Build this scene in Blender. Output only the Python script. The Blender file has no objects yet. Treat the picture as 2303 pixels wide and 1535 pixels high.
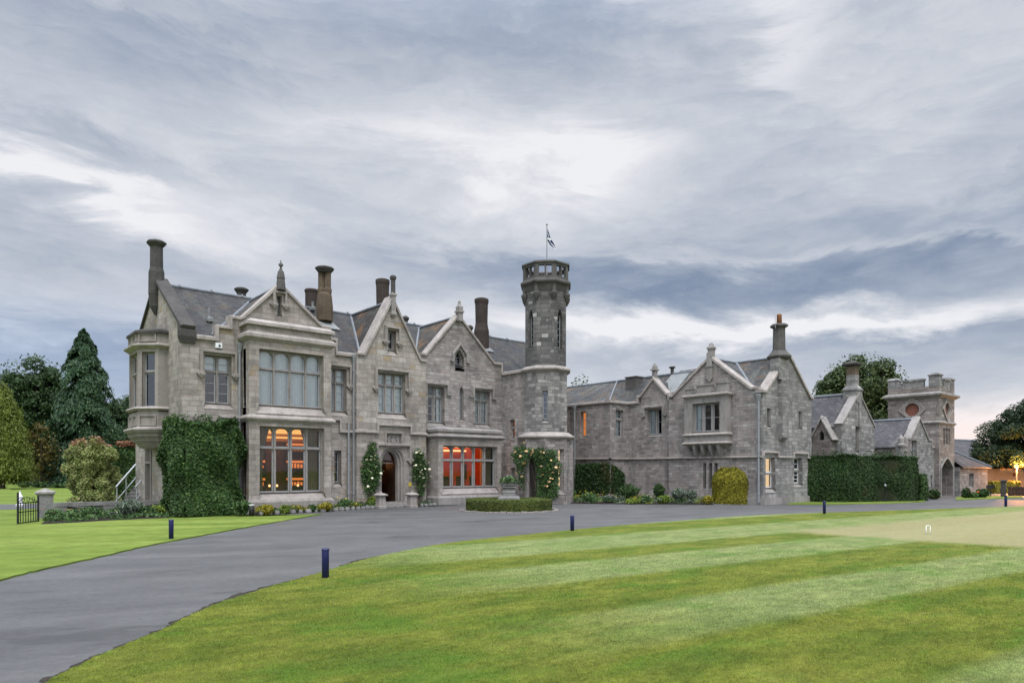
import bpy, math, random
import numpy as np
from mathutils import Vector
from mathutils.geometry import tessellate_polygon

S = bpy.context.scene
COL = S.collection
R = math.radians
rnd = random.Random(11)
rng = np.random.default_rng(5)

# ------------------------------------------------------------------ camera
CX, CY, CH = -7.22, -27.48, 1.7          # world: +X runs along the main facade, +Y into the house
YAW = R(49.5)
F, PX0, HY = 1535.3, 1151.5, 1055.0
VD = (math.cos(YAW), math.sin(YAW))
RT = (math.sin(YAW), -math.cos(YAW))
cam = bpy.data.cameras.new('camera')
cam.lens = 24.0
cam.sensor_width = 36.0
cam.shift_y = (HY - 767.5) / 2303.0
cam.clip_end = 3000
camo = bpy.data.objects.new('camera', cam)
COL.objects.link(camo)
camo.location = (CX, CY, CH)
camo.rotation_euler = (R(90), 0, YAW - R(90))
S.camera = camo

S.view_settings.view_transform = 'Standard'
S.view_settings.look = 'None'
S.view_settings.exposure = 0.0
S.view_settings.gamma = 1.0
S.cycles.max_bounces = 6
S.cycles.transparent_max_bounces = 8
S.cycles.caustics_reflective = False
S.cycles.caustics_refractive = False


# ------------------------------------------------------------------ node helpers
class NT:
    def __init__(self, tree):
        self.t = tree
        self.n = tree.nodes
        self.l = tree.links

    def new(self, typ, **kw):
        nd = self.n.new(typ)
        for k, v in kw.items():
            setattr(nd, k, v)
        return nd

    def put(self, sock, v):
        if v is None:
            return
        if hasattr(v, 'is_linked') or hasattr(v, 'links'):
            self.l.new(v, sock)
        else:
            sock.default_value = v

    def m(self, op, a, b=None, c=None, clamp=False):
        nd = self.new('ShaderNodeMath', operation=op, use_clamp=clamp)
        self.put(nd.inputs[0], a)
        self.put(nd.inputs[1], b)
        self.put(nd.inputs[2], c)
        return nd.outputs[0]

    def vm(self, op, a, b=None):
        nd = self.new('ShaderNodeVectorMath', operation=op)
        self.put(nd.inputs[0], a)
        self.put(nd.inputs[1], b)
        return nd.outputs[1] if op in ('DOT_PRODUCT', 'LENGTH') else nd.outputs[0]

    def xyz(self, x, y, z=0.0):
        nd = self.new('ShaderNodeCombineXYZ')
        for i, v in enumerate((x, y, z)):
            self.put(nd.inputs[i], v)
        return nd.outputs[0]

    def sep(self, v):
        nd = self.new('ShaderNodeSeparateXYZ')
        self.l.new(v, nd.inputs[0])
        return nd.outputs

    def noise(self, vec, scale, detail=4.0, rough=0.55, dist=0.0):
        nd = self.new('ShaderNodeTexNoise')
        self.put(nd.inputs['Vector'], vec)
        nd.inputs['Scale'].default_value = scale
        nd.inputs['Detail'].default_value = detail
        nd.inputs['Roughness'].default_value = rough
        nd.inputs['Distortion'].default_value = dist
        return nd.outputs[0]

    def ramp(self, fac, stops, interp='LINEAR'):
        nd = self.new('ShaderNodeValToRGB')
        cr = nd.color_ramp
        cr.interpolation = interp
        while len(cr.elements) > 1:
            cr.elements.remove(cr.elements[0])
        for i, (p, c) in enumerate(stops):
            e = cr.elements[0] if i == 0 else cr.elements.new(p)
            e.position = p
            e.color = (c, c, c, 1) if isinstance(c, (int, float)) else (c[0], c[1], c[2], 1)
        self.put(nd.inputs[0], fac)
        return nd.outputs[0]

    def mix(self, fac, a, b, blend='MIX'):
        nd = self.new('ShaderNodeMix', data_type='RGBA', blend_type=blend)
        self.put(nd.inputs[0], fac)
        for k, v in ((6, a), (7, b)):
            if isinstance(v, tuple):
                v = (v[0], v[1], v[2], 1)
            self.put(nd.inputs[k], v)
        return nd.outputs[2]

    def sstep(self, v, lo, hi):
        nd = self.new('ShaderNodeMapRange', interpolation_type='SMOOTHSTEP')
        self.put(nd.inputs[0], v)
        nd.inputs[1].default_value = lo
        nd.inputs[2].default_value = hi
        nd.inputs[3].default_value = 0
        nd.inputs[4].default_value = 1
        return nd.outputs[0]


# ------------------------------------------------------------------ world: overcast evening sky
SUN_EL, SUN_AZ = R(58), math.atan2(-0.85, -0.52)     # direction towards the veiled sun (behind the viewer)
w = bpy.data.worlds.new('World')
S.world = w
w.use_nodes = True
T = NT(w.node_tree)
T.n.clear()
tc = T.new('ShaderNodeTexCoord')
D = T.vm('NORMALIZE', tc.outputs['Generated'])
dx, dy, dz = T.sep(D)
fwd = T.vm('DOT_PRODUCT', D, (VD[0], VD[1], 0))
rgt = T.vm('DOT_PRODUCT', D, (RT[0], RT[1], 0))
az = T.m('ARCTAN2', rgt, fwd)
el = T.m('ARCSINE', dz)
# cloud sheet coordinates (a flat layer overhead), streaks run towards azimuth +41 deg
k = T.m('ADD', T.m('MAXIMUM', dz, 0.0), 0.10)
sa = YAW - R(41)
pu = T.m('DIVIDE', T.vm('DOT_PRODUCT', D, (math.cos(sa), math.sin(sa), 0)), k)
pv = T.m('DIVIDE', T.vm('DOT_PRODUCT', D, (-math.sin(sa), math.cos(sa), 0)), k)
n0 = T.noise(T.xyz(T.m('MULTIPLY', pu, 0.42), pv, 0.0), 0.9, 2.0, 0.5)
wv = T.m('MULTIPLY_ADD', n0, 0.9, T.m('MULTIPLY', pv, 0.9))
n1 = T.noise(T.xyz(T.m('MULTIPLY', pu, 0.72), wv, 3.1), 1.15, 6.0, 0.56, 0.2)
n2 = T.noise(T.xyz(T.m('MULTIPLY', pu, 0.80), wv, 7.7), 4.2, 9.0, 0.66, 0.3)
azf = T.xyz(T.m('MULTIPLY', az, 2.0), T.m('MULTIPLY_ADD', el, 6.5, T.m('MULTIPLY', az, .22)), 0.3)
n3 = T.noise(azf, 2.1, 9.0, 0.62, 0.4)
# broad cloud masses at fixed bearings and heights: (bearing px, height px, half width, half height, tilt, amount)
BLOBS = [
    (1750, 640, 640, 50, 2, -0.27), (1480, 660, 300, 34, 3, -0.12), (2150, 520, 420, 60, 4, -0.14),
    (950, 590, 330, 32, 2, -0.16), (1300, 100, 520, 150, 8, -0.17), (560, 160, 420, 110, 10, -0.14),
    (120, 300, 260, 40, 8, -0.20), (40, 40, 300, 80, 0, -0.10), (980, 20, 420, 90, 0, -0.06), (2000, 420, 420, 120, 0, -0.10),
    (150, 400, 300, 42, 14, 0.34), (60, 690, 420, 26, 1, 0.10), (1080, 320, 380, 70, 6, 0.26),
    (1780, 90, 70, 130, 8, 0.20), (1450, 190, 240, 140, -30, 0.08), (560, 480, 330, 36, 16, 0.14), (1050, 400, 900, 110, 2, 0.10), (1560, 730, 600, 34, 1, 0.34),
    (2150, 960, 520, 44, 0, 0.36), (1780, 735, 560, 20, 1, 0.16), (2000, 770, 400, 14, 0, -0.12), (1900, 560, 460, 12, 3, 0.16), (2050, 140, 220, 160, 0, 0.10), (1330, 360, 160, 60, 30, 0.12), (150, 560, 420, 60, 4, -0.08),
    (180, 800, 420, 70, 0, -0.16), (2200, 800, 300, 50, 0, -0.10),
]
lum = T.m('MULTIPLY_ADD', T.m('SUBTRACT', n1, 0.5), 0.24, 0.655)
lum = T.m('MULTIPLY_ADD', T.m('SUBTRACT', n2, 0.5), 0.20, lum)
lum = T.m('MULTIPLY_ADD', T.m('SUBTRACT', n3, 0.5), 0.46, lum)
n4 = T.noise(T.xyz(T.m('MULTIPLY', az, 4.6), T.m('MULTIPLY_ADD', el, 21.0, T.m('MULTIPLY', n3, 2.2)), 5.5), 1.35, 9.0, 0.66, 0.2)
lum = T.m('MULTIPLY_ADD', T.m('SUBTRACT', n4, 0.5), 0.42, lum)
waz = T.m('MULTIPLY_ADD', T.m('SUBTRACT', n3, 0.5), 0.34, az)
wel = T.m('MULTIPLY_ADD', T.m('SUBTRACT', n3, 0.5), 0.13, el)
for (bx, by, bw, bh, tilt, amt) in BLOBS:
    a0 = math.atan((bx - PX0) / F)
    e0 = math.atan((HY - by) / F * math.cos(a0))
    c, s = math.cos(R(tilt)), math.sin(R(tilt))
    da = T.m('SUBTRACT', waz, a0)
    de = T.m('SUBTRACT', wel, e0)
    ka, ke = F * math.cos(a0) / bw * 1.0, F / bh
    u = T.m('MULTIPLY', T.m('MULTIPLY_ADD', da, c, T.m('MULTIPLY', de, -s)), ka)
    v = T.m('MULTIPLY', T.m('MULTIPLY_ADD', da, s, T.m('MULTIPLY', de, c)), ke)
    q = T.m('MULTIPLY_ADD', u, u, T.m('MULTIPLY', v, v))
    g = T.m('EXPONENT', T.m('MULTIPLY', q, -1.0))
    lum = T.m('MULTIPLY_ADD', g, amt * 1.2, lum)
cloud = T.ramp(lum, [(0.0, (0.15, 0.20, 0.31)), (0.22, (0.235, 0.298, 0.415)), (0.45, (0.395, 0.45, 0.55)),
                     (0.62, (0.555, 0.595, 0.67)), (0.80, (0.715, 0.735, 0.79)), (1.0, (0.92, 0.92, 0.95))])
# faint warm blush low on the right, cold blue low on the left
warm = T.m('MULTIPLY', T.sstep(az, 0.1, 0.6), T.m('SUBTRACT', 1.0, T.sstep(el, 0.02, 0.11)))
cloud = T.mix(T.m('MULTIPLY', warm, 0.75), cloud, (1.24, 0.98, 0.88), 'MULTIPLY')
cold = T.m('MULTIPLY', T.sstep(az, -0.25, -0.55), T.m('SUBTRACT', 1.0, T.sstep(el, 0.14, 0.24)))
cloud = T.mix(T.m('MULTIPLY', cold, 0.6), cloud, (0.80, 0.93, 1.12), 'MULTIPLY')
# overcast: the zenith and the veiled-sun side are brighter than the strip above the horizon
sd = (math.cos(SUN_AZ) * math.cos(SUN_EL), math.sin(SUN_AZ) * math.cos(SUN_EL), math.sin(SUN_EL))
gain = T.m('MULTIPLY_ADD', T.sstep(el, R(30), R(68)), 4.3, 1.0)
gain = T.m('MULTIPLY_ADD', T.sstep(T.vm('DOT_PRODUCT', D, sd), 0.2, 0.97), 1.5, gain)
gain = T.m('MULTIPLY_ADD', T.sstep(fwd, 0.1, -0.8), 0.15, gain)
cl = T.vm('SCALE', cloud)
T.put(cl.node.inputs['Scale'], gain)
sky = T.new('ShaderNodeTexSky', sky_type='NISHITA')
sky.sun_disc = False
sky.sun_elevation = SUN_EL
sky.sun_rotation = math.pi / 2 - SUN_AZ
b1 = T.new('ShaderNodeBackground')
T.l.new(sky.outputs[0], b1.inputs[0])
b1.inputs[1].default_value = 0.08
b2 = T.new('ShaderNodeBackground')
T.l.new(cl, b2.inputs[0])
b2.inputs[1].default_value = 1.0
mx = T.new('ShaderNodeMixShader')
mx.inputs[0].default_value = 0.93
T.l.new(b1.outputs[0], mx.inputs[1])
T.l.new(b2.outputs[0], mx.inputs[2])
out = T.new('ShaderNodeOutputWorld')
T.l.new(mx.outputs[0], out.inputs[0])

sl = bpy.data.lights.new('sun', 'SUN')
sl.energy = 1.5
sl.angle = R(18)
sl.color = (1.0, 0.95, 0.88)
so = bpy.data.objects.new('sun', sl)
COL.objects.link(so)
so.rotation_euler = Vector(sd).to_track_quat('Z', 'Y').to_euler()


# ------------------------------------------------------------------ survey: photograph columns / rows on real planes
def ray(px):
    t = (px - PX0) / F
    return VD[0] + t * RT[0], VD[1] + t * RT[1]


def at(px, d):
    r = ray(px)
    return CX + r[0] * d, CY + r[1] * d


def gp(px, py, z=0.0):
    return at(px, F * (CH - z) / (py - HY))


def dep(py, z=0.0):
    return F * (CH - z) / (py - HY)


def zat(py, d):
    return CH + (HY - py) * d / F


def depth_of(x, y):
    return (x - CX) * VD[0] + (y - CY) * VD[1]


class Fr:
    """A vertical wall plane: origin, direction u to the viewer's right, outward normal N."""
    def __init__(self, x, y, ang=0.0):
        self.o = (x, y)
        self.u = (math.cos(R(ang)), math.sin(R(ang)))
        self.N = (self.u[1], -self.u[0])

    def s(self, px, n=0.0):
        r = ray(px)
        ox, oy = self.o[0] + self.N[0] * n - CX, self.o[1] + self.N[1] * n - CY
        return (ox * r[1] - oy * r[0]) / (self.u[1] * r[0] - self.u[0] * r[1])

    def P(self, s, z, n=0.0):
        return (self.o[0] + self.u[0] * s + self.N[0] * n, self.o[1] + self.u[1] * s + self.N[1] * n, z)

    def z(self, px, py, n=0.0):
        p = self.P(self.s(px, n), 0, n)
        return zat(py, depth_of(p[0], p[1]))

    def sz(self, px, py, n=0.0):
        return (self.s(px, n), self.z(px, py, n))

    def pts(self, lst, n=0.0):
        return [self.sz(a, b, n) for a, b in lst]


# ------------------------------------------------------------------ mesh helpers
def tag(o, label=None, cat=None, group=None, kind=None):
    if label:
        o['label'] = label
    if cat:
        o['category'] = cat
    if group:
        o['group'] = group
    if kind:
        o['kind'] = kind
    return o


def empty(name, loc, label, cat, group=None):
    o = bpy.data.objects.new(name, None)
    COL.objects.link(o)
    o.location = loc
    o.empty_display_size = 0.2
    return tag(o, label, cat, group)


def link(name, me, mat, parent=None):
    o = bpy.data.objects.new(name, me)
    COL.objects.link(o)
    if mat is not None:
        me.materials.append(mat)
    if parent is not None:
        o.parent = parent
        # parents may stand away from the origin: meshes are written in world space
        off = Vector((0, 0, 0))
        p = parent
        while p is not None:
            off += p.location
            p = p.parent
        o.location = -off
    return o


class MB:
    def __init__(self):
        self.v = []
        self.f = []

    def add(self, vs, fs):
        b = len(self.v)
        self.v += [tuple(p) for p in vs]
        self.f += [tuple(i + b for i in f) for f in fs]
        return self

    def hexa(self, p):
        """8 corners: bottom ring 0-3, top ring 4-7"""
        return self.add(p, [(3, 2, 1, 0), (4, 5, 6, 7), (0, 1, 5, 4), (1, 2, 6, 5), (2, 3, 7, 6), (3, 0, 4, 7)])

    def box(self, x0, x1, y0, y1, z0, z1):
        return self.hexa([(x0, y0, z0), (x1, y0, z0), (x1, y1, z0), (x0, y1, z0),
                          (x0, y0, z1), (x1, y0, z1), (x1, y1, z1), (x0, y1, z1)])

    def fbox(self, fr, s0, s1, z0, z1, n0, n1):
        P = fr.P
        return self.hexa([P(s0, z0, n1), P(s1, z0, n1), P(s1, z0, n0), P(s0, z0, n0),
                          P(s0, z1, n1), P(s1, z1, n1), P(s1, z1, n0), P(s0, z1, n0)])

    def fplate(self, fr, outer, n1, n0, holes=(), chamf=0.0):
        """flat plate (outer polygon with holes in (s,z)), front at n1, back at n0"""
        def grow(h):
            if not chamf:
                return h
            s = [p[0] for p in h]
            z = [p[1] for p in h]
            cs, cz = (min(s) + max(s)) / 2, (min(z) + max(z)) / 2
            ks, kz = 1 + 2 * chamf / (max(s) - min(s)), 1 + 2 * chamf / (max(z) - min(z))
            if min(z) - min(p[1] for p in outer) < 1.5 * chamf:      # openings that reach the foot keep their foot
                cz, kz = min(z), 1 + chamf / (max(z) - min(z))
            return [(cs + (a - cs) * ks, cz + (b - cz) * kz) for a, b in h]
        fl = [list(outer)] + [grow(h) for h in holes]
        bl = [list(outer)] + [list(h) for h in holes]
        for loops, n, flip in ((fl, n1, False), (bl, n0, True)):
            tri = tessellate_polygon([[Vector((a, b, 0)) for a, b in lp] for lp in loops])
            flat = [p for lp in loops for p in lp]
            self.add([fr.P(a, b, n) for a, b in flat], [t[::-1] if flip else t for t in tri])
        for la, lb in zip(fl, bl):
            k = len(la)
            vs = [fr.P(a, b, n1) for a, b in la] + [fr.P(a, b, n0) for a, b in lb]
            self.add(vs, [(i, (i + 1) % k, k + (i + 1) % k, k + i) for i in range(k)])
        return self

    def loft(self, loops, caps=True):
        k = len(loops[0])
        vs = [p for lp in loops for p in lp]
        fs = []
        for j in range(len(loops) - 1):
            for i in range(k):
                a, b = j * k + i, j * k + (i + 1) % k
                fs.append((a, b, b + k, a + k))
        if caps:
            fs.append(tuple(range(k))[::-1])
            fs.append(tuple((len(loops) - 1) * k + i for i in range(k)))
        return self.add(vs, fs)

    def lathe(self, cx, cy, prof, seg=16, rot=0.0, sx=1.0, sy=1.0):
        loops = []
        for r, z in prof:
            r = max(r, 1e-4)
            loops.append([(cx + sx * r * math.cos(rot + 2 * math.pi * i / seg),
                           cy + sy * r * math.sin(rot + 2 * math.pi * i / seg), z) for i in range(seg)])
        return self.loft(loops)

    def tube(self, pts, r, seg=8):
        loops = []
        pts = [Vector(p) for p in pts]
        for i, p in enumerate(pts):
            d = (pts[min(i + 1, len(pts) - 1)] - pts[max(i - 1, 0)]).normalized()
            a = d.cross(Vector((0, 0, 1)))
            if a.length < 1e-3:
                a = Vector((1, 0, 0))
            a.normalize()
            b = d.cross(a)
            rr = r[i] if isinstance(r, (list, tuple)) else r
            loops.append([p + a * rr * math.cos(2 * math.pi * j / seg) + b * rr * math.sin(2 * math.pi * j / seg)
                          for j in range(seg)])
        return self.loft(loops)

    def band(self, fr, pts, t, n0, n1):
        """moulded strip following a polyline in (s,z): thickness t upwards/outwards, from n0 to n1"""
        k = len(pts)
        nrm = []
        for i in range(k):
            ds = []
            if i > 0:
                ds.append((pts[i][0] - pts[i - 1][0], pts[i][1] - pts[i - 1][1]))
            if i < k - 1:
                ds.append((pts[i + 1][0] - pts[i][0], pts[i + 1][1] - pts[i][1]))
            ns = []
            for a, b in ds:
                L = math.hypot(a, b) or 1
                ns.append((-b / L, a / L))
            mx_, my_ = sum(n[0] for n in ns), sum(n[1] for n in ns)
            L = math.hypot(mx_, my_) or 1
            mx_, my_ = mx_ / L, my_ / L
            c = max(0.45, mx_ * ns[0][0] + my_ * ns[0][1])
            nrm.append((mx_ / c, my_ / c))
        lo = []
        for (a, b), (ns, nz) in zip(pts, nrm):
            lo.append([fr.P(a, b, n1), fr.P(a + ns * t * .75, b + nz * t * .75, n1), fr.P(a + ns * t, b + nz * t, n1 - .5 * t),
                       fr.P(a + ns * t, b + nz * t, n0), fr.P(a, b, n0)])
        return self.loft(lo)

    def build(self, name, mat, parent=None, smooth=False):
        me = bpy.data.meshes.new(name)
        me.from_pydata(self.v, [], self.f)
        me.update()
        if smooth:
            me.polygons.foreach_set('use_smooth', [True] * len(me.polygons))
        return link(name, me, mat, parent)


def np_mesh(name, verts, k, mat, parent=None):
    """verts: (N,k,3) separate k-gons"""
    n = verts.shape[0]
    me = bpy.data.meshes.new(name)
    me.vertices.add(n * k)
    me.vertices.foreach_set('co', verts.astype(np.float32).ravel())
    me.loops.add(n * k)
    me.loops.foreach_set('vertex_index', np.arange(n * k, dtype=np.int32))
    me.polygons.add(n)
    me.polygons.foreach_set('loop_start', np.arange(0, n * k, k, dtype=np.int32))
    me.polygons.foreach_set('loop_total', np.full(n, k, dtype=np.int32))
    me.update(calc_edges=True)
    return link(name, me, mat, parent)


def unit(a):
    return a / np.maximum(np.linalg.norm(a, axis=-1, keepdims=True), 1e-6)


def leaf_quads(p, size, nrm=None, spread=0.9, aspect=1.7, up=None):
    """diamond leaves at points p, facing roughly along nrm, long axis roughly along up"""
    n = len(p)
    N = rng.normal(size=(n, 3))
    N = unit(N) * spread
    if nrm is not None:
        N = N + nrm
    else:
        N[:, 2] += 0.3
    N = unit(N)
    A = rng.normal(size=(n, 3)) if up is None else up + rng.normal(size=(n, 3)) * 0.35
    A = unit(A - N * np.sum(A * N, axis=1, keepdims=True))
    B = np.cross(N, A)
    sz = (size * rng.uniform(0.6, 1.35, size=n))[:, None]
    a, b = A * sz * aspect * 0.5, B * sz * 0.5
    bend = N * sz * 0.12
    return np.stack([p - a, p + b - bend, p + a, p - b - bend], axis=1)


def cr(pts, n=8):
    """Catmull-Rom through 2-D points"""
    out = []
    P = [pts[0]] + list(pts) + [pts[-1]]
    for i in range(1, len(P) - 2):
        for j in range(n):
            t = j / n
            o = []
            for c in (0, 1):
                a, b, c2, d = P[i - 1][c], P[i][c], P[i + 1][c], P[i + 2][c]
                o.append(.5 * (2 * b + (c2 - a) * t + (2 * a - 5 * b + 4 * c2 - d) * t * t + (3 * b - a - 3 * c2 + d) * t ** 3))
            out.append(tuple(o))
    out.append(tuple(pts[-1]))
    return out


# ------------------------------------------------------------------ materials
def newmat(name):
    m = bpy.data.materials.new(name)
    m.use_nodes = True
    t = NT(m.node_tree)
    t.n.clear()
    o = t.new('ShaderNodeOutputMaterial')
    return m, t, o


def bsdf(t, o, col, rough=0.8, bump=None, bs=0.3, bd=0.02, metal=0.0, spec=0.3):
    b = t.new('ShaderNodeBsdfPrincipled')
    t.put(b.inputs['Base Color'], col if not isinstance(col, tuple) else (*col, 1))
    t.put(b.inputs['Roughness'], rough)
    b.inputs['Metallic'].default_value = metal
    b.inputs['Specular IOR Level'].default_value = spec
    if bump is not None:
        bn = t.new('ShaderNodeBump')
        bn.inputs['Strength'].default_value = bs
        bn.inputs['Distance'].default_value = bd
        t.put(bn.inputs['Height'], bump)
        t.l.new(bn.outputs[0], b.inputs['Normal'])
    t.l.new(b.outputs[0], o.inputs[0])
    return b


def wall_coords(t):
    g = t.new('ShaderNodeNewGeometry')
    tan = t.vm('NORMALIZE', t.vm('CROSS_PRODUCT', g.outputs['Normal'], (0, 0, 1)))
    s = t.vm('DOT_PRODUCT', g.outputs['Position'], tan)
    z = t.sep(g.outputs['Position'])[2]
    return g, s, z, tan


def brick(t, vec, bw, rh, mort, sq=0.7, sqf=3, off=0.5):
    b = t.new('ShaderNodeTexBrick')
    b.offset = off
    b.squash = sq
    b.squash_frequency = sqf
    t.put(b.inputs['Vector'], vec)
    b.inputs['Color1'].default_value = (0, 0, 0, 1)
    b.inputs['Color2'].default_value = (1, 1, 1, 1)
    b.inputs['Mortar'].default_value = (.5, .5, .5, 1)
    b.inputs['Scale'].default_value = 1.0
    b.inputs['Mortar Size'].default_value = mort
    b.inputs['Mortar Smooth'].default_value = 0.3
    b.inputs['Brick Width'].default_value = bw
    b.inputs['Row Height'].default_value = rh
    return b.outputs[0], b.outputs[1]


def mat_masonry(name, cols, bw, rh, mortar, mort=0.012, stain=0.5, mdark=0.5, white=0.0, gold=0.0):
    m, t, o = newmat(name)
    g, s, z, tan = wall_coords(t)
    P = g.outputs['Position']
    wob = t.noise(P, 1.7, 2.0)
    s2 = t.m('MULTIPLY_ADD', t.m('SUBTRACT', wob, .5), 0.05, s)
    z2 = t.m('MULTIPLY_ADD', t.m('SUBTRACT', wob, .5), 0.03, z)
    c1, f1 = brick(t, t.xyz(s2, z2), bw, rh, mort)
    c2, f2 = brick(t, t.xyz(t.m('ADD', s2, 3.3), t.m('ADD', z2, .07)), bw * 1.25, rh * 1.25, mort, .6, 2)
    sel = t.sstep(t.noise(P, .55, 1.0), .53, .55)
    cc = t.mix(sel, c1, c2)
    ff = t.m('MULTIPLY_ADD', t.m('SUBTRACT', f2, f1), sel, f1)
    base = t.ramp(cc, cols)
    # a second draw per block for hue
    wn = t.new('ShaderNodeTexWhiteNoise', noise_dimensions='1D')
    t.put(wn.inputs['W'], t.m('MULTIPLY', cc, 37.0))
    r2 = wn.outputs[0]
    if gold:
        base = t.mix(t.m('MULTIPLY', t.sstep(r2, .80, .95), t.m('MULTIPLY', t.sstep(t.noise(P, .4, 1.0), .42, .60), gold)), base, (.30, .235, .155))
    if white:
        base = t.mix(t.m('MULTIPLY', t.sstep(r2, 1 - white - .03, 1 - white), .8), base, (.375, .36, .338))
    fine = t.noise(P, 22.0, 6.0, .7)
    med = t.noise(P, 3.2, 5.0, .65)
    base = t.mix(1.0, base, t.ramp(fine, [(.25, .80), (.75, 1.18)]), 'MULTIPLY')
    base = t.mix(1.0, base, t.ramp(med, [(.3, .80), (.7, 1.15)]), 'MULTIPLY')
    big = t.noise(P, .55, 4.0, .6)
    base = t.mix(1.0, base, t.ramp(big, [(.32, .74), (.5, .98), (.68, 1.16)]), 'MULTIPLY')
    streak = t.noise(t.xyz(t.m('MULTIPLY', s, 1.6), t.m('MULTIPLY', z, .22), 1.0), 1.0, 5.0, .6)
    st = t.sstep(streak, .50, .76)
    base = t.mix(t.m('MULTIPLY', st, stain), base, (.085, .082, .08))
    base = t.mix(t.m('MULTIPLY', ff, mdark), base, mortar)
    h = t.m('ADD', t.m('MULTIPLY', ff, -1.0), t.m('MULTIPLY', fine, .5))
    h = t.m('ADD', h, t.m('MULTIPLY', cc, .4))
    bsdf(t, o, base, .9, h, .55, .025, spec=.15)
    return m


def mat_plain(name, col, var=.25, rough=.85, fine=25., big=1.2, dark=None, dk=.5, bs=.25, lo=.52, hi=.72, streak=0.0):
    m, t, o = newmat(name)
    g = t.new('ShaderNodeNewGeometry')
    P = g.outputs['Position']
    a = t.noise(P, fine, 5.0, .65)
    b = t.noise(P, big, 5.0, .6)
    c = t.mix(1.0, (*col,), t.ramp(a, [(.25, 1 - var), (.75, 1 + var)]), 'MULTIPLY')
    c = t.mix(1.0, c, t.ramp(b, [(.25, 1 - var), (.75, 1 + var)]), 'MULTIPLY')
    if dark:
        d = t.noise(P, big * 2.3, 6.0, .7)
        c = t.mix(t.m('MULTIPLY', t.sstep(d, lo, hi), dk), c, dark)
    if streak:
        x_, y_, z_ = t.sep(P)
        d = t.noise(t.xyz(t.m('MULTIPLY', x_, 2.6), t.m('MULTIPLY', y_, 2.6), t.m('MULTIPLY', z_, .35)), 1.3, 6.0, .7)
        c = t.mix(t.m('MULTIPLY', t.sstep(d, .47, .68), streak), c, (.085, .080, .074))
    bsdf(t, o, c, rough, a, bs, .02, spec=.2)
    return m


def mat_slate(name, c0, c1, lichen, lamt=.5, orange=.0):
    m, t, o = newmat(name)
    g, s, z, tan = wall_coords(t)
    P = g.outputs['Position']
    slope = t.vm('CROSS_PRODUCT', g.outputs['Normal'], tan)
    v = t.vm('DOT_PRODUCT', P, slope)
    wob = t.m('MULTIPLY', t.m('SUBTRACT', t.noise(P, 2.5, 2.0), .5), .05)
    cc, ff = brick(t, t.xyz(s, t.m('ADD', v, wob)), .27, .19, .014, 1.0, 2)
    base = t.ramp(cc, [(0, c0), (.6, tuple((a + b) / 2 for a, b in zip(c0, c1))), (1, c1)])
    big = t.noise(P, .9, 6.0, .65)
    stv = t.noise(t.xyz(t.m('MULTIPLY', s, 1.8), t.m('MULTIPLY', v, .35), 0), 1.2, 6.0, .65)
    base = t.mix(t.m('MULTIPLY', t.sstep(stv, .47, .68), lamt), base, lichen)
    if orange:
        base = t.mix(t.m('MULTIPLY', t.sstep(t.noise(P, 1.3, 6.0, .7), .50, .62), orange), base, (.16, .085, .035))
    base = t.mix(t.m('MULTIPLY', t.sstep(t.noise(P, 9.0, 3.0, .6), .66, .72), .45), base, (.30, .30, .28))
    base = t.mix(1.0, base, t.ramp(big, [(.3, .75), (.7, 1.2)]), 'MULTIPLY')
    base = t.mix(t.m('MULTIPLY', ff, .85), base, (.03, .03, .033))
    h = t.m('ADD', t.m('MULTIPLY', ff, -1.0), cc)
    bsdf(t, o, base, .68, h, .6, .02, spec=.22)
    return m


def mat_leaf(name, cols, trans=.25, rough=.55, patch=None, pscale=.7, plo=.45, phi=.62):
    m, t, o = newmat(name)
    g = t.new('ShaderNodeNewGeometry')
    c = t.ramp(g.outputs['Random Per Island'], cols)
    n = t.noise(g.outputs['Position'], 1.1, 3.0, .6)
    c = t.mix(1.0, c, t.ramp(n, [(.3, .70), (.7, 1.28)]), 'MULTIPLY')
    if patch:
        c = t.mix(t.m('MULTIPLY', t.sstep(t.noise(g.outputs['Position'], pscale, 2.0), plo, phi), .8), c, patch)
    b = t.new('ShaderNodeBsdfPrincipled')
    t.put(b.inputs['Base Color'], c)
    b.inputs['Roughness'].default_value = rough
    b.inputs['Specular IOR Level'].default_value = .25
    tr = t.new('ShaderNodeBsdfTranslucent')
    t.put(tr.inputs[0], c)
    mxs = t.new('ShaderNodeMixShader')
    mxs.inputs[0].default_value = trans
    t.l.new(b.outputs[0], mxs.inputs[1])
    t.l.new(tr.outputs[0], mxs.inputs[2])
    t.l.new(mxs.outputs[0], o.inputs[0])
    return m


def mat_flat(name, col, rough=.6, metal=0.0, spec=.4):
    m, t, o = newmat(name)
    g = t.new('ShaderNodeNewGeometry')
    a = t.noise(g.outputs['Position'], 14.0, 4.0, .6)
    c = t.mix(1.0, (*col,), t.ramp(a, [(.25, .86), (.75, 1.12)]), 'MULTIPLY')
    bsdf(t, o, c, rough, metal=metal, spec=spec)
    return m


def mat_emit(name, col, strength):
    m, t, o = newmat(name)
    e = t.new('ShaderNodeEmission')
    e.inputs[0].default_value = (*col, 1)
    e.inputs[1].default_value = strength
    t.l.new(e.outputs[0], o.inputs[0])
    return m


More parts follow.
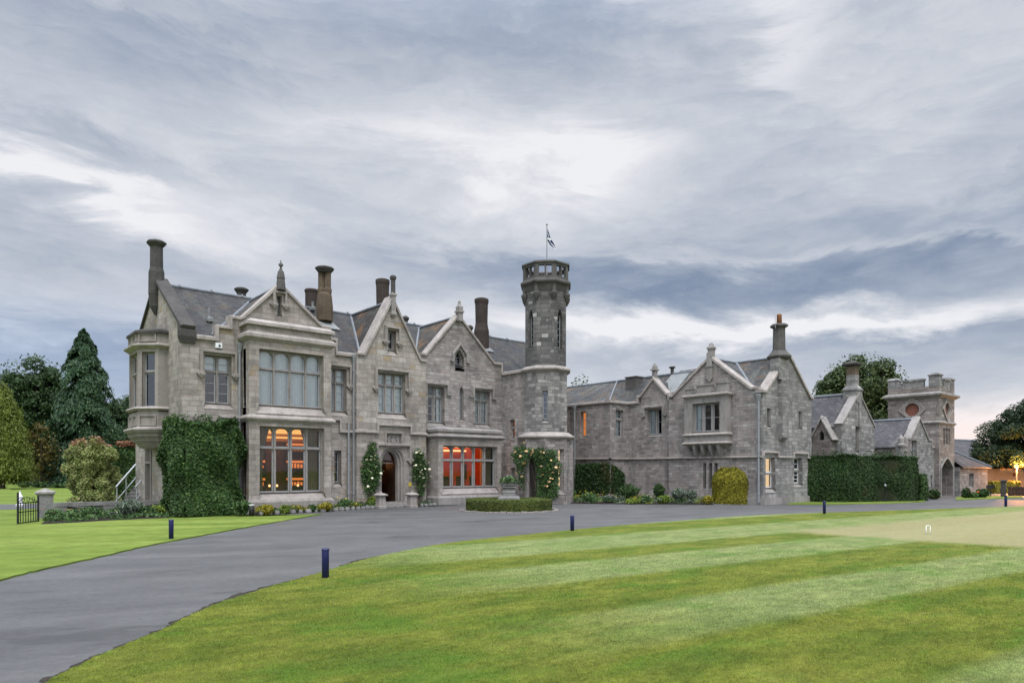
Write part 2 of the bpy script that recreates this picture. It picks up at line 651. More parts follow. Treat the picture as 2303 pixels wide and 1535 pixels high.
def mat_pane(name, refl=.10, tint=(.93, .95, .96)):
    m, t, o = newmat(name)
    lw = t.new('ShaderNodeLayerWeight')
    lw.inputs[0].default_value = .35
    f = t.m('MULTIPLY_ADD', lw.outputs['Fresnel'], .8, refl, clamp=True)
    tr = t.new('ShaderNodeBsdfTransparent')
    tr.inputs[0].default_value = (*tint, 1)
    gl = t.new('ShaderNodeBsdfGlossy')
    gl.inputs['Roughness'].default_value = .03
    g = t.new('ShaderNodeNewGeometry')
    bn = t.new('ShaderNodeBump')
    bn.inputs['Strength'].default_value = .025
    bn.inputs['Distance'].default_value = .05
    t.put(bn.inputs['Height'], t.noise(g.outputs['Position'], 2.2, 2.0))
    t.l.new(bn.outputs[0], gl.inputs['Normal'])
    mxs = t.new('ShaderNodeMixShader')
    t.put(mxs.inputs[0], f)
    t.l.new(tr.outputs[0], mxs.inputs[1])
    t.l.new(gl.outputs[0], mxs.inputs[2])
    t.l.new(mxs.outputs[0], o.inputs[0])
    return m


M = {}
M['ashlar'] = mat_masonry('ashlar_stone', [(0, (.238, .213, .192)), (.3, (.302, .271, .244)), (.6, (.350, .316, .285)), (.85, (.316, .273, .245)), (1, (.390, .357, .326))],
                          .54, .205, (.145, .13, .118), .009, .55, .7, .02, .9)
M['rubble'] = mat_masonry('squared_rubble', [(0, (.188, .172, .163)), (.3, (.264, .241, .228)), (.6, (.322, .294, .277)), (.85, (.280, .236, .221)), (1, (.380, .355, .334))],
                          .42, .14, (.125, .116, .11), .011, .52, .6, .05, .12)
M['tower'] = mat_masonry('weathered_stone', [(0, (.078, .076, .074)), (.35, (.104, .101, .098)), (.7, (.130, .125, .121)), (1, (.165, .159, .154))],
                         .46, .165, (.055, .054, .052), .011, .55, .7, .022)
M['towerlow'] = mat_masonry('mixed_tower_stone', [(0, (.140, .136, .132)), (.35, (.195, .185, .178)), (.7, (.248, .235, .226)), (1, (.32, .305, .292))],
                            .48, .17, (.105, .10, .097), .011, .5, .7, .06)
M['range'] = mat_masonry('coursed_stone', [(0, (.158, .154, .149)), (.4, (.218, .212, .206)), (.75, (.254, .246, .237)), (1, (.305, .296, .285))],
                         .42, .16, (.115, .11, .106), .012, .5, .7, .025)
M['gatestone'] = mat_masonry('pinkish_stone', [(0, (.155, .138, .128)), (.4, (.215, .188, .173)), (.75, (.248, .215, .194)), (1, (.30, .274, .255))],
                             .46, .16, (.13, .118, .11), .011, .5, .7, .03)
M['dressed'] = mat_plain('dressed_stone', (.270, .245, .224), .20, .88, 18., 1.1, (.11, .10, .095), .5, streak=.42)
M['dressgrey'] = mat_plain('grey_dressed_stone', (.265, .248, .234), .20, .88, 18., 1.1, (.10, .096, .092), .55, streak=.45)
M['coping'] = mat_plain('coping_stone', (.325, .293, .270), .22, .85, 14., 1.4, (.13, .115, .105), .6, lo=.52, hi=.72, streak=.30)
M['darkstone'] = mat_plain('soot_dark_stone', (.066, .062, .059), .30, .9, 12., 1.4, (.04, .038, .036), .6)
M['crown'] = mat_plain('dark_crown_stone', (.095, .090, .086), .30, .9, 12., 1.8, (.05, .047, .045), .55)
M['ochre'] = mat_plain('ochre_chimney_stone', (.105, .080, .055), .30, .9, 12., 1.6, (.06, .055, .05), .6)
M['brownpot'] = mat_plain('brown_chimney_render', (.048, .037, .032), .25, .8, 10., 1.6, (.05, .042, .038), .5)
M['clay'] = mat_plain('clay_pot', (.26, .115, .06), .2, .7, 14., 2.0)
M['slate'] = mat_slate('slate', (.021, .021, .022), (.048, .048, .050), (.068, .072, .056), .62, .18)
M['slateold'] = mat_slate('lichened_slate', (.029, .026, .024), (.062, .058, .053), (.090, .088, .070), .6, .75)
M['slatewing'] = mat_slate('streaked_slate', (.032, .034, .034), (.074, .076, .076), (.130, .140, .122), .6, .45)
M['slatepurple'] = mat_slate('purple_slate', (.040, .037, .041), (.080, .076, .082), (.14, .137, .128), .45, .0)
M['lead'] = mat_plain('lead_flashing', (.165, .18, .20), .2, .55, 9., 2.0)
M['whiteflash'] = mat_plain('pale_lead_flashing', (.19, .20, .20), .25, .6, 9., 2.0)
M['pipe'] = mat_flat('grey_paint', (.24, .25, .26), .5)
M['white'] = mat_flat('white_paint', (.72, .74, .75), .45)
M['sash'] = mat_flat('grey_sash_paint', (.29, .305, .32), .5)
M['pane'] = mat_pane('window_glass', .10)
M['panelit'] = mat_pane('clear_window_glass', .03, (.97, .97, .97))
M['net'] = mat_flat('net_curtain', (.78, .86, .89), .9)
M['shade'] = mat_flat('blind_cloth', (.58, .63, .65), .9)
M['olive'] = mat_flat('olive_curtain', (.16, .145, .085), .9)
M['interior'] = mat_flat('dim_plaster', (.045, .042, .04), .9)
M['wood'] = mat_plain('dark_wood', (.035, .019, .013), .35, .45, 9., 3.0)
M['doorbrown'] = mat_plain('brown_door_wood', (.032, .026, .024), .3, .55, 9., 3.0)
M['librarywood_lit'] = mat_plain('lit_library_panelling', (.11, .052, .024), .3, .5, 9., 3.0)  # wood lightened in colour so the library looks lamplit
M['redwall'] = mat_flat('red_wallpaper', (.52, .105, .055), .9)
M['wall_glow'] = mat_flat('tan_wall_glow', (.36, .20, .09), .9)  # lighter tan that paints lamplight onto the upper library wall
M['cream'] = mat_flat('cream_plaster', (.72, .58, .38), .9)
M['amber'] = mat_emit('amber_cove_light', (1.0, .46, .12), 1.15)
M['amberhot'] = mat_emit('warm_light', (1.0, .56, .22), 1.9)
M['orangelit'] = mat_emit('orange_lit_room', (1.0, .33, .09), .62)
M['creamlit'] = mat_emit('cream_lit_room', (1.0, .70, .40), .95)
M['shelflit'] = mat_emit('lit_shelf', (1.0, .27, .06), .80)
M['bulb'] = mat_emit('lamp_bulb', (1.0, .52, .13), 5.5)
M['blue'] = mat_flat('navy_paint', (.012, .016, .085), .4)
M['iron'] = mat_flat('black_iron', (.014, .014, .015), .5)
M['steel'] = mat_flat('galvanised_steel', (.42, .44, .46), .4, .6)
M['whiteplaster'] = mat_flat('cream_render', (.62, .55, .48), .9)
M['timber'] = mat_plain('brown_timber', (.055, .030, .022), .3, .6, 9., 3.0)
M['greytimber'] = mat_plain('weathered_rail_stone', (.19, .186, .178), .3, .9, 14., 2.0, (.06, .06, .055), .6)
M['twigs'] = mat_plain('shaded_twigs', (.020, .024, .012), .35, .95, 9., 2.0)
M['bark'] = mat_plain('bark', (.075, .062, .05), .35, .95, 9., 2.0)
M['soil'] = mat_plain('dark_soil', (.032, .026, .021), .35, .95, 20., 2.0)
M['redstone'] = mat_plain('red_sandstone_disc', (.20, .085, .062), .2, .9, 14., 2.0)
M['gold'] = mat_flat('brass_plate', (.42, .33, .05), .4)
M['flagblue'] = mat_flat('flag_blue', (.006, .014, .075), .8)
M['flagwhite'] = mat_flat('flag_white', (.75, .77, .80), .8)

M['ivy'] = mat_leaf('ivy_leaves', [(0, (.022, .052, .016)), (.5, (.042, .090, .026)), (.85, (.075, .140, .036)), (1, (.125, .190, .058))])
M['hedge'] = mat_leaf('yew_hedge_leaves', [(0, (.012, .032, .010)), (.6, (.028, .064, .017)), (.9, (.056, .108, .028)), (1, (.10, .145, .05))], patch=(.055, .062, .018), pscale=.9, plo=.56, phi=.70)
M['box'] = mat_leaf('box_hedge_leaves', [(0, (.045, .065, .014)), (.6, (.085, .115, .022)), (1, (.16, .19, .04))])
M['topiary'] = mat_leaf('golden_yew_leaves', [(0, (.11, .115, .010)), (.5, (.215, .20, .016)), (1, (.40, .35, .04))])
M['pinkhedge'] = mat_leaf('photinia_leaves', [(0, (.15, .21, .06)), (.55, (.28, .33, .11)), (.90, (.40, .42, .18)), (1, (.46, .33, .22))])
M['pinktip'] = mat_leaf('young_red_leaves', [(0, (.20, .11, .06)), (.6, (.34, .16, .10)), (1, (.42, .26, .17))])
M['conifer'] = mat_leaf('weeping_conifer_needles', [(0, (.019, .046, .023)), (.6, (.036, .079, .036)), (1, (.078, .130, .058))], .15)
M['decid'] = mat_leaf('dark_broad_leaves', [(0, (.020, .044, .017)), (.6, (.037, .074, .025)), (1, (.070, .115, .038))])
M['decidmid'] = mat_leaf('mid_green_leaves', [(0, (.030, .050, .016)), (.6, (.052, .082, .024)), (1, (.095, .125, .04))])
M['yellowtree'] = mat_leaf('yellow_green_needles', [(0, (.070, .100, .014)), (.6, (.125, .165, .024)), (1, (.20, .235, .045))])
M['gold_shrub'] = mat_leaf('gold_brown_leaves', [(0, (.05, .045, .012)), (.6, (.10, .085, .022)), (1, (.16, .13, .03))])
M['yew'] = mat_leaf('yew_needles', [(0, (.010, .024, .010)), (.6, (.020, .042, .015)), (1, (.042, .070, .022))], .15)
M['bedgreen'] = mat_leaf('bed_leaves', [(0, (.025, .055, .018)), (.45, (.05, .105, .03)), (.8, (.09, .17, .05)), (1, (.16, .22, .10))])
M['bedlime'] = mat_leaf('lime_leaves', [(0, (.08, .14, .02)), (.6, (.15, .22, .03)), (1, (.28, .33, .06))])
M['bedgold'] = mat_leaf('gold_leaves', [(0, (.14, .13, .012)), (.6, (.26, .23, .02)), (1, (.40, .34, .05))])
M['bedgrey'] = mat_leaf('silvery_leaves', [(0, (.08, .11, .08)), (.6, (.13, .165, .12)), (1, (.22, .26, .20))])
M['petalwhite'] = mat_flat('white_petals', (.80, .76, .60), .8)
M['petalpeach'] = mat_flat('peach_petals', (.80, .56, .30), .8)
M['petalyellow'] = mat_flat('yellow_petals', (.70, .58, .06), .8)
M['petalorange'] = mat_flat('orange_petals', (.65, .17, .02), .8)
M['petalred'] = mat_flat('crimson_petals', (.12, .012, .025), .8)
M['petalpink'] = mat_flat('pink_petals', (.50, .30, .36), .8)

# mown grass: bands left by the mower, mottling, a worn pale playing square
MOW = R(-6.8)
mu, mp = (math.cos(MOW), math.sin(MOW)), (-math.sin(MOW), math.cos(MOW))
PALE = [gp(1774, 1198), gp(2249, 1155), gp(2303, 1234)]


def grass_colour(t, P):
    rel = t.vm('SUBTRACT', P, (CX, CY, 0))
    q = t.vm('DOT_PRODUCT', rel, (mp[0], mp[1], 0))
    u = t.vm('DOT_PRODUCT', rel, (mu[0], mu[1], 0))
    wob = t.noise(P, .8, 3.0, .6)
    q2 = t.m('MULTIPLY_ADD', t.m('SUBTRACT', wob, .5), .22, q)
    b = .013
    edges = [1.0, 2.6, 4.65, 6.1, 7.9, 9.6, 10.9, 13.2, 15.2, 17.0]      # band borders, metres from the camera line
    stops, val = [(0, .0)], 0.
    for e in edges:
        stops += [(e / 20 - b / 2.2, val), (e / 20 + b / 2.2, 1 - val)]
        val = 1 - val
    band = t.ramp(t.m('DIVIDE', q2, 20.0), stops)
    band = t.m('MULTIPLY', band, t.sstep(u, 3.0, 7.5))
    m1 = t.noise(t.xyz(t.m('MULTIPLY', u, .75), t.m('MULTIPLY', q, 1.5), 0), .9, 5.0, .62)
    m2 = t.noise(t.xyz(t.m('MULTIPLY', u, .8), t.m('MULTIPLY', q, 1.6), 4.), 3.4, 5.0, .66)
    m3 = t.noise(P, 70.0, 5.0, .72)
    dark = t.ramp(m1, [(.30, (.064, .100, .016)), (.46, (.097, .124, .019)), (.60, (.138, .152, .027)), (.76, (.100, .148, .026))])
    light = t.ramp(m1, [(.30, (.140, .182, .062)), (.55, (.182, .215, .084)), (.75, (.212, .236, .096))])
    c = t.mix(t.m('MULTIPLY', band, .85), dark, light)
    straw = t.sstep(t.noise(t.xyz(u, t.m('MULTIPLY', q, 1.7), 9.), 1.9, 6.0, .7), .60, .74)
    c = t.mix(t.m('MULTIPLY', straw, .55), c, (.20, .175, .065))
    c = t.mix(1.0, c, t.ramp(m2, [(.28, .70), (.5, .97), (.72, 1.24)]), 'MULTIPLY')
    m5 = t.noise(t.xyz(u, t.m('MULTIPLY', q, 1.3), 2.), 11.0, 6.0, .72)
    c = t.mix(1.0, c, t.ramp(m5, [(.28, .74), (.5, 1.0), (.72, 1.24)]), 'MULTIPLY')
    grn = t.sstep(t.noise(t.xyz(u, t.m('MULTIPLY', q, 1.5), 6.), .75, 6.0, .66), .50, .66)
    c = t.mix(t.m('MULTIPLY', grn, .45), c, (.055, .135, .016))
    c = t.mix(1.0, c, t.ramp(m3, [(.25, .76), (.75, 1.22)]), 'MULTIPLY')
    # worn pale square (its two near edges)
    (ax, ay), (bx, by), (cx2, cy2) = PALE
    def side(p, qn, inside):
        ex, ey = qn[0] - p[0], qn[1] - p[1]
        L = math.hypot(ex, ey)
        nx, ny = -ey / L, ex / L
        if (inside[0] - p[0]) * nx + (inside[1] - p[1]) * ny < 0:
            nx, ny = -nx, -ny
        dd = t.vm('DOT_PRODUCT', t.vm('SUBTRACT', P, (p[0], p[1], 0)), (nx, ny, 0))
        return t.sstep(t.m('MULTIPLY_ADD', t.m('SUBTRACT', m1, .5), .9, dd), -.45, .45)
    pale = t.m('MULTIPLY', side(PALE[0], PALE[1], PALE[2]), side(PALE[0], PALE[2], PALE[1]))
    pc = t.ramp(m2, [(.3, (.215, .215, .10)), (.5, (.275, .250, .135)), (.62, (.245, .20, .118)), (.78, (.30, .265, .155))])
    return t.mix(t.m('MULTIPLY', pale, .78), c, pc), m3


M['lawn'], t, o = newmat('mown_grass')
g = t.new('ShaderNodeNewGeometry')
c, h = grass_colour(t, g.outputs['Position'])
bsdf(t, o, c, .9, h, .7, .02, spec=.1)
M['blade'], t, o = newmat('grass_blades')
g = t.new('ShaderNodeNewGeometry')
c, h = grass_colour(t, t.vm('MULTIPLY', g.outputs['Position'], (1, 1, 0)))
c = t.mix(1.0, c, t.ramp(g.outputs['Random Per Island'], [(0, .62), (.6, .95), (1, 1.5)]), 'MULTIPLY')
df = t.new('ShaderNodeBsdfDiffuse')
t.put(df.inputs[0], c)
tl_ = t.new('ShaderNodeBsdfTranslucent')
t.put(tl_.inputs[0], c)
mxs = t.new('ShaderNodeAddShader')
t.l.new(df.outputs[0], mxs.inputs[0])
t.l.new(tl_.outputs[0], mxs.inputs[1])
t.l.new(mxs.outputs[0], o.inputs[0])

# open grass (left lawn and beyond): fresh green with soft long bands
M['grassfar'], t, o = newmat('field_grass')
g = t.new('ShaderNodeNewGeometry')
P = g.outputs['Position']
x, y, z = t.sep(P)
rel = t.vm('SUBTRACT', P, (CX, CY, 0))
q = t.vm('DOT_PRODUCT', rel, (-RT[0] * .25 + VD[0], -RT[1] * .25 + VD[1], 0))
u = t.vm('DOT_PRODUCT', rel, (RT[0], RT[1], 0))
m1 = t.noise(t.xyz(t.m('MULTIPLY', u, .22), q, 0), .55, 4.0, .6)
m3 = t.noise(P, 30.0, 4.0, .7)
m4 = t.noise(P, 2.2, 5.0, .65)
c = t.ramp(m1, [(.30, (.082, .125, .022)), (.5, (.122, .170, .030)), (.68, (.175, .218, .050))])
c = t.mix(1.0, c, t.ramp(m3, [(.25, .72), (.75, 1.25)]), 'MULTIPLY')
c = t.mix(1.0, c, t.ramp(m4, [(.28, .78), (.72, 1.22)]), 'MULTIPLY')
bsdf(t, o, c, .9, m3, .6, .02, spec=.1)

# asphalt: worn grey, darker damp patches and tyre sweeps
M['asphalt'], t, o = newmat('worn_asphalt')
g = t.new('ShaderNodeNewGeometry')
P = g.outputs['Position']
a = t.noise(P, 85.0, 4.0, .8)
b = t.noise(P, 1.0, 6.0, .62)
rel = t.vm('SUBTRACT', P, (CX, CY, 0))
q = t.vm('DOT_PRODUCT', rel, (VD[0] * .93 - RT[0] * .36, VD[1] * .93 - RT[1] * .36, 0))
u = t.vm('DOT_PRODUCT', rel, (RT[0] * .93 + VD[0] * .36, RT[1] * .93 + VD[1] * .36, 0))
sw = t.noise(t.xyz(t.m('MULTIPLY', u, .16), t.m('MULTIPLY', q, .8), 0), 1.3, 5.0, .6, .6)
c = t.ramp(sw, [(.32, (.058, .058, .059)), (.42, (.074, .074, .074)), (.52, (.081, .081, .081)), (.64, (.096, .095, .094))])
c = t.mix(1.0, c, t.ramp(a, [(.25, .55), (.5, 1.0), (.75, 1.5)]), 'MULTIPLY')
c = t.mix(1.0, c, t.ramp(b, [(.3, .82), (.7, 1.12)]), 'MULTIPLY')
mid = t.noise(P, 11.0, 8.0, .75)
c = t.mix(1.0, c, t.ramp(mid, [(.25, .72), (.5, 1.0), (.75, 1.28)]), 'MULTIPLY')
pat = t.sstep(t.noise(t.xyz(t.m('MULTIPLY', u, .3), q, 5.), .8, 8.0, .66), .58, .63)
c = t.mix(t.m('MULTIPLY', pat, .6), c, (.046, .046, .047))
rr = t.m('MULTIPLY_ADD', pat, -.25, .62)
bsdf(t, o, c, rr, a, .5, .012, spec=.35)


# ------------------------------------------------------------------ ground
def sheet(name, pts, z, mat, skirt=0.0):
    mb = MB()
    tri = tessellate_polygon([[Vector((a, b, 0)) for a, b in pts]])
    mb.add([(a, b, z) for a, b in pts], tri)
    if skirt:
        k = len(pts)
        mb.add([(a, b, z) for a, b in pts] + [(a, b, z - skirt) for a, b in pts],
               [(i, (i + 1) % k, k + (i + 1) % k, k + i) for i in range(k)])
    o = mb.build(name, mat)
    return tag(o, kind='structure')


def inside(px, py, poly):
    c = np.zeros(len(px), bool)
    j = len(poly) - 1
    for i in range(len(poly)):
        xi, yi = poly[i]
        xj, yj = poly[j]
        hit = ((yi > py) != (yj > py)) & (px < (xj - xi) * (py - yi) / ((yj - yi) or 1e-9) + xi)
        c ^= hit
        j = i
    return c


mb = MB()
ring0 = [(math.cos(a) * 700, math.sin(a) * 700, -.035) for a in np.linspace(0, 2 * math.pi, 48, endpoint=False)]
mb.add(ring0, [tuple(range(48))])
tag(mb.build('ground', M['grassfar']), kind='structure')

E1 = cr([gp(*p) for p in [(-260, 1720), (115, 1535), (224, 1480), (360, 1423), (479, 1366), (615, 1321), (724, 1290), (808, 1264), (886, 1246),
                          (1016, 1222), (1200, 1202), (1361, 1186), (1518, 1173), (1727, 1158.5), (1988, 1149.6), (2303, 1139)]], 40)
E1 = [(x + .010 * math.sin(i * .55) + .012 * math.sin(i * .21 + 1) + .006 * math.sin(i * 1.9), y + .009 * math.sin(i * .83) + .006 * math.sin(i * 2.4)) for i, (x, y) in enumerate(E1)]
E1 += [(46, -26), (60, -30)]
E2 = cr([gp(*p) for p in [(724, 1156.5), (599, 1178), (469, 1202), (333, 1228), (234, 1251), (94, 1282), (0, 1306), (-200, 1362)]], 8)
E2 = [(x + .02 * math.sin(i * 1.9), y + .02 * math.sin(i * 2.7 + 1)) for i, (x, y) in enumerate(E2)]
sheet('drive', E1 + [(60, 8), (0.5, 8), (0.5, -.2)] + E2 + [(-34, -24), (-26, -44)], 0.0, M['asphalt'])
LAWN = E1 + [(60, -60), (-20, -60), (-15, -45)]
sheet('lawn', LAWN, .035, M['lawn'], .05)
LAWN_SIDE = E2 + [(-34, -24), (-90, -10), (-90, 60), (-2.0, 60), (-2.0, 1.5), gp(385, 1167), gp(560, 1163)]
sheet('side_lawn', LAWN_SIDE, .03, M['grassfar'], .05)
# crumbling earth along the lawn edge
mb = MB()
lo, hi = [], []
for i in range(24, 424):
    (x0, y0), (x1, y1) = E1[i], E1[i + 1]
    L = math.hypot(x1 - x0, y1 - y0) or 1
    nx, ny = -(y1 - y0) / L, (x1 - x0) / L
    wd = .055 + .045 * math.sin(i * .17) ** 2 + .03 * math.sin(i * .41 + 2) ** 2 + .012 * math.sin(i * 1.3) + .17 * math.exp(-((i - 186) / 22.0) ** 2) * (.6 + .4 * math.sin(i * .35)) + .10 * math.exp(-((i - 290) / 22.0) ** 2)
    lo.append((x0 - nx * .05, y0 - ny * .05, .012))
    hi.append((x0 + nx * wd, y0 + ny * wd, .004))
k = len(lo)
mb.add(lo + hi, [(i, i + 1, k + i + 1, k + i) for i in range(k - 1)])
tag(mb.build('lawn_edge_soil', M['soil']), kind='structure')
# the gravel walk behind the gate on the left
sheet('garden_path', [gp(-60, 1149), gp(130, 1143), gp(310, 1141), gp(310, 1133), gp(130, 1133), gp(-60, 1136)], .036, M['asphalt'])
# grass strip in front of the long hedge
sheet('hedge_verge', [gp(1770, 1134), gp(1850, 1134.5), gp(2000, 1132), gp(2080, 1128.5), gp(2080, 1122), gp(1900, 1122), gp(1800, 1124)], .03, M['grassfar'], .03)
sheet('lodge_verge', [gp(2150, 1124), gp(2240, 1121), gp(2300, 1119), gp(2300, 1116), gp(2220, 1115), gp(2150, 1118)], .03, M['grassfar'], .03)

# short grass blades standing on the mown lawn near the viewer
n = 330000
dd = 4.6 * (15.5 / 4.6) ** rng.random(n) * 1.0
tt = rng.uniform(-.78, .80, n)
bx_ = CX + dd * (VD[0] + tt * RT[0])
by_ = CY + dd * (VD[1] + tt * RT[1])
ok = inside(bx_, by_, LAWN) & (rng.random(n) < np.clip((15.5 - dd) / 8.0, 0, 1))
bx_, by_, dd = bx_[ok], by_[ok], dd[ok]
n = len(dd)
hgt = rng.uniform(.008, .019, n) * (.75 + dd / 16)
wid = .0022 * (dd / 5) * rng.uniform(.7, 1.4, n)
ang = rng.uniform(0, 2 * np.pi, n)
lean = rng.normal(size=(n, 2)) * hgt[:, None] * .7
base = np.stack([bx_, by_, np.full(n, .034)], 1)
off = np.stack([np.cos(ang) * wid, np.sin(ang) * wid, np.zeros(n)], 1)
tip = base + np.concatenate([lean, hgt[:, None]], 1)
tag(np_mesh('grass', np.stack([base - off, base + off, tip], 1), 3, M['blade']), kind='stuff')


# ------------------------------------------------------------------ building helpers
def arched(s0, s1, z0, z1, rise=0.0, pointed=False, n=10):
    if rise <= 0:
        return [(s0, z0), (s1, z0), (s1, z1), (s0, z1)]
    pts = [(s0, z0), (s1, z0)]
    c, h = (s0 + s1) / 2, (s1 - s0) / 2
    for i in range(n + 1):
        x = 1 - 2 * i / n
        zz = z1 - rise + rise * ((1 - abs(x) ** 1.45) if pointed else (1 - abs(x) ** 2.6) ** .6)
        pts.append((c + x * h, zz))
    return pts


def curtain(par, fr, s0, s1, z0, z1, n, mat, amp=.035, wl=.17, tie=None, name='curtain'):
    k = max(6, int((s1 - s0) / wl * 6))
    mb = MB()
    rows = 6 if tie else 1
    vs = []
    for j in range(rows + 1):
        v = j / rows
        z = z1 + (z0 - z1) * v
        for i in range(k + 1):
            u = i / k
            s = s0 + (s1 - s0) * u
            if tie:
                q = math.sin(min(v / .62, 1) * math.pi / 2) * .45 if v < .62 else .45 - .12 * (v - .62)
                s = (s0 + (s - s0) * (1 - q)) if tie < 0 else (s1 - (s1 - s) * (1 - q))
            vs.append(fr.P(s, z, n + amp * math.sin(u * k / 6 * 2 * math.pi) + .3 * amp * math.sin(u * 17)))
    mb.add(vs, [(j * (k + 1) + i, j * (k + 1) + i + 1, (j + 1) * (k + 1) + i + 1, (j + 1) * (k + 1) + i)
                for j in range(rows) for i in range(k)])
    return mb.build(name, mat, par, True)


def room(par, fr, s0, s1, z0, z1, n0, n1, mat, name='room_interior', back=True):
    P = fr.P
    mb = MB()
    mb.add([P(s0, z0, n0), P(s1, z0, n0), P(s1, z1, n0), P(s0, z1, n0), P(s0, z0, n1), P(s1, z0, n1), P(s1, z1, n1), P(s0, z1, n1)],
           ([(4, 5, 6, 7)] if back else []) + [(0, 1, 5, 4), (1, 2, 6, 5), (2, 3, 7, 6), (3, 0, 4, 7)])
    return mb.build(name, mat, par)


def window(par, fr, px, py, nl=1, trans=None, rise=0.0, pointed=False, dep=.20, mull=.11, jamb=.05, hood=None, stop=False,
           sill=.22, flare=.08, fill='net', stone='dressed', bars=(0, 0), pane='pane', name='window', rect=None, sash=True, hoodpt=False, label=None, rpad=.1, backmat=None):
    """one stone-mullioned window; returns the outline to cut from its wall"""
    if rect:
        s0, s1, z0, z1 = rect
    else:
        s0, s1 = fr.s(px[0]), fr.s(px[1])
        z1, z0 = fr.z(px[0], py[0]), fr.z(px[0], py[1])
    top = arched(s0, s1, z0, z1, rise if pointed else 0, pointed)
    hole = ([(s0 - flare, z0 - sill), (s1 + flare, z0 - sill), (s1, z0)] if sill else [(s0, z0), (s1, z0)]) + top[2:] + ([(s0, z0)] if sill else [])
    e = .006
    outer = arched(s0 - e, s1 + e, z0 - e, z1 + e, rise if pointed else 0, pointed)
    wl = (s1 - s0 - 2 * jamb - (nl - 1) * mull) / nl
    holes = []
    zt = z1 - (z1 - z0) * trans if trans else None
    for i in range(nl):
        a = s0 + jamb + i * (wl + mull)
        b = a + wl
        hd = z1 - jamb
        if zt:
            holes.append(arched(a, b, zt + .05, hd, rise, pointed))
            holes.append([(a, z0 + .02), (b, z0 + .02), (b, zt - .05), (a, zt - .05)])
        else:
            holes.append(arched(a, b, z0 + .02, hd, rise, pointed))
    mb = MB()
    mb.fplate(fr, outer, -dep, -dep - .13, holes, chamf=min(.035 if nl > 1 or trans else .02, jamb * .6))
    wnd = mb.build(name, M[stone], par)
    if label:
        wnd['label'] = label
    # sashes and glass
    ng = -dep - .085
    if sash:
        mb = MB()
        for h in holes:
            a, b = h[0][0], h[1][0]
            c, d = h[0][1], max(p[1] for p in h)
            t = .028
            mb.fbox(fr, a - .01, a + t, c, d, ng - .02, ng + .02)
            mb.fbox(fr, b - t, b + .01, c, d, ng - .02, ng + .02)
            mb.fbox(fr, a + t, b - t, c - .01, c + t * 1.3, ng - .02, ng + .02)
            if rise == 0:
                mb.fbox(fr, a + t, b - t, d - t, d + .01, ng - .02, ng + .02)
            for j in range(1, bars[0] + 1):
                x = a + (b - a) * j / (bars[0] + 1)
                mb.fbox(fr, x - .011, x + .011, c + t * 1.3, d - t, ng - .012, ng + .012)
            nb = bars[1] if not zt or h[0][1] < zt else max(0, bars[1] // 2)
            for j in range(1, nb + 1):
                z = c + (d - c) * j / (nb + 1)
                mb.fbox(fr, a + t, b - t, z - .011, z + .011, ng - .014, ng + .014)
        mb.build('sash', M['sash'] if sash is True else M[sash], wnd)
    mb = MB()
    zr = z1 - (rise if pointed else 0)
    mb.add([fr.P(s0 + .01, z0, ng), fr.P(s1 - .01, z0, ng), fr.P(s1 - .01, zr, ng), fr.P(s0 + .01, zr, ng)], [(0, 1, 2, 3)])
    if pointed:
        mb.add([fr.P(a, b, ng) for a, b in arched(s0 + .01, s1 - .01, zr, z1 - .01, rise, True)[2:]], [tuple(range(11))])
    if pane != 'none':
        mb.build('pane', M[pane], wnd)
    if sill:
        mb = MB()
        a, b = -dep - .10, .012
        mb.loft([[fr.P(s0, z0, a), fr.P(s0 - flare, z0 - sill, b), fr.P(s0 - flare, z0 - sill - .02, b), fr.P(s0, z0 - sill - .02, a)],
                 [fr.P(s1, z0, a), fr.P(s1 + flare, z0 - sill, b), fr.P(s1 + flare, z0 - sill - .02, b), fr.P(s1, z0 - sill - .02, a)]])
        mb.build('sill', M['coping'] if stone == 'dressed' else M[stone], wnd)
    if hood is not None:
        mb = MB()
        hx = .10
        zz = z1 + .09
        if hoodpt:
            cpt = (s0 + s1) / 2
            pl = [(s0 - hx, z1 - hood), (s0 - hx, z1 - rise * .55), (cpt, z1 + .22), (s1 + hx, z1 - rise * .55), (s1 + hx, z1 - hood)]
            mb.band(fr, pl, .09, -.02, .12)
            mb.fbox(fr, s0 - hx - .20, s0 - hx - .002, z1 - hood, z1 - hood + .08, -.02, .119)
            mb.fbox(fr, s1 + hx + .002, s1 + hx + .20, z1 - hood, z1 - hood + .08, -.02, .119)
        else:
            pl = [(s0 - hx, z1 - hood), (s0 - hx, zz), (s1 + hx, zz), (s1 + hx, z1 - hood)]
            mb.band(fr, pl, .10, -.02, .13)
            for sg, sx in ((-1, s0 - hx - .05), (1, s1 + hx + .05)):
                if stop:      # diamond label stops
                    zc, r_ = z1 - hood - .13, .17
                    mb.fplate(fr, [(sx, zc - r_), (sx + r_, zc), (sx, zc + r_), (sx - r_, zc)], .125, -.02)
                    mb.fplate(fr, [(sx, zc - .08), (sx + .08, zc), (sx, zc + .08), (sx - .08, zc)], .17, .1)
                else:
                    mb.fbox(fr, sx - .05 + min(0, sg) * .16, sx + .05 + max(0, sg) * .16, z1 - hood - .09, z1 - hood + .001, -.02, .119)
        mb.build('hood_mould', M['dressed'] if stone == 'dressed' else M['dressgrey'], wnd)
    # what stands behind the glass
    nb_ = -.335
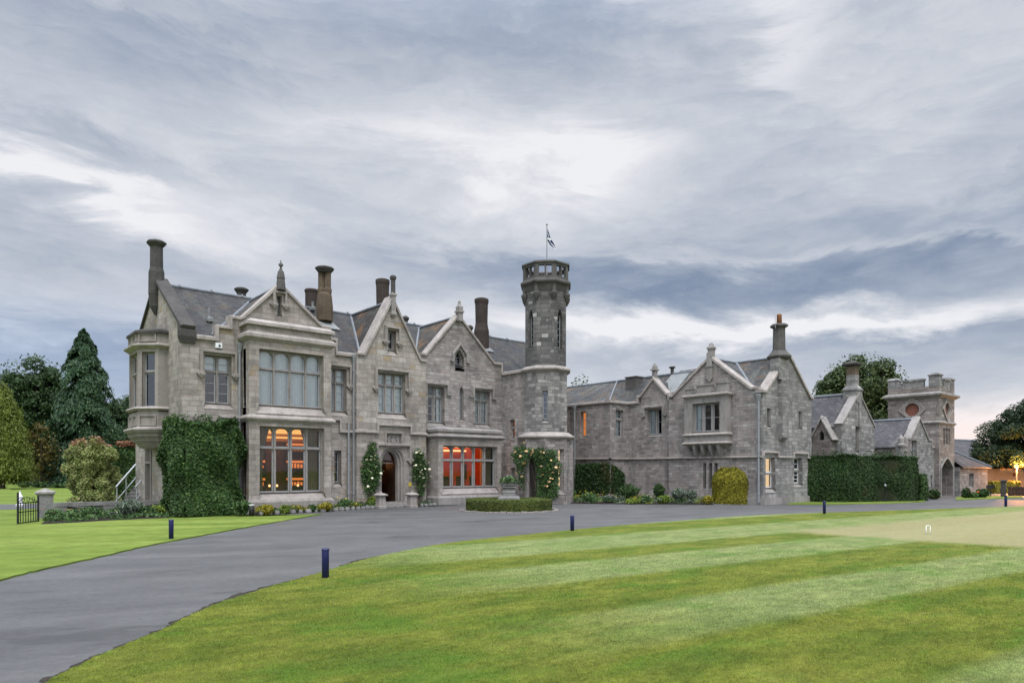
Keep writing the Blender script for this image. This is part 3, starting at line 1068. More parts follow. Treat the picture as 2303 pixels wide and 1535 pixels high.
    if fill in ('net', 'shade', 'netopen'):
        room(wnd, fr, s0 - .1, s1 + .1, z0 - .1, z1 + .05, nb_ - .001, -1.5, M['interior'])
        if fill == 'netopen':
            w_ = (s1 - s0) * .27
            curtain(wnd, fr, s0 - .05, s0 + w_, z0 - .05, z1, -.352, M['net'])
            curtain(wnd, fr, s1 - w_, s1 + .05, z0 - .05, z1, -.352, M['net'])
        else:
            curtain(wnd, fr, s0 - .05, s1 + .05, z0 - .05, z1 + .02, -.362, M['net' if fill == 'net' else 'shade'], .022, .2)
    elif fill == 'halfreflect':
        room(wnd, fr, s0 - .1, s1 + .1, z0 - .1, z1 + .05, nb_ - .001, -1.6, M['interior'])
        zb_ = z1 - (z1 - z0) * .34
        curtain(wnd, fr, s0 - .05, s1 + .05, zb_, z1 + .02, nb_ - .03, M['net'], .006, .3, name='blind')  # pale sheet added to imitate sky reflected in the upper panes
        curtain(wnd, fr, s0 - .05, s0 + (s1 - s0) * .10, z0 - .05, zb_, nb_ - .08, M['shade'])
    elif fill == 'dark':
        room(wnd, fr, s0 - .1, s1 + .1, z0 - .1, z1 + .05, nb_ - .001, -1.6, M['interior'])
    elif fill == 'blind':
        mb = MB()
        mb.fbox(fr, s0 + .005, s1 - .005, z0, z1 - .005, -dep - .16, -dep - .12)
        mb.build('blind_panel', M['shade' if pane != 'none' else 'crown'], wnd)
    elif fill in ('orangelit', 'creamlit', 'shelflit'):
        room(wnd, fr, s0 - rpad, s1 + rpad, z0 - .1, z1 + .05, nb_ - .001, -1.2, M[fill])
    return hole


def finial(par, x, y, rows, mat, name='finial', seg=4, rot=math.pi / 4):
    """rows: (pixel row, half width in pixels) at the depth of (x, y)"""
    d = depth_of(x, y)
    k = 1 / math.cos(math.pi / seg) if seg != 4 else 1.03
    mb = MB()
    mb.lathe(x, y, [(hw * d / F * k, zat(py, d)) for py, hw in rows], seg, rot)
    return mb.build(name, mat, par)


def chimney(par, px, fr_y, rows, cap, mat, capmat, seg=8, rot=math.pi / 8, twin=False, pot=None, label=None):
    rr = ray(px)
    d = (fr_y - CY) / rr[1]
    x, y = at(px, d)
    k = 1.0 / math.cos(math.pi / seg)
    pr = [(hw * d / F * k, zat(py, d)) for py, hw in rows]
    mb = MB()
    if twin:
        zsplit = pr[3][1]
        r_ = pr[-1][0]
        mb.lathe(x, y, [p for p in pr if p[1] <= zsplit + 1e-6], seg, rot)
        for sg in (-1, 1):
            mb.lathe(x + RT[0] * sg * r_ * .52, y + RT[1] * sg * r_ * .52, [(r_ * .66 * 1.0, zsplit - .05), (r_ * .72, zsplit + .12), (r_ * .58, zsplit + .25), (r_ * .58, pr[-1][1])], seg, rot)
    else:
        mb.lathe(x, y, pr, seg, rot)
    ch = mb.build('chimney', mat, par)
    if label:
        ch['label'] = label
    if cap:
        MB().lathe(x, y, [(hw * d / F * k, zat(py, d)) for py, hw in cap], seg, rot).build('chimney_cap', capmat, ch)
    if pot:
        MB().lathe(x, y, [(hw * d / F, zat(py, d)) for py, hw in pot], 14).build('chimney_pot', M['clay'], ch, True)
    return ch, x, y, d


def plan_ring(mb, fr, s0, s1, b, steps, back=-.05):
    """U-shaped course round a projecting bay: steps = (projection, z) from bottom to top"""
    mb.loft([[fr.P(s0 - p, z, back), fr.P(s0 - p, z, b + p), fr.P(s1 + p, z, b + p), fr.P(s1 + p, z, back)] for p, z in steps])
    return mb


def downpipe(par, x, y, z0, z1, r=.05, head=True):
    mb = MB()
    mb.tube([(x, y, z0), (x, y, z1)], r, 8)
    for z in np.arange(z0 + .4, z1, 1.8):
        mb.tube([(x, y, z), (x, y, z + .07)], r * 1.45, 8)
    if head:
        mb.lathe(x, y, [(r * 1.2, z1 - .02), (r * 2.6, z1 + .22), (r * 2.8, z1 + .32)], 4, math.pi / 4)
    return mb.build('downpipe', M['pipe'], par, False)


def gable_roof(par, A, B, half, rise, over=0.0, mat='slate', name='cross_roof', under=0.0):
    """saddle roof whose ridge runs from A to B (x,y,z); half span and drop"""
    ax, ay, az_ = A
    bx, by, bz = B
    L = math.hypot(bx - ax, by - ay)
    ux, uy = (bx - ax) / L, (by - ay) / L
    px_, py_ = -uy, ux
    mb = MB()
    t = .06
    def tri(x, y, z):
        return [(x + px_ * half, y + py_ * half, z - rise), (x, y, z), (x - px_ * half, y - py_ * half, z - rise),
                (x - px_ * half, y - py_ * half, z - rise - t), (x, y, z - t), (x + px_ * half, y + py_ * half, z - rise - t)]
    mb.loft([tri(ax, ay, az_), tri(bx, by, bz)])
    return mb.build(name, M[mat], par)


# ------------------------------------------------------------------ the mansion
house = empty('mansion', (7.5, 0, 0), 'grey sandstone mansion with three front gables, bay windows, arched entrance and slate roof', 'mansion')
FM = Fr(0, 0)                 # main facade plane
FC = Fr(0, -.3)               # entrance gable stands a little forward
XE = FM.s(1130)               # end of the facade at the tower return
EAVE, RIDGE, YR = 6.75, 9.43, 3.8
xc0, xc1 = FC.s(802), FC.s(958)

# bay one (library / drawing room)
B1 = .83
F1 = Fr(0, -B1)
b0, b1_ = F1.s(560), F1.s(745)
bay = None
mbw = MB()
up = dict(rect=(F1.s(583), F1.s(728), F1.z(583, 908), F1.z(583, 783)))
lw = dict(rect=(F1.s(584), F1.s(729.5), F1.z(584, 1108), F1.z(584, 957)))
bay = MB()
ztop1 = F1.z(563, 727)
bayo = empty('tmp', (0, 0, 0), None, None)
h1 = window(bayo, F1, None, None, 4, .35, .22, fill=None, sill=.34, flare=.12, dep=.24, jamb=.07, name='mullion_frame', **up)
h2 = window(bayo, F1, None, None, 4, .33, .20, fill=None, sill=.36, flare=.12, dep=.24, jamb=.07, name='mullion_frame', pane='panelit', **lw)
bay.fplate(F1, [(b0, 0), (b1_, 0), (b1_, ztop1), (b0, ztop1)], 0, -.34, [h1, h2])
FS = Fr(b0, 0, -90)           # left flank of the bay
sl_ = (.20, .50, up['rect'][2], up['rect'][3])
sl2 = (.20, .50, lw['rect'][2], lw['rect'][3])
h3 = window(bayo, FS, None, None, 1, .35, fill=None, rect=sl_, sill=.1, flare=.03, dep=.12, name='side_light')
h4 = window(bayo, FS, None, None, 1, .33, fill=None, rect=sl2, sill=.1, flare=.03, dep=.12, name='side_light')
bay.fplate(FS, [(-.05, 0), (B1 - .34, 0), (B1 - .34, ztop1), (-.05, ztop1)], 0, -.3, [
    [(a, b) for a, b in h3 if True], h4])
bay.box(b1_ - .3, b1_, -B1 + .34, .05, 0, ztop1)
bay.box(b0 + .3, b1_ - .3, -B1 + .34, .05, ztop1 - .25, ztop1 - .1)
bay_body = bay.build('bay_window', M['ashlar'], house)
bay_body['label'] = 'two-storey square bay window with flat parapet'
for c in list(bayo.children):
    c.parent = bay_body
    c.location = (0, 0, 0)
bpy.data.objects.remove(bayo)
mb = MB()
zc0, zc1 = F1.z(561, 757), F1.z(561, 749)
plan_ring(mb, FM, b0, b1_, B1, [(.02, zc0 - .10), (.16, zc0 + .02), (.16, zc1), (.02, zc1 + .12)])
mb.build('cornice', M['coping'], bay_body)
mb = MB()
zp = F1.z(563, 727)
plan_ring(mb, FM, b0, b1_, B1, [(.12, zp - .02), (.12, zp + .10), (-.10, zp + .24)])
mb.build('parapet_coping', M['coping'], bay_body)
mb = MB()
zs = F1.z(561, 940)
plan_ring(mb, FM, b0, b1_, B1, [(.02, zs - .12), (.14, zs), (.14, zs + .06), (.01, zs + .16)])
mb.build('string_course', M['coping'], bay_body)
mb = MB()
plan_ring(mb, FM, b0, b1_, B1, [(.10, -.05), (.10, .42), (.012, .52)])
mb.build('plinth', M['dressed'], bay_body)
# rooms behind the bay
zf = 3.95
room(bay_body, F1, b0 + .32, b1_ - .32, zf + .1, ztop1 - .3, -.36, -1.9, M['interior'], 'bedroom_interior')
curtain(bay_body, F1, b0 + .35, b1_ - .35, up['rect'][2] - .05, up['rect'][3] + .02, -.42, M['net'], .035, .22)
lib = room(bay_body, F1, b0 - 1.0, b1_ + .9, .35, zf - .1, -.84, -4.2, M['librarywood_lit'], 'library_interior')
room(bay_body, F1, b0 + .3, b1_ - .31, .35, zf - .1, -.36, -.839, M['wood'], 'bay_lining', False)
zw0, zw1 = lw['rect'][2], lw['rect'][3]
curtain(bay_body, F1, b0 + .34, b0 + 1.02, zw0 - .2, zw1 + .05, -.55, M['olive'], .04, .13, tie=-1)
curtain(bay_body, F1, b1_ - 1.15, b1_ - .34, zw0 - .2, zw1 + .05, -.55, M['olive'], .04, .13, tie=1)
mb = MB()
mb.fbox(F1, b0 - .95, b1_ + .85, 2.98, 3.82, -4.19, -4.17)  # strip whose lighter colour stands for light on the back wall
mb.build('wall_glow', M['wall_glow'], bay_body)
mb = MB()
mb.fbox(F1, b0 - .9, b1_ + .8, 3.34, 3.54, -4.12, -3.96)
mb.fbox(F1, b0 - .9, b1_ + .8, 3.12, 3.20, -4.12, -3.98)
mb.build('cove_light', M['amber'], bay_body)
for cx_, wsh in ((b0 + .55, .5), (b0 + 1.75, .7), (b1_ + .15, .75)):
    sh = MB()
    sh.fbox(F1, cx_ - wsh / 2 - .12, cx_ + wsh / 2 + .12, .5, 2.95, -4.19, -4.16)
    for zz in (.95, 1.75, 2.55):
        sh.fbox(F1, cx_ - wsh / 2 - .1, cx_ + wsh / 2 + .1, zz - .05, zz, -4.165, -3.85)
    case = sh.build('bookcase', M['wood'], bay_body)
    for zz in (.95, 1.75, 2.55):
        mb = MB()
        mb.fbox(F1, cx_ - wsh / 2, cx_ + wsh / 2, zz + .26, zz + .36, -4.15, -3.9)
        for q in range(5):
            xx = cx_ - wsh / 2 + wsh * (q + .5) / 5
            hgt_ = .1 + .13 * rnd.random()
            mb.fbox(F1, xx - .03, xx + .03, zz + .02, zz + hgt_, -4.1, -4.0)
        mb.build('shelf_light', M['shelflit'], bay_body)
for px in (606, 623, 670):
    xx = F1.s(px, -1.0)
    MB().lathe(xx, -B1 + 1.0, [(.0, .98), (.045, 1.0), (.05, 1.06), (.0, 1.10)], 8).build('table_lamp', M['amberhot'], bay_body)

# main wall, left part (both sides of the bay)
hl = window(house, FM, (461, 521), (796, 904), 2, .34, .10, fill='halfreflect', hood=.62, stop=True, bars=(0, 2), label='two-light window between the ivy and the bay')
hn = window(house, FM, (737, 780), (826, 922), 2, .33, .0, fill='net', hood=.62, stop=True, bars=(0, 2), label='narrow two-light upper window beside the bay')
hs = window(house, FM, (752, 768), (1012, 1085), 1, None, 0, fill='dark', bars=(0, 2), sill=.18, flare=.06, label='tall narrow ground-floor light')
mb = MB()
bh = [(b0 + .3, .3), (b1_ - .3, .3), (b1_ - .3, 6.2), (b0 + .3, 6.2)]
mb.fplate(FM, [(0, 0), (xc0 + .1, 0), (xc0 + .1, EAVE - .06), (0, EAVE - .06)], 0, -.35, [hl, hn, hs, bh])
# right part: gable three
g3l = FM.sz(957, 799)
g3r = FM.sz(1110, 818)
w1 = window(house, FM, (962, 1000), (867, 947), 2, .29, fill='netopen', hood=.30, bars=(0, 2), stone='dressgrey', label='two-light window left of the arrow slit')
w2 = window(house, FM, (1068.5, 1102), (877, 951), 2, .29, fill='shade', hood=.30, bars=(0, 2), stone='dressgrey', label='two-light window right of the arrow slit')
ls = window(house, FM, (1033, 1043), (868, 941), 1, None, .28, True, fill='blind', pane='panelit', stone='dressgrey', sash=False, sill=.12, flare=.04, name='arrow_slit', dep=.12, jamb=.012)
c0, c1 = FM.s(972), FM.s(1126)
bh2 = [(c0 + .6, .3), (c1 - .3, .3), (c1 - .3, 3.1), (c0 + .6, 3.1)]
ZR = EAVE - .06
mbr = MB()
mbr.fplate(FM, [(xc1 - .1, 0), (XE, 0), (XE, ZR), (xc1 - .1, ZR)], 0, -.35, [w1, w2, ls, bh2])
mb.build('wall', M['ashlar'], house)
mbr.build('wall', M['rubble'], house)
# end wall, back wall
FL = Fr(0, 7.6, -90)          # left end wall: s = 7.6 - y
oy0, oy1 = 2.0, 4.75
dr = (FL.s(339), FL.s(331.5))
door_rect = [(2.05, 0.0), (2.95, 0.0), (2.95, 2.75), (2.05, 2.75)]
orh = [(7.6 - oy1 + .35, 3.7), (7.6 - oy0 - .35, 3.7), (7.6 - oy0 - .35, 6.2), (7.6 - oy1 + .35, 6.2)]
zap = RIDGE + .1
mb = MB()
mb.fplate(FL, [(0, 0), (7.6 - .36, 0), (7.6 - .36, EAVE - .06), (7.6, EAVE - .06), (7.6, EAVE + .25), (3.8, zap), (0, EAVE + .25)], 0, -.35, [door_rect, orh])
mb.build('end_wall', M['ashlar'], house)
MB().box(.2, 20.0, 7.25, 7.6, 0, EAVE).box(19.7, 20.0, 1.6, 7.25, 0, EAVE).build('rear_wall', M['ashlar'], house)
mb = MB()
mb.fbox(FL, 2.05, 2.95, 0, 1.95, -.22, -.16)
mb.build('end_door', M['doorbrown'], house)
mb = MB()
mb.fplate(FL, [(1.95, 0), (3.05, 0), (3.05, 2.95), (1.95, 2.95)], .06, -.14, [[(2.07, .001), (2.93, .001), (2.93, 1.95), (2.07, 1.95)], [(2.07, 2.05), (2.93, 2.05), (2.93, 2.72), (2.07, 2.72)]], .0)
mb.build('door_surround', M['dressed'], house)
mb = MB()
mb.fbox(FL, 2.05, 2.95, 1.95, 2.75, -.24, -.2)
mb.build('fanlight', M['interior'], house)

# roofs
mb = MB()
rx0, rx1 = .36, 20.5
t_ = .08
mb.loft([[(x, .16, EAVE + .10), (x, YR, RIDGE), (x, 7.62, EAVE + .02), (x, 7.62, EAVE - .06), (x, YR, RIDGE - t_), (x, .16, EAVE + .02)] for x in (rx0, rx1)])
roof = mb.build('roof', M['slate'], house)
mb = MB()
mb.tube([(rx0, YR, RIDGE + .02), (rx1, YR, RIDGE + .02)], .07, 8)
for i in range(15):
    xx = rx0 + 1.3 * i + .5
    mb.tube([(xx, YR, RIDGE + .03), (xx + .06, YR, RIDGE + .03)], .11, 8)
mb.build('ridge_lead', M['lead'], roof)


def front_gable(fr, lfoot, apex, rfoot, zb, wallmat, holes, pre=(), post=(), n0=-.35, cop='coping', roofmat='slate', yb=3.7, label=None, hang=0.0):
    """gable wall above the eaves, its coping and the cross roof running back into the main roof"""
    L, A, Rr = fr.sz(*lfoot), fr.sz(*apex), fr.sz(*rfoot)
    outer = [(pre[0][0] if pre else L[0], zb), (post[-1][0] if post else Rr[0], zb)] + [p for p in post[::-1]] + [Rr, A, L] + [p for p in pre[::-1]]
    mb = MB()
    mb.fplate(fr, outer, 0, n0, holes)
    gab = mb.build('gable', M[wallmat], house)
    if label:
        gab['label'] = label
    mb = MB()
    mb.band(fr, list(pre) + [L, A, Rr] + list(post), .12, n0 - .02, .10)
    mb.build('coping', M[cop], gab)
    x, y, _ = fr.P(A[0], 0, 0)
    sl = (A[1] - (L[1] + Rr[1]) / 2) / ((Rr[0] - L[0]) / 2)
    za = A[1] - .02
    half = (za - (EAVE - .05)) / sl
    gr = gable_roof(gab, (x, y + .36, za), (x, yb, za), half, za - EAVE + .05, mat=roofmat)
    mb = MB()
    mb.tube([(x, y + .36, za + .03), (x, yb, za + .03)], .07, 8)
    # valleys where the cross roof meets the main slope
    ms = (RIDGE - EAVE) / YR
    yv = (za - EAVE) / ms
    for sg in (-1, 1):
        mb.tube([(x + sg * (half - .1), .2, EAVE + .14), (x, min(yv, 3.75), za + .02)], .06, 6)
    mb.build('lead_work', M['lead'], gab)
    return gab, x, y, A


# gable one above the bay
p_ = FM.pts
gs = window(house, FM, (623, 634), (664, 706), 1, None, 0, fill='blind', hood=.26, stop=True, sash=False, sill=.10, flare=.03, jamb=.02, name='blind_slit', pane='panelit')
gab1, gx1, gy1, gA1 = front_gable(FM, (549, 715), (629.5, 643), (723, 737), EAVE - .06, 'ashlar', [gs],
                                  pre=[(FM.s(491), EAVE + .05), (FM.s(491), FM.z(491, 737)), (FM.s(521), FM.z(491, 737)), (FM.s(521), FM.z(521, 716)), (FM.s(540), FM.z(521, 716))],
                                  post=[(FM.s(738), FM.z(723, 737)), (FM.s(742), FM.z(742, 765)), (FM.s(753), FM.z(742, 765)), (FM.s(753), EAVE + .05)], label='broad gable over the square bay', roofmat='slateold')
finial(gab1, gx1, -.1, [(652, 9.5), (634, 8.5), (628, 7.5), (626, 8.5), (611, 6), (608, 4.0), (603, 2.2), (600, 1.8), (598, 4.6), (594, 4.8), (591, 1.7), (585, .6)], M['crown'], seg=8, rot=math.pi / 8)
# entrance gable (steep)
gw = window(house, FC, (873, 891), (742, 784), 1, None, 0, fill='dark', hood=.42, stop=True, sill=.28, bars=(0, 1), name='attic_window')
cw = window(house, FC, (851, 912), (836, 926), 3, .31, 0, fill='net', hood=.62, stop=True, bars=(0, 2), sill=.26, label='three-light window over the entrance')
gab2, gx2, gy2, gA2 = front_gable(FC, (820, 799), (882, 676), (944, 812), EAVE - .25, 'ashlar', [gw], pre=[(FC.s(803), FC.z(820, 799))], post=[(FC.s(959.5), FC.z(944, 813))],
                                  n0=-.65, roofmat='slateold', label='steep gable over the arched entrance')
fx, fy = gx2, -.38
finial(gab2, fx, fy, [(714, 1), (708, 8), (704, 8), (701, 6.5), (666, 6.5), (665, 9), (661, 9), (659, 6)], M['dressgrey'], 'apex_pedestal')
finial(gab2, fx, fy, [(661, 5.6), (656, 4.9), (630, 4.9), (627, 6.8), (622, 7.0), (619, 3.5)], M['darkstone'], 'apex_chimney_shaft', 8)
# right-hand gable
aw = window(house, FM, (1023.5, 1044), (785, 829), 1, None, .42, True, fill='dark', hood=.62, hoodpt=True, sill=.09, flare=.02, bars=(0, 2), name='attic_window', stone='dressgrey')
gab3, gx3, gy3, gA3 = front_gable(FM, (957, 799), (1030, 712), (1110, 819), ZR, 'rubble', [aw], pre=[(FM.s(947), FM.z(957, 799))],
                                  post=[(FM.s(1125.5), FM.z(1110, 819)), (FM.s(1125.5), ZR + .02)], roofmat='slateold', label='gable with a pointed attic window')
finial(gab3, gx3, -.12, [(722, 8), (704, 8), (703, 11), (699, 11), (698, 7.5), (694, 8.2), (690, 8.4), (686, 4.6), (681, 2.8), (678, 3.2), (675, .6)], M['dressgrey'], seg=4)

# entrance front (below gable two)
arch = arched(FC.s(857), FC.s(899), 0.06, FC.z(857, 1012), .62, False, 16)
coa = [FC.sz(869, 1001), (FC.s(903), FC.sz(869, 1001)[1]), (FC.s(903), FC.z(869, 974)), FC.sz(869, 974)]
mb = MB()
ZC = EAVE - .25
mb.fplate(FC, [(xc0, 0), (xc1, 0), (xc1, ZC), (xc0, ZC)], 0, -.65, [cw, [(FC.s(853), .05), (FC.s(911), .05)] + arched(FC.s(853), FC.s(911), .05, FC.z(853, 1004), .66, False, 16)[2:], coa])
mb.build('entrance_front', M['ashlar'], house)
# door case: two receding arched orders
d0, d1 = FC.s(853), FC.s(911)
mb = MB()
zt_ = FC.z(853, 1004)
for i, (ins, nf, nk) in enumerate(((.0, -.02, -.14), (.10, -.10, -.26), (.20, -.22, -.40))):
    outer = arched(d0 - .006, d1 + .006, .05, zt_ + .006, .66, False, 16)
    inner = arched(d0 + ins + .08, d1 - ins - .08, .051, zt_ - ins * .8 - .08, .60, False, 16)
    mb.fplate(FC, outer, nf, nk + .001 * i, [inner], .03)
door = mb.build('entrance_door', M['dressed'], house)
zfan = FC.z(857, 1036)
mb = MB()
mb.fbox(FC, d0 + .25, d1 - .25, zfan - .06, zfan + .05, -.50, -.42)
mb.build('door_transom', M['wood'], door)
mb = MB()
mb.fplate(FC, arched(d0 + .2, d1 - .2, zfan, zt_ - .15, .6, False, 16), -.46, -.47)
mb.build('fanlight', M['panelit'], door)
room(door, FC, d0 - .3, d1 + .3, .04, zt_ + .1, -.66, -3.2, M['wood'], 'hall_interior')
mb = MB()
mb.fbox(FC, d0 + .5, d1 - .35, zfan + .10, zfan + .32, -1.9, -1.8)
mb.build('hall_lamp', M['shelflit'], door)
mb = MB()
for z in (1.15, 1.55, 2.0):
    mb.fbox(FC, d1 - .55, d1 - .1, z, z + .13, -3.1, -3.0)  # glowing bars stand in for the red glow inside the hall
mb.build('hall_glow_bar', M['shelflit'], door)
mb = MB()
xd = d1 - .28
mb.box(xd, xd + .06, -.3 + .45, -.3 + 1.25, .08, zfan - .06)
for z0_, z1_ in ((.25, 1.0), (1.15, zfan - .2)):
    mb.box(xd - .015, xd, -.3 + .56, -.3 + 1.14, z0_, z1_)
mb.build('door_leaf', M['wood'], door)
mb = MB()
for i in range(3):
    mb.box(d0 - .1 + i * .06, d1 + .15 - i * .06, -.85 + .28 * i, -.22 + .001 * i, .001 + .08 * i, .08 + .08 * i)
mb.build('door_step', M['dressgrey'], door)
mb = MB()      # square label over the door
lz = FC.z(848, 1001)
mb.band(FC, [(FC.s(849), FC.z(849, 1030)), (FC.s(849), lz), (FC.s(919), lz), (FC.s(919), FC.z(849, 1030))], .11, -.02, .13)
for sx in (FC.s(849) - .06, FC.s(919) + .06):
    zc_ = FC.z(849, 1034)
    mb.fplate(FC, [(sx, zc_ - .18), (sx + .17, zc_), (sx, zc_ + .18), (sx - .17, zc_)], .125, -.02)
mb.build('label_mould', M['dressed'], door)
# heraldic panel
cz0, cz1 = coa[0][1], coa[2][1]
cs0, cs1 = coa[0][0], coa[1][0]
mb = MB()
mb.fplate(FC, [(cs0 - .08, cz0 - .08), (cs1 + .08, cz0 - .08), (cs1 + .08, cz1 + .08), (cs0 - .08, cz1 + .08)], .05, -.05,
          [[(cs0 + .02, cz0 + .02), (cs1 - .02, cz0 + .02), (cs1 - .02, cz1 - .02), (cs0 + .02, cz1 - .02)]], .03)
mb.fbox(FC, cs0 - .01, cs1 + .01, cz0 - .01, cz1 + .01, -.14, -.10)
panel = mb.build('heraldic_panel', M['dressed'], house)
mb = MB()
cm, hh = (cs0 + cs1) / 2, cz1 - cz0
ww = cs1 - cs0
mb.fplate(FC, [(cm - .14 * ww, cz0 + .62 * hh), (cm - .14 * ww, cz0 + .32 * hh), (cm, cz0 + .16 * hh), (cm + .14 * ww, cz0 + .32 * hh), (cm + .14 * ww, cz0 + .62 * hh)], -.05, -.11)
mb.fplate(FC, [(cm - .10 * ww, cz0 + .66 * hh), (cm + .10 * ww, cz0 + .66 * hh), (cm + .07 * ww, cz0 + .80 * hh), (cm, cz0 + .90 * hh), (cm - .07 * ww, cz0 + .80 * hh)], -.06, -.11)
for sg in (-1, 1):      # rampant supporters
    q = lambda a, b: (cm + sg * a * ww, cz0 + b * hh)
    pl = [q(.42, .12), (q(.36, .35)), q(.43, .55), q(.36, .78), q(.26, .86), q(.19, .76), q(.25, .66), q(.16, .58), q(.24, .50), q(.26, .34), q(.18, .22), q(.20, .12), q(.30, .24)]
    mb.fplate(FC, pl if sg > 0 else pl[::-1], -.06, -.11)
mb.build('carved_arms', M['dressgrey'], panel)
mb = MB()
mb.fbox(FC, FC.s(918.5), FC.s(925), FC.z(918, 1093), FC.z(918, 1084), -.01, .025)
mb.build('brass_plate', M['gold'], house)

# bay two (dining room)
B2 = .95
F2 = Fr(0, -B2)
c0, c1 = F2.s(986), F2.s(1127)
r2 = (F2.s(997), F2.s(1119), F2.z(997, 1096), F2.z(997, 1001))
tmp = empty('tmp', (0, 0, 0), None, None)
hb = window(tmp, F2, None, None, 5, .36, .16, fill=None, sill=.30, flare=.08, dep=.2, jamb=.06, mull=.12, rect=r2, name='mullion_frame', pane='panelit')
zb2 = F2.z(986, 979)
mb = MB()
mb.fplate(F2, [(c0, 0), (c1, 0), (c1, zb2), (c0, zb2)], 0, -.3, [hb])
mb.box(c0, c0 + .3, -B2 + .3, .05, 0, zb2)
mb.box(c1 - .3, c1, -B2 + .3, .05, 0, zb2)
zpt = F2.z(986, 962)
mb.box(c0, c1, -B2, .05, zb2, zpt - .08)
bay2 = mb.build('bay_window', M['ashlar'], house)
bay2['label'] = 'single-storey square bay with five lights and red room'
for c in list(tmp.children):
    c.parent = bay2
    c.location = (0, 0, 0)
bpy.data.objects.remove(tmp)
mb = MB()
plan_ring(mb, FM, c0, c1, B2, [(.02, zb2 - .13), (.17, zb2 - .03), (.17, zb2 + .02), (.02, zb2 + .1)])
mb.build('cornice', M['dressgrey'], bay2)
mb = MB()
plan_ring(mb, FM, c0, c1, B2, [(.08, zpt - .14), (.08, zpt - .03), (-.12, zpt + .08)])
mb.build('parapet_coping', M['dressgrey'], bay2)
mb = MB()
plan_ring(mb, FM, c0, c1, B2, [(.09, -.05), (.09, .36), (.012, .45)])
mb.build('plinth', M['dressgrey'], bay2)
room(bay2, F2, c0 + .1, c1 + 1.2, .3, zb2 - .15, -1.36, -4.6, M['redwall'], 'dining_room_interior')
room(bay2, F2, c0 + .3, c1 - .3, .3, zb2 - .15, -.301, -1.359, M['cream'], 'bay_lining', False)
mb = MB()
mb.fbox(F2, c0 + .2, c1 + 1.1, zb2 - .36, zb2 - .2, -4.55, -4.35)
mb.fbox(F2, c0 + .2, c1 + 1.1, zb2 - .58, zb2 - .5, -4.55, -4.42)
mb.build('cove_light', M['amberhot'], bay2)
curtain(bay2, F2, c1 - .85, c1 - .32, r2[2] - .1, r2[3], -.45, M['olive'], .03, .12)
mb = MB()
xm = F2.s(1056, -4.5)
mb.fbox(F2, xm - .35, xm + .35, 1.15, 2.0, -4.58, -4.5)
mb.build('wall_picture', M['wood'], bay2)
mb = MB()
for i in range(4):
    xx = c0 + .9 + i * .85
    mb.fbox(F2, xx, xx + .38, .85, 1.35, -2.2, -2.15)
    mb.fbox(F2, xx, xx + .38, .35, .45, -2.2, -1.8)
mb.build('dining_chair_back', M['wood'], bay2)
for (px, rz, en, colr, par_, dn) in ((1060, 2.6, 72, (1, .45, .17), bay2, -3.0), (650, 3.0, 42, (1, .50, .18), bay_body, -3.2), (880, 2.0, 9, (1, .42, .16), door, -1.9)):
    ll = bpy.data.lights.new('room_lamp', 'POINT')
    ll.energy = en
    ll.color = colr
    ll.shadow_soft_size = .25
    lo_ = bpy.data.objects.new('room_lamp', ll)
    COL.objects.link(lo_)
    fr_ = F2 if par_ is bay2 else (F1 if par_ is bay_body else FC)
    lo_.location = fr_.P(fr_.s(px), rz, dn)

# string courses and eaves
mb = MB()
zs1 = FM.z(540, 941)
mb.band(FM, [(FM.s(492), zs1), (b0 - .14, zs1)], .10, -.02, .13)
mb.build('string_course', M['coping'], house)
mb = MB()
mb.band(FM, [(b1_ + .14, FM.z(752, 945)), (FM.s(762), FM.z(752, 945)), (FM.s(762), FM.z(765, 972)), (xc0 + .005, FM.z(765, 972))], .10, -.02, .13)
mb.build('string_course', M['coping'], house)
mb = MB()
zc_ = FC.z(803, 972)
zh = FC.z(848, 956)
mb.band(FC, [(xc0 - .13, zc_), (FC.s(850), zc_), (FC.s(850), zh), (FC.s(921), zh), (FC.s(921), zc_), (xc1 + .02, zc_)], .10, -.02, .13)
mb.build('string_course', M['coping'], house)
mb = MB()
mb.band(FM, [(-.1, EAVE - .1), (FM.s(491), EAVE - .1)], .17, -.36, .12)
mb.build('eaves_coping', M['coping'], house)
mb = MB()
mb.band(FM, [(FM.s(753), EAVE - .1), (xc0 + .01, EAVE - .1)], .17, -.36, .12)
mb.build('eaves_coping', M['coping'], house)
# end gable coping with kneeler
mb = MB()
mb.band(FL, [(0, EAVE + .25), (3.8, zap), (7.72, EAVE + .22)], .15, -.42, .10)
mb.loft([[FL.P(7.50, EAVE - .30, -.44), FL.P(7.50, EAVE - .30, .06), FL.P(7.68, EAVE - .30, .06), FL.P(7.68, EAVE - .30, -.44)],
         [FL.P(7.44, EAVE - .06, -.46), FL.P(7.44, EAVE - .06, .125), FL.P(7.76, EAVE - .06, .125), FL.P(7.76, EAVE - .06, -.46)],
         [FL.P(7.44, EAVE + .16, -.46), FL.P(7.44, EAVE + .16, .125), FL.P(7.76, EAVE + .16, .125), FL.P(7.76, EAVE + .16, -.46)],
         [FL.P(7.40, EAVE + .40, -.44), FL.P(7.40, EAVE + .40, .115), FL.P(7.55, EAVE + .40, .115), FL.P(7.55, EAVE + .40, -.44)]])
mb.build('end_gable_coping', M['darkstone'], house)
# rainwater pipes
downpipe(house, FM.s(539, .1), -.1, .5, FM.z(539, 790))
downpipe(house, FM.s(795, .1), -.12, .2, FM.z(795, 815))
downpipe(house, FM.s(784, .1), -.1, .2, FM.z(784, 950), head=False)
downpipe(house, FM.s(1138, .1) - .1, -.12, 3.2, FM.z(1136, 862))
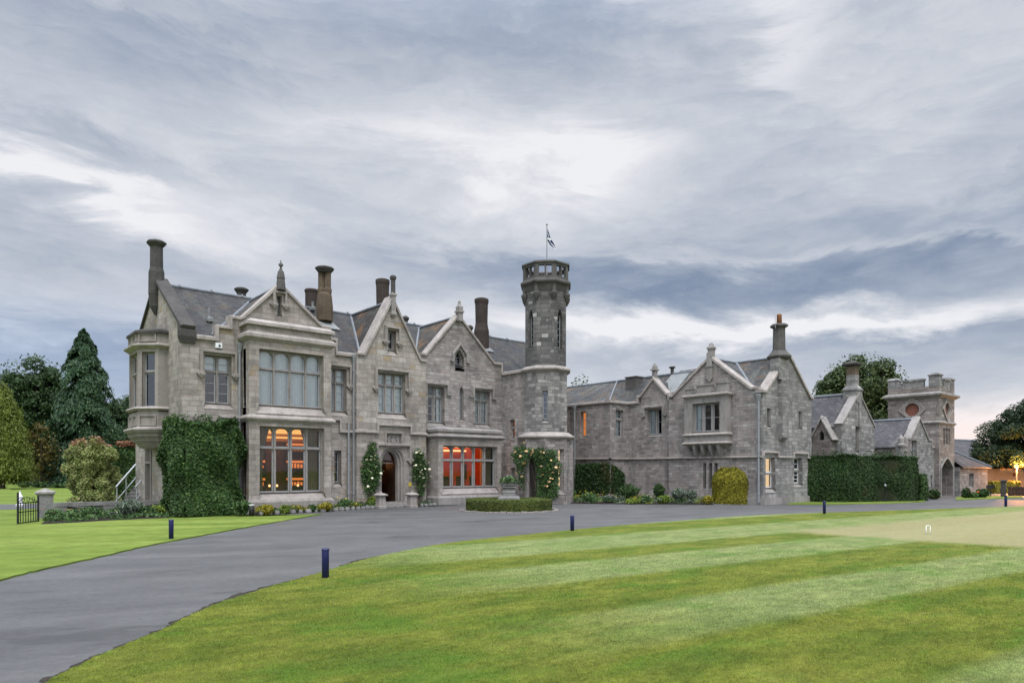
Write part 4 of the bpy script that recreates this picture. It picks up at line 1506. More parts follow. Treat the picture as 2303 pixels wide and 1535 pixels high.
# alarm box
mb = MB()
s_, z_ = FM.sz(490.5, 777)
mb.fbox(FM, s_ - .12, s_ + .12, z_ - .1, z_ + .1, -.01, .1)
cb = mb.build('security_camera', M['white'], house)
MB().lathe(s_ + .02, -.12, [(.0, z_ - .05), (.04, z_ - .03), (.04, z_ + .01), (0, z_ + .03)], 10).build('camera_lens', M['iron'], cb)

# oriel on the end wall
plan = [(0.05, oy0), (-.36, oy0), (-.95, oy0 + .60), (-.95, oy1 - .60), (-.36, oy1), (0.05, oy1)]
cxm, cym = 0.0, (oy0 + oy1) / 2


def oring(mb, steps):
    lp = []
    for p, z in steps:
        k = p
        lp.append([(a, b, z) for a, b in ((.05, oy0 - k), (-.36 - .41 * k, oy0 - k), (-.95 - k, oy0 + .60 - .41 * k), (-.95 - k, oy1 - .60 + .41 * k), (-.36 - .41 * k, oy1 + k), (.05, oy1 + k))])
    mb.loft(lp)


do = depth_of(-.5, 2.5)
zo = lambda py: zat(py, do)
zT, zCo, zH, zS, zB, zK = zo(747), zo(780), zo(790), zo(915), zo(967), zo(1004)
mb = MB()
oring(mb, [(0, zB), (0, zS - .12)])
oring(mb, [(0, zCo), (0, zT - .06)])
fa = Fr(-.95, oy1 - .60, -90)
fb = Fr(-.95, oy0 + .60, -45.5)
fc = Fr(-.36, oy0, 0)
wl_a, wl_b = oy1 - oy0 - 1.2, math.hypot(.59, .60)
tmp = empty('tmp', (0, 0, 0), None, None)
ha = window(tmp, fa, None, None, 2, .36, 0, rect=(.10, wl_a - .10, zS, zH - .05), fill='dark', sill=.12, flare=.03, dep=.1, name='mullion_frame')
hb_ = window(tmp, fb, None, None, 1, .36, 0, rect=(.16, wl_b - .14, zS, zH - .05), fill='dark', sill=.2, flare=.06, dep=.12, name='mullion_frame')
mb.fplate(fa, [(0, zS - .2), (wl_a, zS - .2), (wl_a, zCo), (0, zCo)], 0, -.24, [ha])
mb.fplate(fb, [(0, zS - .2), (wl_b, zS - .2), (wl_b, zCo), (0, zCo)], 0, -.24, [hb_])
mb.fplate(fc, [(0, zS - .2), (.41, zS - .2), (.41, zCo), (0, zCo)], 0, -.24)
mb.box(-.36, .05, oy1 - .24, oy1, zS - .2, zCo)
for zz0, zz1 in ((zo(968) + .18, zo(934)), (zo(775) + .08, zo(752))):    # sunk panels framed by raised fillets
    for f_, a, b in ((fb, .06, wl_b - .06), (fa, .06, wl_a / 2 - .04), (fa, wl_a / 2 + .04, wl_a - .06)):
        mb.fplate(f_, [(a, zz0), (b, zz0), (b, zz1), (a, zz1)], .055, -.02, [[(a + .07, zz0 + .06), (b - .07, zz0 + .06), (b - .07, zz1 - .06), (a + .07, zz1 - .06)]], .02)
oriel = mb.build('oriel_window', M['dressed'], house)
oriel['label'] = 'canted oriel corbelled out from the end gable'
for c in list(tmp.children):
    c.parent = oriel
    c.location = (0, 0, 0)
bpy.data.objects.remove(tmp)
mb = MB()
oring(mb, [(.02, zCo - .12), (.20, zCo), (.20, zCo + .05), (.02, zCo + .12)])
mb.build('cornice', M['coping'], oriel)
mb = MB()
oring(mb, [(.02, zS - .16), (.14, zS - .08), (.06, zS + .0), (-.1, zS + .02)])
mb.build('sill_course', M['coping'], oriel)
mb = MB()
oring(mb, [(.02, zB - .05), (.20, zB), (.20, zB + .06), (.02, zB + .14)])
mb.build('base_course', M['coping'], oriel)
mb = MB()
for i, (a, b) in enumerate(((.10, 0.0), (-.02, .17), (-.16, .34), (-.32, .51))):
    oring(mb, [(a - .08, zB - b - .19), (a + .05, zB - b - .06), (a + .05, zB - b - .012)])
mb.build('oriel_corbel', M['dressed'], oriel)
mb = MB()
oring(mb, [(.10, zT - .08), (.10, zT + .02), (-.3, zT + .16)])
mb.build('oriel_roof', M['darkstone'], oriel)

# chimneys
chimney(house, 352, YR, [(708, 4), (690, 13), (664, 15), (663, 15.5), (612, 15), (603, 12.6), (560, 12.2), (552, 12.2)],
        [(556, 12.5), (549, 18.5), (546, 19.5), (543, 17), (541, 12)], M['darkstone'], M['darkstone'], label='tall dark chimney on the end gable')
chimney(house, 543, 6.0, [(672, 9), (658, 9)], [(660, 9), (653, 14), (650, 14.5), (647, 9)], M['darkstone'], M['darkstone'])
chimney(house, 730, 2.6, [(722, 17), (690, 17), (664, 14.5), (658, 12), (610, 12)], [(614, 13), (606, 19), (603, 19.5), (600, 12)], M['ochre'], M['darkstone'], twin=True, label='twin-shafted ochre chimney')
chimney(house, 700.5, 4.6, [(700, 13.5), (658, 13.5)], [(660, 13.8), (654, 15.5), (651, 14), (650, 10)], M['brownpot'], M['brownpot'], 20, 0)
chimney(house, 860.5, 4.4, [(700, 13.5), (640, 14.5)], [(642, 14.5), (636, 15.8), (630, 15.6), (628, 11)], M['brownpot'], M['brownpot'], 20, 0)
chimney(house, 912, 6.2, [(730, 5), (720, 5)], [(722, 5), (716, 8), (713, 7), (710, 3)], M['darkstone'], M['darkstone'])
chimney(house, 1083, 2.6, [(790, 16.5), (745, 16.5), (735, 14.5), (727, 13.2), (680, 14.2)], [(684, 14.4), (678, 15.8), (673, 15.4), (671, 11)], M['brownpot'], M['brownpot'], 12, 0, label='brown round chimney rising from the front slope')
chimney(house, 1057, 6.0, [(756, 4.5), (740, 4.5)], [(742, 5), (737, 7.5), (733, 6), (731, 3)], M['darkstone'], M['darkstone'])
# lead aprons under the roof chimneys, soil-vent pipe
ms = (RIDGE - EAVE) / YR
for px_, wd in ((730, .62), (1083, .55)):
    x0_, _ = at(px_, (2.6 - CY) / ray(px_)[1])
    mb = MB()
    f_ = lambda y: EAVE + .02 + ms * (y + .02)
    wd2 = wd * .8
    mb.hexa([(x0_ - wd2, 1.98, f_(1.98) + .012), (x0_ + wd2, 1.98, f_(1.98) + .012), (x0_ + wd * .55, 2.9, f_(2.9) + .012), (x0_ - wd * .55, 2.9, f_(2.9) + .012),
             (x0_ - wd2, 1.98, f_(1.98) + .05), (x0_ + wd2, 1.98, f_(1.98) + .05), (x0_ + wd * .55, 2.9, f_(2.9) + .05), (x0_ - wd * .55, 2.9, f_(2.9) + .05)])
    mb.build('lead_apron', M['whiteflash'], roof)
for px_, py0, py1, yy in ((471, 714, 692, 1.2), (703.5, 690, 678, 3.5)):
    d_ = (yy - CY) / ray(px_)[1]
    x_, y_ = at(px_, d_)
    mb = MB()
    mb.tube([(x_, y_, zat(py0, d_) - .2), (x_, y_, zat(py1, d_))], .06, 10)
    mb.lathe(x_, y_, [(.16, zat(py0, d_) - .16), (.16, zat(py0, d_) - .03), (.08, zat(py0, d_) + .02)], 4, math.pi / 4)
    mb.build('vent_pipe', M['whiteflash'], roof)


# ------------------------------------------------------------------ stair tower
TX, TY = 16.55, -2.29
tower = empty('stair_tower', (TX, TY, 0), 'slim octagonal stair tower with pierced parapet at the inner corner of the mansion', 'tower')
dt = depth_of(TX - .7, TY - .7)
zt = lambda py: zat(py, dt)
AP = 1.02                       # apothem of the shaft
KC = 1 / math.cos(math.pi / 8)


def octa(ap, z, jit=0.0):
    return [(TX + ap * KC * math.cos(math.pi / 8 + i * math.pi / 4), TY + ap * KC * math.sin(math.pi / 8 + i * math.pi / 4), z) for i in range(8)]


def face(i, ap, rot=0.0):
    """frame of face i: 0 = west (-x), 1 = south-west, 2 = south (-y), 3 = south-east"""
    a = (180 + 45 * i + rot)
    n = (math.cos(R(a)), math.sin(R(a)))
    h = ap * math.tan(math.pi / 8)
    u = (-n[1], n[0])
    return Fr(TX + n[0] * ap - u[0] * h, TY + n[1] * ap - u[1] * h, math.degrees(math.atan2(u[1], u[0]))), 2 * h


zD, zM, zP = zt(981), zt(828), zt(633)      # drum string, mid string, parapet string
APM = 1.07
# shaft above the mid string: eight wall plates, lancets in the two side faces
mb = MB()
low = MB()
tmp = empty('tmp', (0, 0, 0), None, None)
for i in range(8):
    fr, wd = face(i, AP)
    hs_ = []
    if i in (0, 2):
        hs_ = [window(tmp, fr, None, None, 1, None, .40, True, rect=(wd / 2 - .17, wd / 2 + .17, zt(776 if i == 0 else 780), zt(692)), fill='dark', dep=.10, sill=.12, flare=.02,
                      stone='crown', bars=(0, 5), name='lancet_window', jamb=.02)]
    mb.fplate(fr, [(0, zM), (wd, zM), (wd, zP), (0, zP)], 0, -.25, hs_)
    fr, wd = face(i, APM)
    hs_ = []
    if i == 1:
        hs_ = [window(tmp, fr, None, None, 1, None, 0, rect=(wd / 2 - .13, wd / 2 + .13, zt(943), zt(878)), fill='dark', dep=.10, sill=.16, flare=.04, stone='dressgrey', bars=(0, 4),
                      name='narrow_window', jamb=.02)]
    low.fplate(fr, [(0, zD), (wd, zD), (wd, zM), (0, zM)], 0, -.25, hs_)
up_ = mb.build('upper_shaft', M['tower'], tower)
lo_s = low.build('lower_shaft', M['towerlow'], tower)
for c in list(tmp.children):
    p_ = lo_s if c.name.startswith('narrow') else up_
    c.parent = tower
    c.location = (-TX, -TY, 0)
bpy.data.objects.remove(tmp)
# ground-floor drum
APD = 1.28
drum = MB()
tmp = empty('tmp', (0, 0, 0), None, None)
for i in range(8):
    fr, wd = face(i, APD, 22.5)
    hs_ = []
    if i == 0:
        a, b = fr.s(1190), fr.s(1209)
        dz1 = fr.z(1190, 1029)
        hs_ = [[(a, .02), (b, .02), (b, dz1), (a, dz1)]]
        m2 = MB()
        m2.fbox(fr, a, b, .02, dz1, -.14, -.08)
        for q in range(1, 5):
            m2.fbox(fr, a + (b - a) * q / 5 - .008, a + (b - a) * q / 5 + .008, .05, dz1 - .05, -.08, -.072)
        tdoor = m2.build('plank_door', M['doorbrown'], tower)
        m2 = MB()
        m2.fplate(fr, [(a - .12, .001), (a - .001, .001), (a - .001, dz1 + .001), (b + .001, dz1 + .001), (b + .001, .001), (b + .12, .001), (b + .12, dz1 + .14), (a - .12, dz1 + .14)], .035, -.02)
        m2.build('door_case', M['dressgrey'], tdoor)
        m2 = MB()
        m2.tube([fr.P(a - .32, 1.1, -.01), fr.P(a - .32, 1.1, .04)], .045, 10)
        m2.build('bell_push', M['iron'], tdoor)
    if i == 1:
        hs_ = [window(tmp, fr, None, None, 1, .38, 0, rect=(fr.s(1256), fr.s(1256) + .30, fr.z(1258, 1097), fr.z(1258, 1009)), fill='creamlit', dep=.14, sill=.30, flare=.10, stone='dressgrey',
                      name='stair_window', jamb=.03, pane='panelit', sash='white', bars=(0, 0))]
    drum.fplate(fr, [(0, 0), (wd, 0), (wd, zD), (0, zD)], 0, -.30, hs_)
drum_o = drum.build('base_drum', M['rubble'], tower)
for c in list(tmp.children):
    c.parent = tower
    c.location = (-TX, -TY, 0)
bpy.data.objects.remove(tmp)
mb = MB()
rnd_ = lambda r_, z: [(TX + r_ * math.cos(2 * math.pi * q / 32), TY + r_ * math.sin(2 * math.pi * q / 32), z) for q in range(32)]
mb.loft([rnd_(APD * KC - .04, zD - .14), rnd_(APD * KC + .07, zD - .04), rnd_(APD * KC + .07, zD + .02), rnd_(APM * KC, zD + .22)])
mb.build('string_course', M['coping'], tower)
mb = MB()
mb.loft([octa(APM + .01, zM - .16), octa(APM + .16, zM - .05), octa(APM + .16, zM + .02), octa(AP + .005, zM + .16)])
mb.build('string_course', M['coping'], tower)
# crown: bulging parapet on corner shafts with corbels, pierced by square openings
APC = 1.13
mb = MB()
zS1, zS2, zTop = zt(634), zt(625), zt(589)
mb.loft([octa(AP + .01, zt(652)), octa(APC - .03, zt(642)), octa(APC - .02, zt(640)), octa(APC + .12, zt(634)), octa(APC + .12, zt(630)), octa(APC, zt(625))])
for i in range(8):
    fr, wd = face(i, APC)
    z0_, z1_ = zt(624), zTop
    hz0, hz1 = zt(619), zt(597)
    c_ = wd / 2
    mb.fplate(fr, [(0, zt(626)), (wd, zt(626)), (wd, z1_), (0, z1_)], 0, -.15, [[(c_ - .31, hz0), (c_ - .035, hz0), (c_ - .035, hz1), (c_ - .31, hz1)], [(c_ + .035, hz0), (c_ + .31, hz0), (c_ + .31, hz1), (c_ + .035, hz1)]], .015)
mb.loft([octa(APC + .06, zTop - .05), octa(APC + .06, zTop + .03), octa(APC - .10, zTop + .10)], False)
inn = [octa(APC - .24, zTop - .05), octa(APC - .24, zTop + .03), octa(APC - .10, zTop + .10)]
mb.loft(inn, False)
mb.build('parapet', M['crown'], tower)
mb = MB()
for i in range(8):
    a = math.pi / 8 + i * math.pi / 4
    for rr_, prof in ((AP * KC + .03, [(.02, zt(675)), (.10, zt(669)), (.15, zt(665)), (.19, zt(660)), (.19, zt(657)), (.11, zt(655)), (.11, zt(636)), (.17, zt(632)), (.17, zt(628)), (.085, zt(626)), (.085, zTop - .02)]),):
        mb.lathe(TX + rr_ * math.cos(a), TY + rr_ * math.sin(a), prof, 8, a)
mb.build('corner_shaft', M['crown'], tower)
MB().loft([octa(AP - .05, zt(640)), octa(AP - .05, zt(634))]).build('tower_roof', M['lead'], tower)

# return wall between the facade and the tower
FR_ = Fr(XE, 0, -90)
tmp_h = []
tmp_h.append(window(tower, FR_, (1146, 1158), (944, 985), 1, .45, 0, fill='orangelit', dep=.12, sill=.08, flare=.02, stone='dressgrey', pane='panelit', name='return_window', jamb=.02))
tmp_h.append(window(tower, FR_, (1148, 1158), (1051, 1074), 1, None, 0, fill='creamlit', dep=.12, sill=.08, flare=.02, stone='dressgrey', pane='panelit', name='return_window', jamb=.02))
mb = MB()
zr_ = EAVE - .15
mb.fplate(FR_, [(0, 0), (2.3, 0), (2.3, zr_), (0, zr_)], 0, -.35, tmp_h)
mb.build('return_wall', M['rubble'], tower)
mb = MB()
mb.band(FR_, [(-.02, zr_), (1.75, zr_)], .17, -.36, .10)
mb.build('eaves_coping', M['coping'], tower)
MB().box(XE + .36, 18.2, -1.4, .3, EAVE - .6, EAVE - .3).build('gutter_roof', M['lead'], tower)

# flag on its pole
fpx, fpy = TX + .12, TY + .05
df = depth_of(fpx, fpy)
flag = empty('flag_pole', (fpx, fpy, zt(640)), 'thin pole with drooping blue and white saltire flag above the octagonal tower', 'flag')
mb = MB()
mb.tube([(fpx, fpy, zt(640)), (fpx, fpy, zat(506, df))], [.035, .022], 8)
mb.lathe(fpx, fpy, [(.0, zat(507, df)), (.05, zat(506, df)), (.05, zat(504, df)), (0, zat(503, df))], 10)
mb.build('pole', M['pipe'], flag)
# cloth hangs limp and blows away to the right of the pole
N_u, N_v = 26, 20
top_z = zat(509, df)
gv = []
for j in range(N_v + 1):
    v = j / N_v                      # along the hoist, top to bottom
    for i in range(N_u + 1):
        u = i / N_u                  # towards the fly
        hx, hz = fpx, top_z - .62 * v
        tx_ = .10 * u + .36 * u * u * (.35 + .65 * v)
        drop = .62 * u - .02 * u * u
        fold = .075 * math.sin(u * 9 + v * 3.5) * (.2 + u)
        x_ = hx + RT[0] * tx_ + VD[0] * fold
        y_ = fpy + RT[1] * tx_ + VD[1] * fold
        gv.append((x_, y_, hz - drop + .03 * math.sin(v * 6 + u * 4)))
blue, wht = [], []
for j in range(N_v):
    for i in range(N_u):
        u, v = (i + .5) / N_u, (j + .5) / N_v
        f_ = (j * (N_u + 1) + i, j * (N_u + 1) + i + 1, (j + 1) * (N_u + 1) + i + 1, (j + 1) * (N_u + 1) + i)
        (wht if min(abs(u - v), abs(u - 1 + v)) < .085 else blue).append(f_)
fl = MB().add(gv, blue).build('flag_cloth', M['flagblue'], flag, True)
MB().add(gv, wht).build('saltire', M['flagwhite'], fl, True)

# ------------------------------------------------------------------ east wing (comes forward towards the viewer)
WX, WY = 23.06, -10.49
wing = empty('east_wing', (25, -6, 0), 'two-storey grey stone wing with oriel window, stepped roofs and chimney gable', 'house wing')
FW = Fr(WX, 0, -90)              # oriel front, s = -y
FX = Fr(23.3, 0, -90)            # set back part with the small gable
FA = Fr(21.7, 0, -90)            # forward part beside the tower
FG = Fr(0, WY, 0)                # chimney gable, s = x
EV = 5.42
xr = FG.s(1825)
ya = -FX.s(1414)                 # end of the forward part
sW0, sW1 = FW.s(1504), -WY
hW = []
lw3 = [window(wing, FW, (1581, 1588), (1041, 1097), 1, None, 0, fill='blind', pane='none', dep=.12, sill=.08, flare=.02, sash=False, stone='dressgrey', jamb=.015, name='blind_light'),
       window(wing, FW, (1593.5, 1601.5), (1041, 1097), 1, None, 0, fill='blind', pane='none', dep=.12, sill=.08, flare=.02, sash=False, stone='dressgrey', jamb=.015, name='blind_light'),
       window(wing, FW, (1606, 1614), (1041, 1097), 1, None, 0, fill='blind', pane='none', dep=.12, sill=.08, flare=.02, sash=False, stone='dressgrey', jamb=.015, name='blind_light')]
# oriel
so0, so1, ob = FW.s(1543), FW.s(1633), .42
hW_or = [(so0 + .2, FW.z(1560, 985)), (so1 - .2, FW.z(1560, 985)), (so1 - .2, FW.z(1560, 905)), (so0 + .2, FW.z(1560, 905))]
mb = MB()
sWe = sW1 - .35
mb.fplate(FW, [(sW0, 0), (sWe, 0), (sWe, EV), (sW0, EV)], 0, -.35, lw3 + [hW_or])
mb.build('wall', M['rubble'], wing)
FO = Fr(WX - ob, 0, -90)
so0, so1 = FO.s(1539), FO.s(1634)
tmp = empty('tmp', (0, 0, 0), None, None)
ho = window(tmp, FO, None, None, 3, None, 0, rect=(FO.s(1557), FO.s(1618), FO.z(1557, 971), FO.z(1557, 908)), fill=None, dep=.16, sill=.14, flare=.05, mull=.13, jamb=.06, stone='dressgrey', bars=(0, 1),
            name='mullion_frame', sash='sash')
zo0, zo1 = FO.z(1539, 1000), FO.z(1539, 894)
mb = MB()
mb.fplate(FO, [(so0, zo0), (so1, zo0), (so1, zo1), (so0, zo1)], 0, -.3, [ho])
mb.box(WX - ob + .3, WX + .05, -so0 - .2, -so0, zo0, zo1)
mb.box(WX - ob + .3, WX + .05, -so1, -so1 + .2, zo0, zo1)
mb.box(WX - ob + .3, WX + .05, -so1 + .2, -so0 - .2, zo1 - .2, zo1 - .1)
ori = mb.build('oriel_window', M['dressgrey'], wing)
for c in list(tmp.children):
    c.parent = ori
    c.location = (0, 0, 0)
bpy.data.objects.remove(tmp)
room(ori, FO, so0 + .21, so1 - .21, FO.z(1557, 985), zo1 - .2, -.31, -1.8, M['interior'])
curtain(ori, FO, so0 + .35, so0 + .8, FO.z(1557, 972), zo1 - .25, -.36, M['net'])
mb = MB()
plan_ring(mb, FW, so0, so1, ob, [(.01, zo1 - .08), (.12, zo1), (.12, zo1 + .07), (.0, zo1 + .12)])
mb.build('cornice', M['coping'], ori)
mb = MB()
zq = FO.z(1539, 980)
plan_ring(mb, FW, so0, so1, ob, [(.01, zq - .04), (.09, zq), (.09, zq + .05), (.01, zq + .11)])
mb.build('sill_course', M['coping'], ori)
mb = MB()
plan_ring(mb, FW, so0, so1, ob, [(.01, zo0 - .02), (.10, zo0 + .03), (.10, zo0 + .07), (.01, zo0 + .13)])
mb.build('base_course', M['coping'], ori)
mb = MB()
zb_ = zo1 + .10
wo = so1 - so0
for a, b, h_ in ((.02, .17, .30), (.30, .64, .42), (.76, 1.0, .46)):
    mb.fbox(FO, so0 + a * wo, so0 + b * wo, zb_, zb_ + h_, -.28, -.001)
    mb.fbox(FO, so0 + a * wo - .03, so0 + b * wo + .03, zb_ + h_, zb_ + h_ + .07, -.31, .04)
for a, b in ((.17, .30), (.64, .76)):
    mb.fbox(FO, so0 + a * wo + .001, so0 + b * wo - .001, zb_, zb_ + .13, -.27, -.002)
    mb.fbox(FO, so0 + a * wo + .031, so0 + b * wo - .031, zb_ + .13, zb_ + .19, -.29, .03)
mb.build('battlement', M['dressgrey'], ori)
mb = MB()
for j in range(4):
    sc = so0 + wo * (.22 + .19 * j)
    for q in range(5):
        t0, t1 = q / 5, (q + 1) / 5
        n_ = ob * math.sqrt(max(0.02, 1 - ((t0 + t1) / 2) ** 1.6)) - .02
        mb.fbox(FW, sc - .09 + .01 * q, sc + .09 - .01 * q, zo0 - .62 * t1, zo0 - .62 * t0 - .001, -.02, n_)
mb.loft([[FW.P(so0 + .05, zo0 - .01, .01), FW.P(so0 + .05, zo0 - .01, ob - .02), FW.P(so0 + .25, zo0 - .16, .14), FW.P(so0 + .3, zo0 - .2, .01)],
         [FW.P(so1 - .05, zo0 - .01, .01), FW.P(so1 - .05, zo0 - .01, ob - .02), FW.P(so1 - .25, zo0 - .16, .14), FW.P(so1 - .3, zo0 - .2, .01)]])
mb.build('corbel', M['dressgrey'], ori)
# gable above the oriel
gl, ga, gr_ = FW.sz(1513, 893), FW.sz(1597, 806), FW.sz(1684, 876)
zgl = (gl[1] + gr_[1]) / 2
mb = MB()
mb.fplate(FW, [(sW0, EV), (sWe, EV), (sWe, zgl - .02), (min(gr_[0] + .12, sWe - .02), zgl), ga, (gl[0], zgl), (sW0, zgl - .02)], 0, -.35)
gabw = mb.build('gable', M['rubble'], wing)
gabw['label'] = 'wide wing gable over the battlemented oriel'
mb = MB()
mb.band(FW, [(sW0 - .02, zgl), (gl[0], zgl), ga, (gr_[0] + .12, zgl), (sW1 - .3, zgl)], .15, -.37, .09)
mb.build('coping', M['coping'], gabw)
gx_, gy_, _ = FW.P(ga[0], 0, 0)
finial(gabw, WX + .12, gy_, [(850, 1), (838, 7.5), (812, 7.5), (786, 8.2), (785, 10.5), (781, 10.5), (779, 8), (776, 5.5), (773, 4.5), (770, .6)], M['dressgrey'])
mb = MB()
mb.fplate(FW, [(ga[0] - .16, ga[1] - .42), (ga[0] - .16, ga[1] - 1.0), (ga[0], ga[1] - 1.22), (ga[0] + .16, ga[1] - 1.0), (ga[0] + .16, ga[1] - .42)], .08, -.02)
mb.fbox(FW, ga[0] - .2, ga[0] + .2, ga[1] - .42, ga[1] - .34, -.02, .12)
mb.fbox(FW, ga[0] - .15, ga[0] + .15, ga[1] - .34, ga[1] + .3, -.02, .10)
mb.build('carved_shield', M['dressgrey'], gabw)
# set back part C with the small gable and two-light window
sC0 = FX.s(1414)
hc = window(wing, FX, (1455, 1488), (921, 977), 2, None, 0, fill='netopen', dep=.20, sill=.10, flare=.02, hood=.30, stone='dressgrey', bars=(0, 1), jamb=.03, mull=.16, label='two-light window beneath the small gable')
tl, ta, tr_ = FX.sz(1441, 894), FX.sz(1470, 854), FX.sz(1499, 888)
zc3 = (tl[1] + tr_[1]) / 2
mb = MB()
mb.fplate(FX, [(sC0, 0), (sW0 + .02, 0), (sW0 + .02, EV), (tr_[0], EV), (tr_[0], zc3), ta, (tl[0], zc3), (tl[0], EV), (sC0, EV)], 0, -.30, [hc])
mb.build('wall', M['rubble'], wing)
mb = MB()
mb.band(FX, [(sC0, EV), (tl[0] - .12, EV), (tl[0] - .12, zc3), (tl[0], zc3), ta, (tr_[0], zc3), (tr_[0] + .12, zc3), (tr_[0] + .12, EV), (sW0, EV)], .14, -.32, .09)
mb.build('eaves_coping', M['coping'], wing)
fx3 = FX.P(ta[0], 0, 0)
finial(wing, 23.3 + .1, fx3[1], [(860, 1), (852, 6), (834, 6), (833, 10), (830, 10), (829, 6.5), (825, 6), (820, 3.5), (816, .6)], M['dressgrey'], 'gable_finial')
gable_roof(wing, (23.55, fx3[1], ta[1] - .02), (25.2, fx3[1], ta[1] - .02), (tr_[0] - tl[0]) / 2 + .05, ta[1] - zc3, mat='slatewing', name='small_cross_roof')
# return B and forward part A beside the tower
FB = Fr(0, ya, 0)
hB = window(wing, FB, (1385, 1402), (921, 980), 1, .35, 0, fill='net', dep=.12, sill=.08, flare=.02, stone='dressgrey', bars=(0, 2), jamb=.02, label='single light in the return wall')
mb = MB()
mb.fplate(FB, [(21.7, 0), (23.3, 0), (23.3, EV), (21.7, EV)], 0, -.3, [hB])
mb.build('wall', M['rubble'], wing)
sA0 = -3.2
hA = [window(wing, FA, (1304.5, 1318), (926, 981), 1, None, 0, fill='orangelit', dep=.14, sill=.10, flare=.02, stone='dressgrey', pane='panelit', bars=(0, 2), jamb=.02, label='orange lit light near the tower'),
      window(wing, FA, (1281, 1285), (925, 985), 1, None, 0, fill='dark', dep=.12, sill=.08, flare=.02, stone='dressgrey', jamb=.02),
      window(wing, FA, (1281, 1286.5), (1045, 1080), 1, None, 0, fill='dark', dep=.12, sill=.08, flare=.02, stone='dressgrey', bars=(0, 2), jamb=.02)]
mb = MB()
mb.fplate(FA, [(sA0, 0), (-ya - .3, 0), (-ya - .3, EV), (sA0, EV)], 0, -.3, hA)
mb.build('wall', M['rubble'], wing)
mb = MB()
mb.band(FA, [(sA0, EV), (-ya + .1, EV)], .14, -.32, .09)
mb.build('eaves_coping', M['coping'], wing)
mb = MB()
mb.band(FB, [(21.62, EV), (23.3, EV)], .14, -.32, .09)
mb.build('eaves_coping', M['coping'], wing)
# chimney gable
hG = []
lit = window(wing, FG, (1722, 1744), (1028, 1097), 1, .52, 0, fill='creamlit', dep=.16, rpad=.0, sill=.22, flare=.06, stone='dressgrey', pane='panelit', bars=(0, 0), jamb=.03, sash='white', label='tall cream lit ground-floor window at the corner')
hG.append(lit)
hG.append(window(wing, FG, (1786, 1805), (1029, 1087), 1, .48, 0, fill='dark', dep=.18, sill=.16, flare=.05, stone='dressgrey', bars=(0, 2), jamb=.02, sash='white'))
hG.append(window(wing, FG, (1725, 1734), (917, 956), 1, None, 0, fill='blind', pane='none', dep=.01, sill=.14, flare=.04, stone='dressgrey', sash=False, jamb=.015, name='slit_window'))
hG.append(window(wing, FG, (1796, 1804), (924, 961), 1, None, 0, fill='blind', pane='none', dep=.01, sill=.14, flare=.04, stone='dressgrey', sash=False, jamb=.015, name='slit_window'))
xm_ = (WX + xr) / 2
zfo = FG.z(1703, 880)
zga = zfo + .80 * (xr - WX) / 2 + .05
mb = MB()
mb.fplate(FG, [(WX, 0), (xr, 0), (xr, zfo), (xm_, zga), (WX, zfo)], 0, -.35, hG)
gg = mb.build('chimney_gable', M['range'], wing)
mb = MB()
mb.band(FG, [(WX - .12, zfo), (WX + .22, zfo + .02), (xm_, zga), (xr - .2, zfo + .02), (xr + .1, zfo)], .15, -.37, .09)
mb.build('coping', M['coping'], gg)
mb = MB()     # projecting flue on a corbel
ccx = FG.s(1766, .2)
hwb = .38
zk = FG.z(1766, 990, .2)
zsh = FG.z(1755, 880, .2)
mb.fbox(FG, ccx - hwb * .80, ccx + hwb * .80, zk + .22, zsh, -.02, .22)
mb.loft([[FG.P(ccx - hwb * .8, zsh, -.02), FG.P(ccx - hwb * .8, zsh, .22), FG.P(ccx + hwb * .8, zsh, .22), FG.P(ccx + hwb * .8, zsh, -.02)],
         [FG.P(ccx - hwb * .62, zsh + .45, -.02), FG.P(ccx - hwb * .62, zsh + .45, .20), FG.P(ccx + hwb * .62, zsh + .45, .20), FG.P(ccx + hwb * .62, zsh + .45, -.02)]])
zcb = FG.z(1760, 806, .1)
mb.fbox(FG, ccx - hwb * 1.22, ccx + hwb * 1.22, zga - 1.25, zcb, -.34, .14)
mb.fbox(FG, ccx - hwb * .62, ccx + hwb * .62, zsh + .45, zga - 1.25, -.3, .14)
for k_ in range(3):
    mb.fbox(FG, ccx - hwb * .8 + .05 * (2 - k_) * .4, ccx + hwb * .8 - .05 * (2 - k_) * .4, zk + .07 * k_, zk + .07 * k_ + .075, -.02, .10 + .07 * k_)
flue = mb.build('flue', M['range'], gg)
d_ = depth_of(ccx, WY + .1)
zz = lambda py: zat(py, d_)
mb = MB()
mb.lathe(ccx, WY + .12, [(.50, zz(807)), (.58, zz(803)), (.58, zz(801)), (.34, zz(789)), (.34, zz(787))], 8, math.pi / 8)
mb.lathe(ccx, WY + .12, [(.30, zz(788)), (.285, zz(740)), (.30, zz(738)), (.42, zz(735)), (.43, zz(732)), (.36, zz(729))], 8, math.pi / 8)
stk = mb.build('chimney', M['crown'], wing)
MB().lathe(ccx + .02, WY + .12, [(.13, zz(730)), (.115, zz(708)), (.12, zz(707)), (.09, zz(706))], 12).build('chimney_pot', M['clay'], stk, True)
mb = MB()
for a in (0, math.pi / 2):
    mb.tube([(ccx + .02 + .1 * math.cos(a + t_) * math.cos(q), WY + .12 + .1 * math.sin(a) * math.cos(q), zz(707) + .17 * math.sin(q)) for q in np.linspace(0, math.pi, 9) for t_ in (0,)], .008, 5)
mb.build('bird_guard', M['steel'], stk)
mb = MB()
mb.tube([(ccx - .4, WY + .1, zz(740)), (ccx - .4, WY + .1, zz(712))], .012, 5)
mb.build('aerial', M['steel'], stk)
# body of the wing behind its fronts
mb = MB()
mb.box(xr - .35, xr, WY + .35, 5.65, 0, EV - .05)
mb.box(22.1, xr, 5.65, 6.0, 0, EV - .05)
mb.build('core_wall', M['range'], wing)
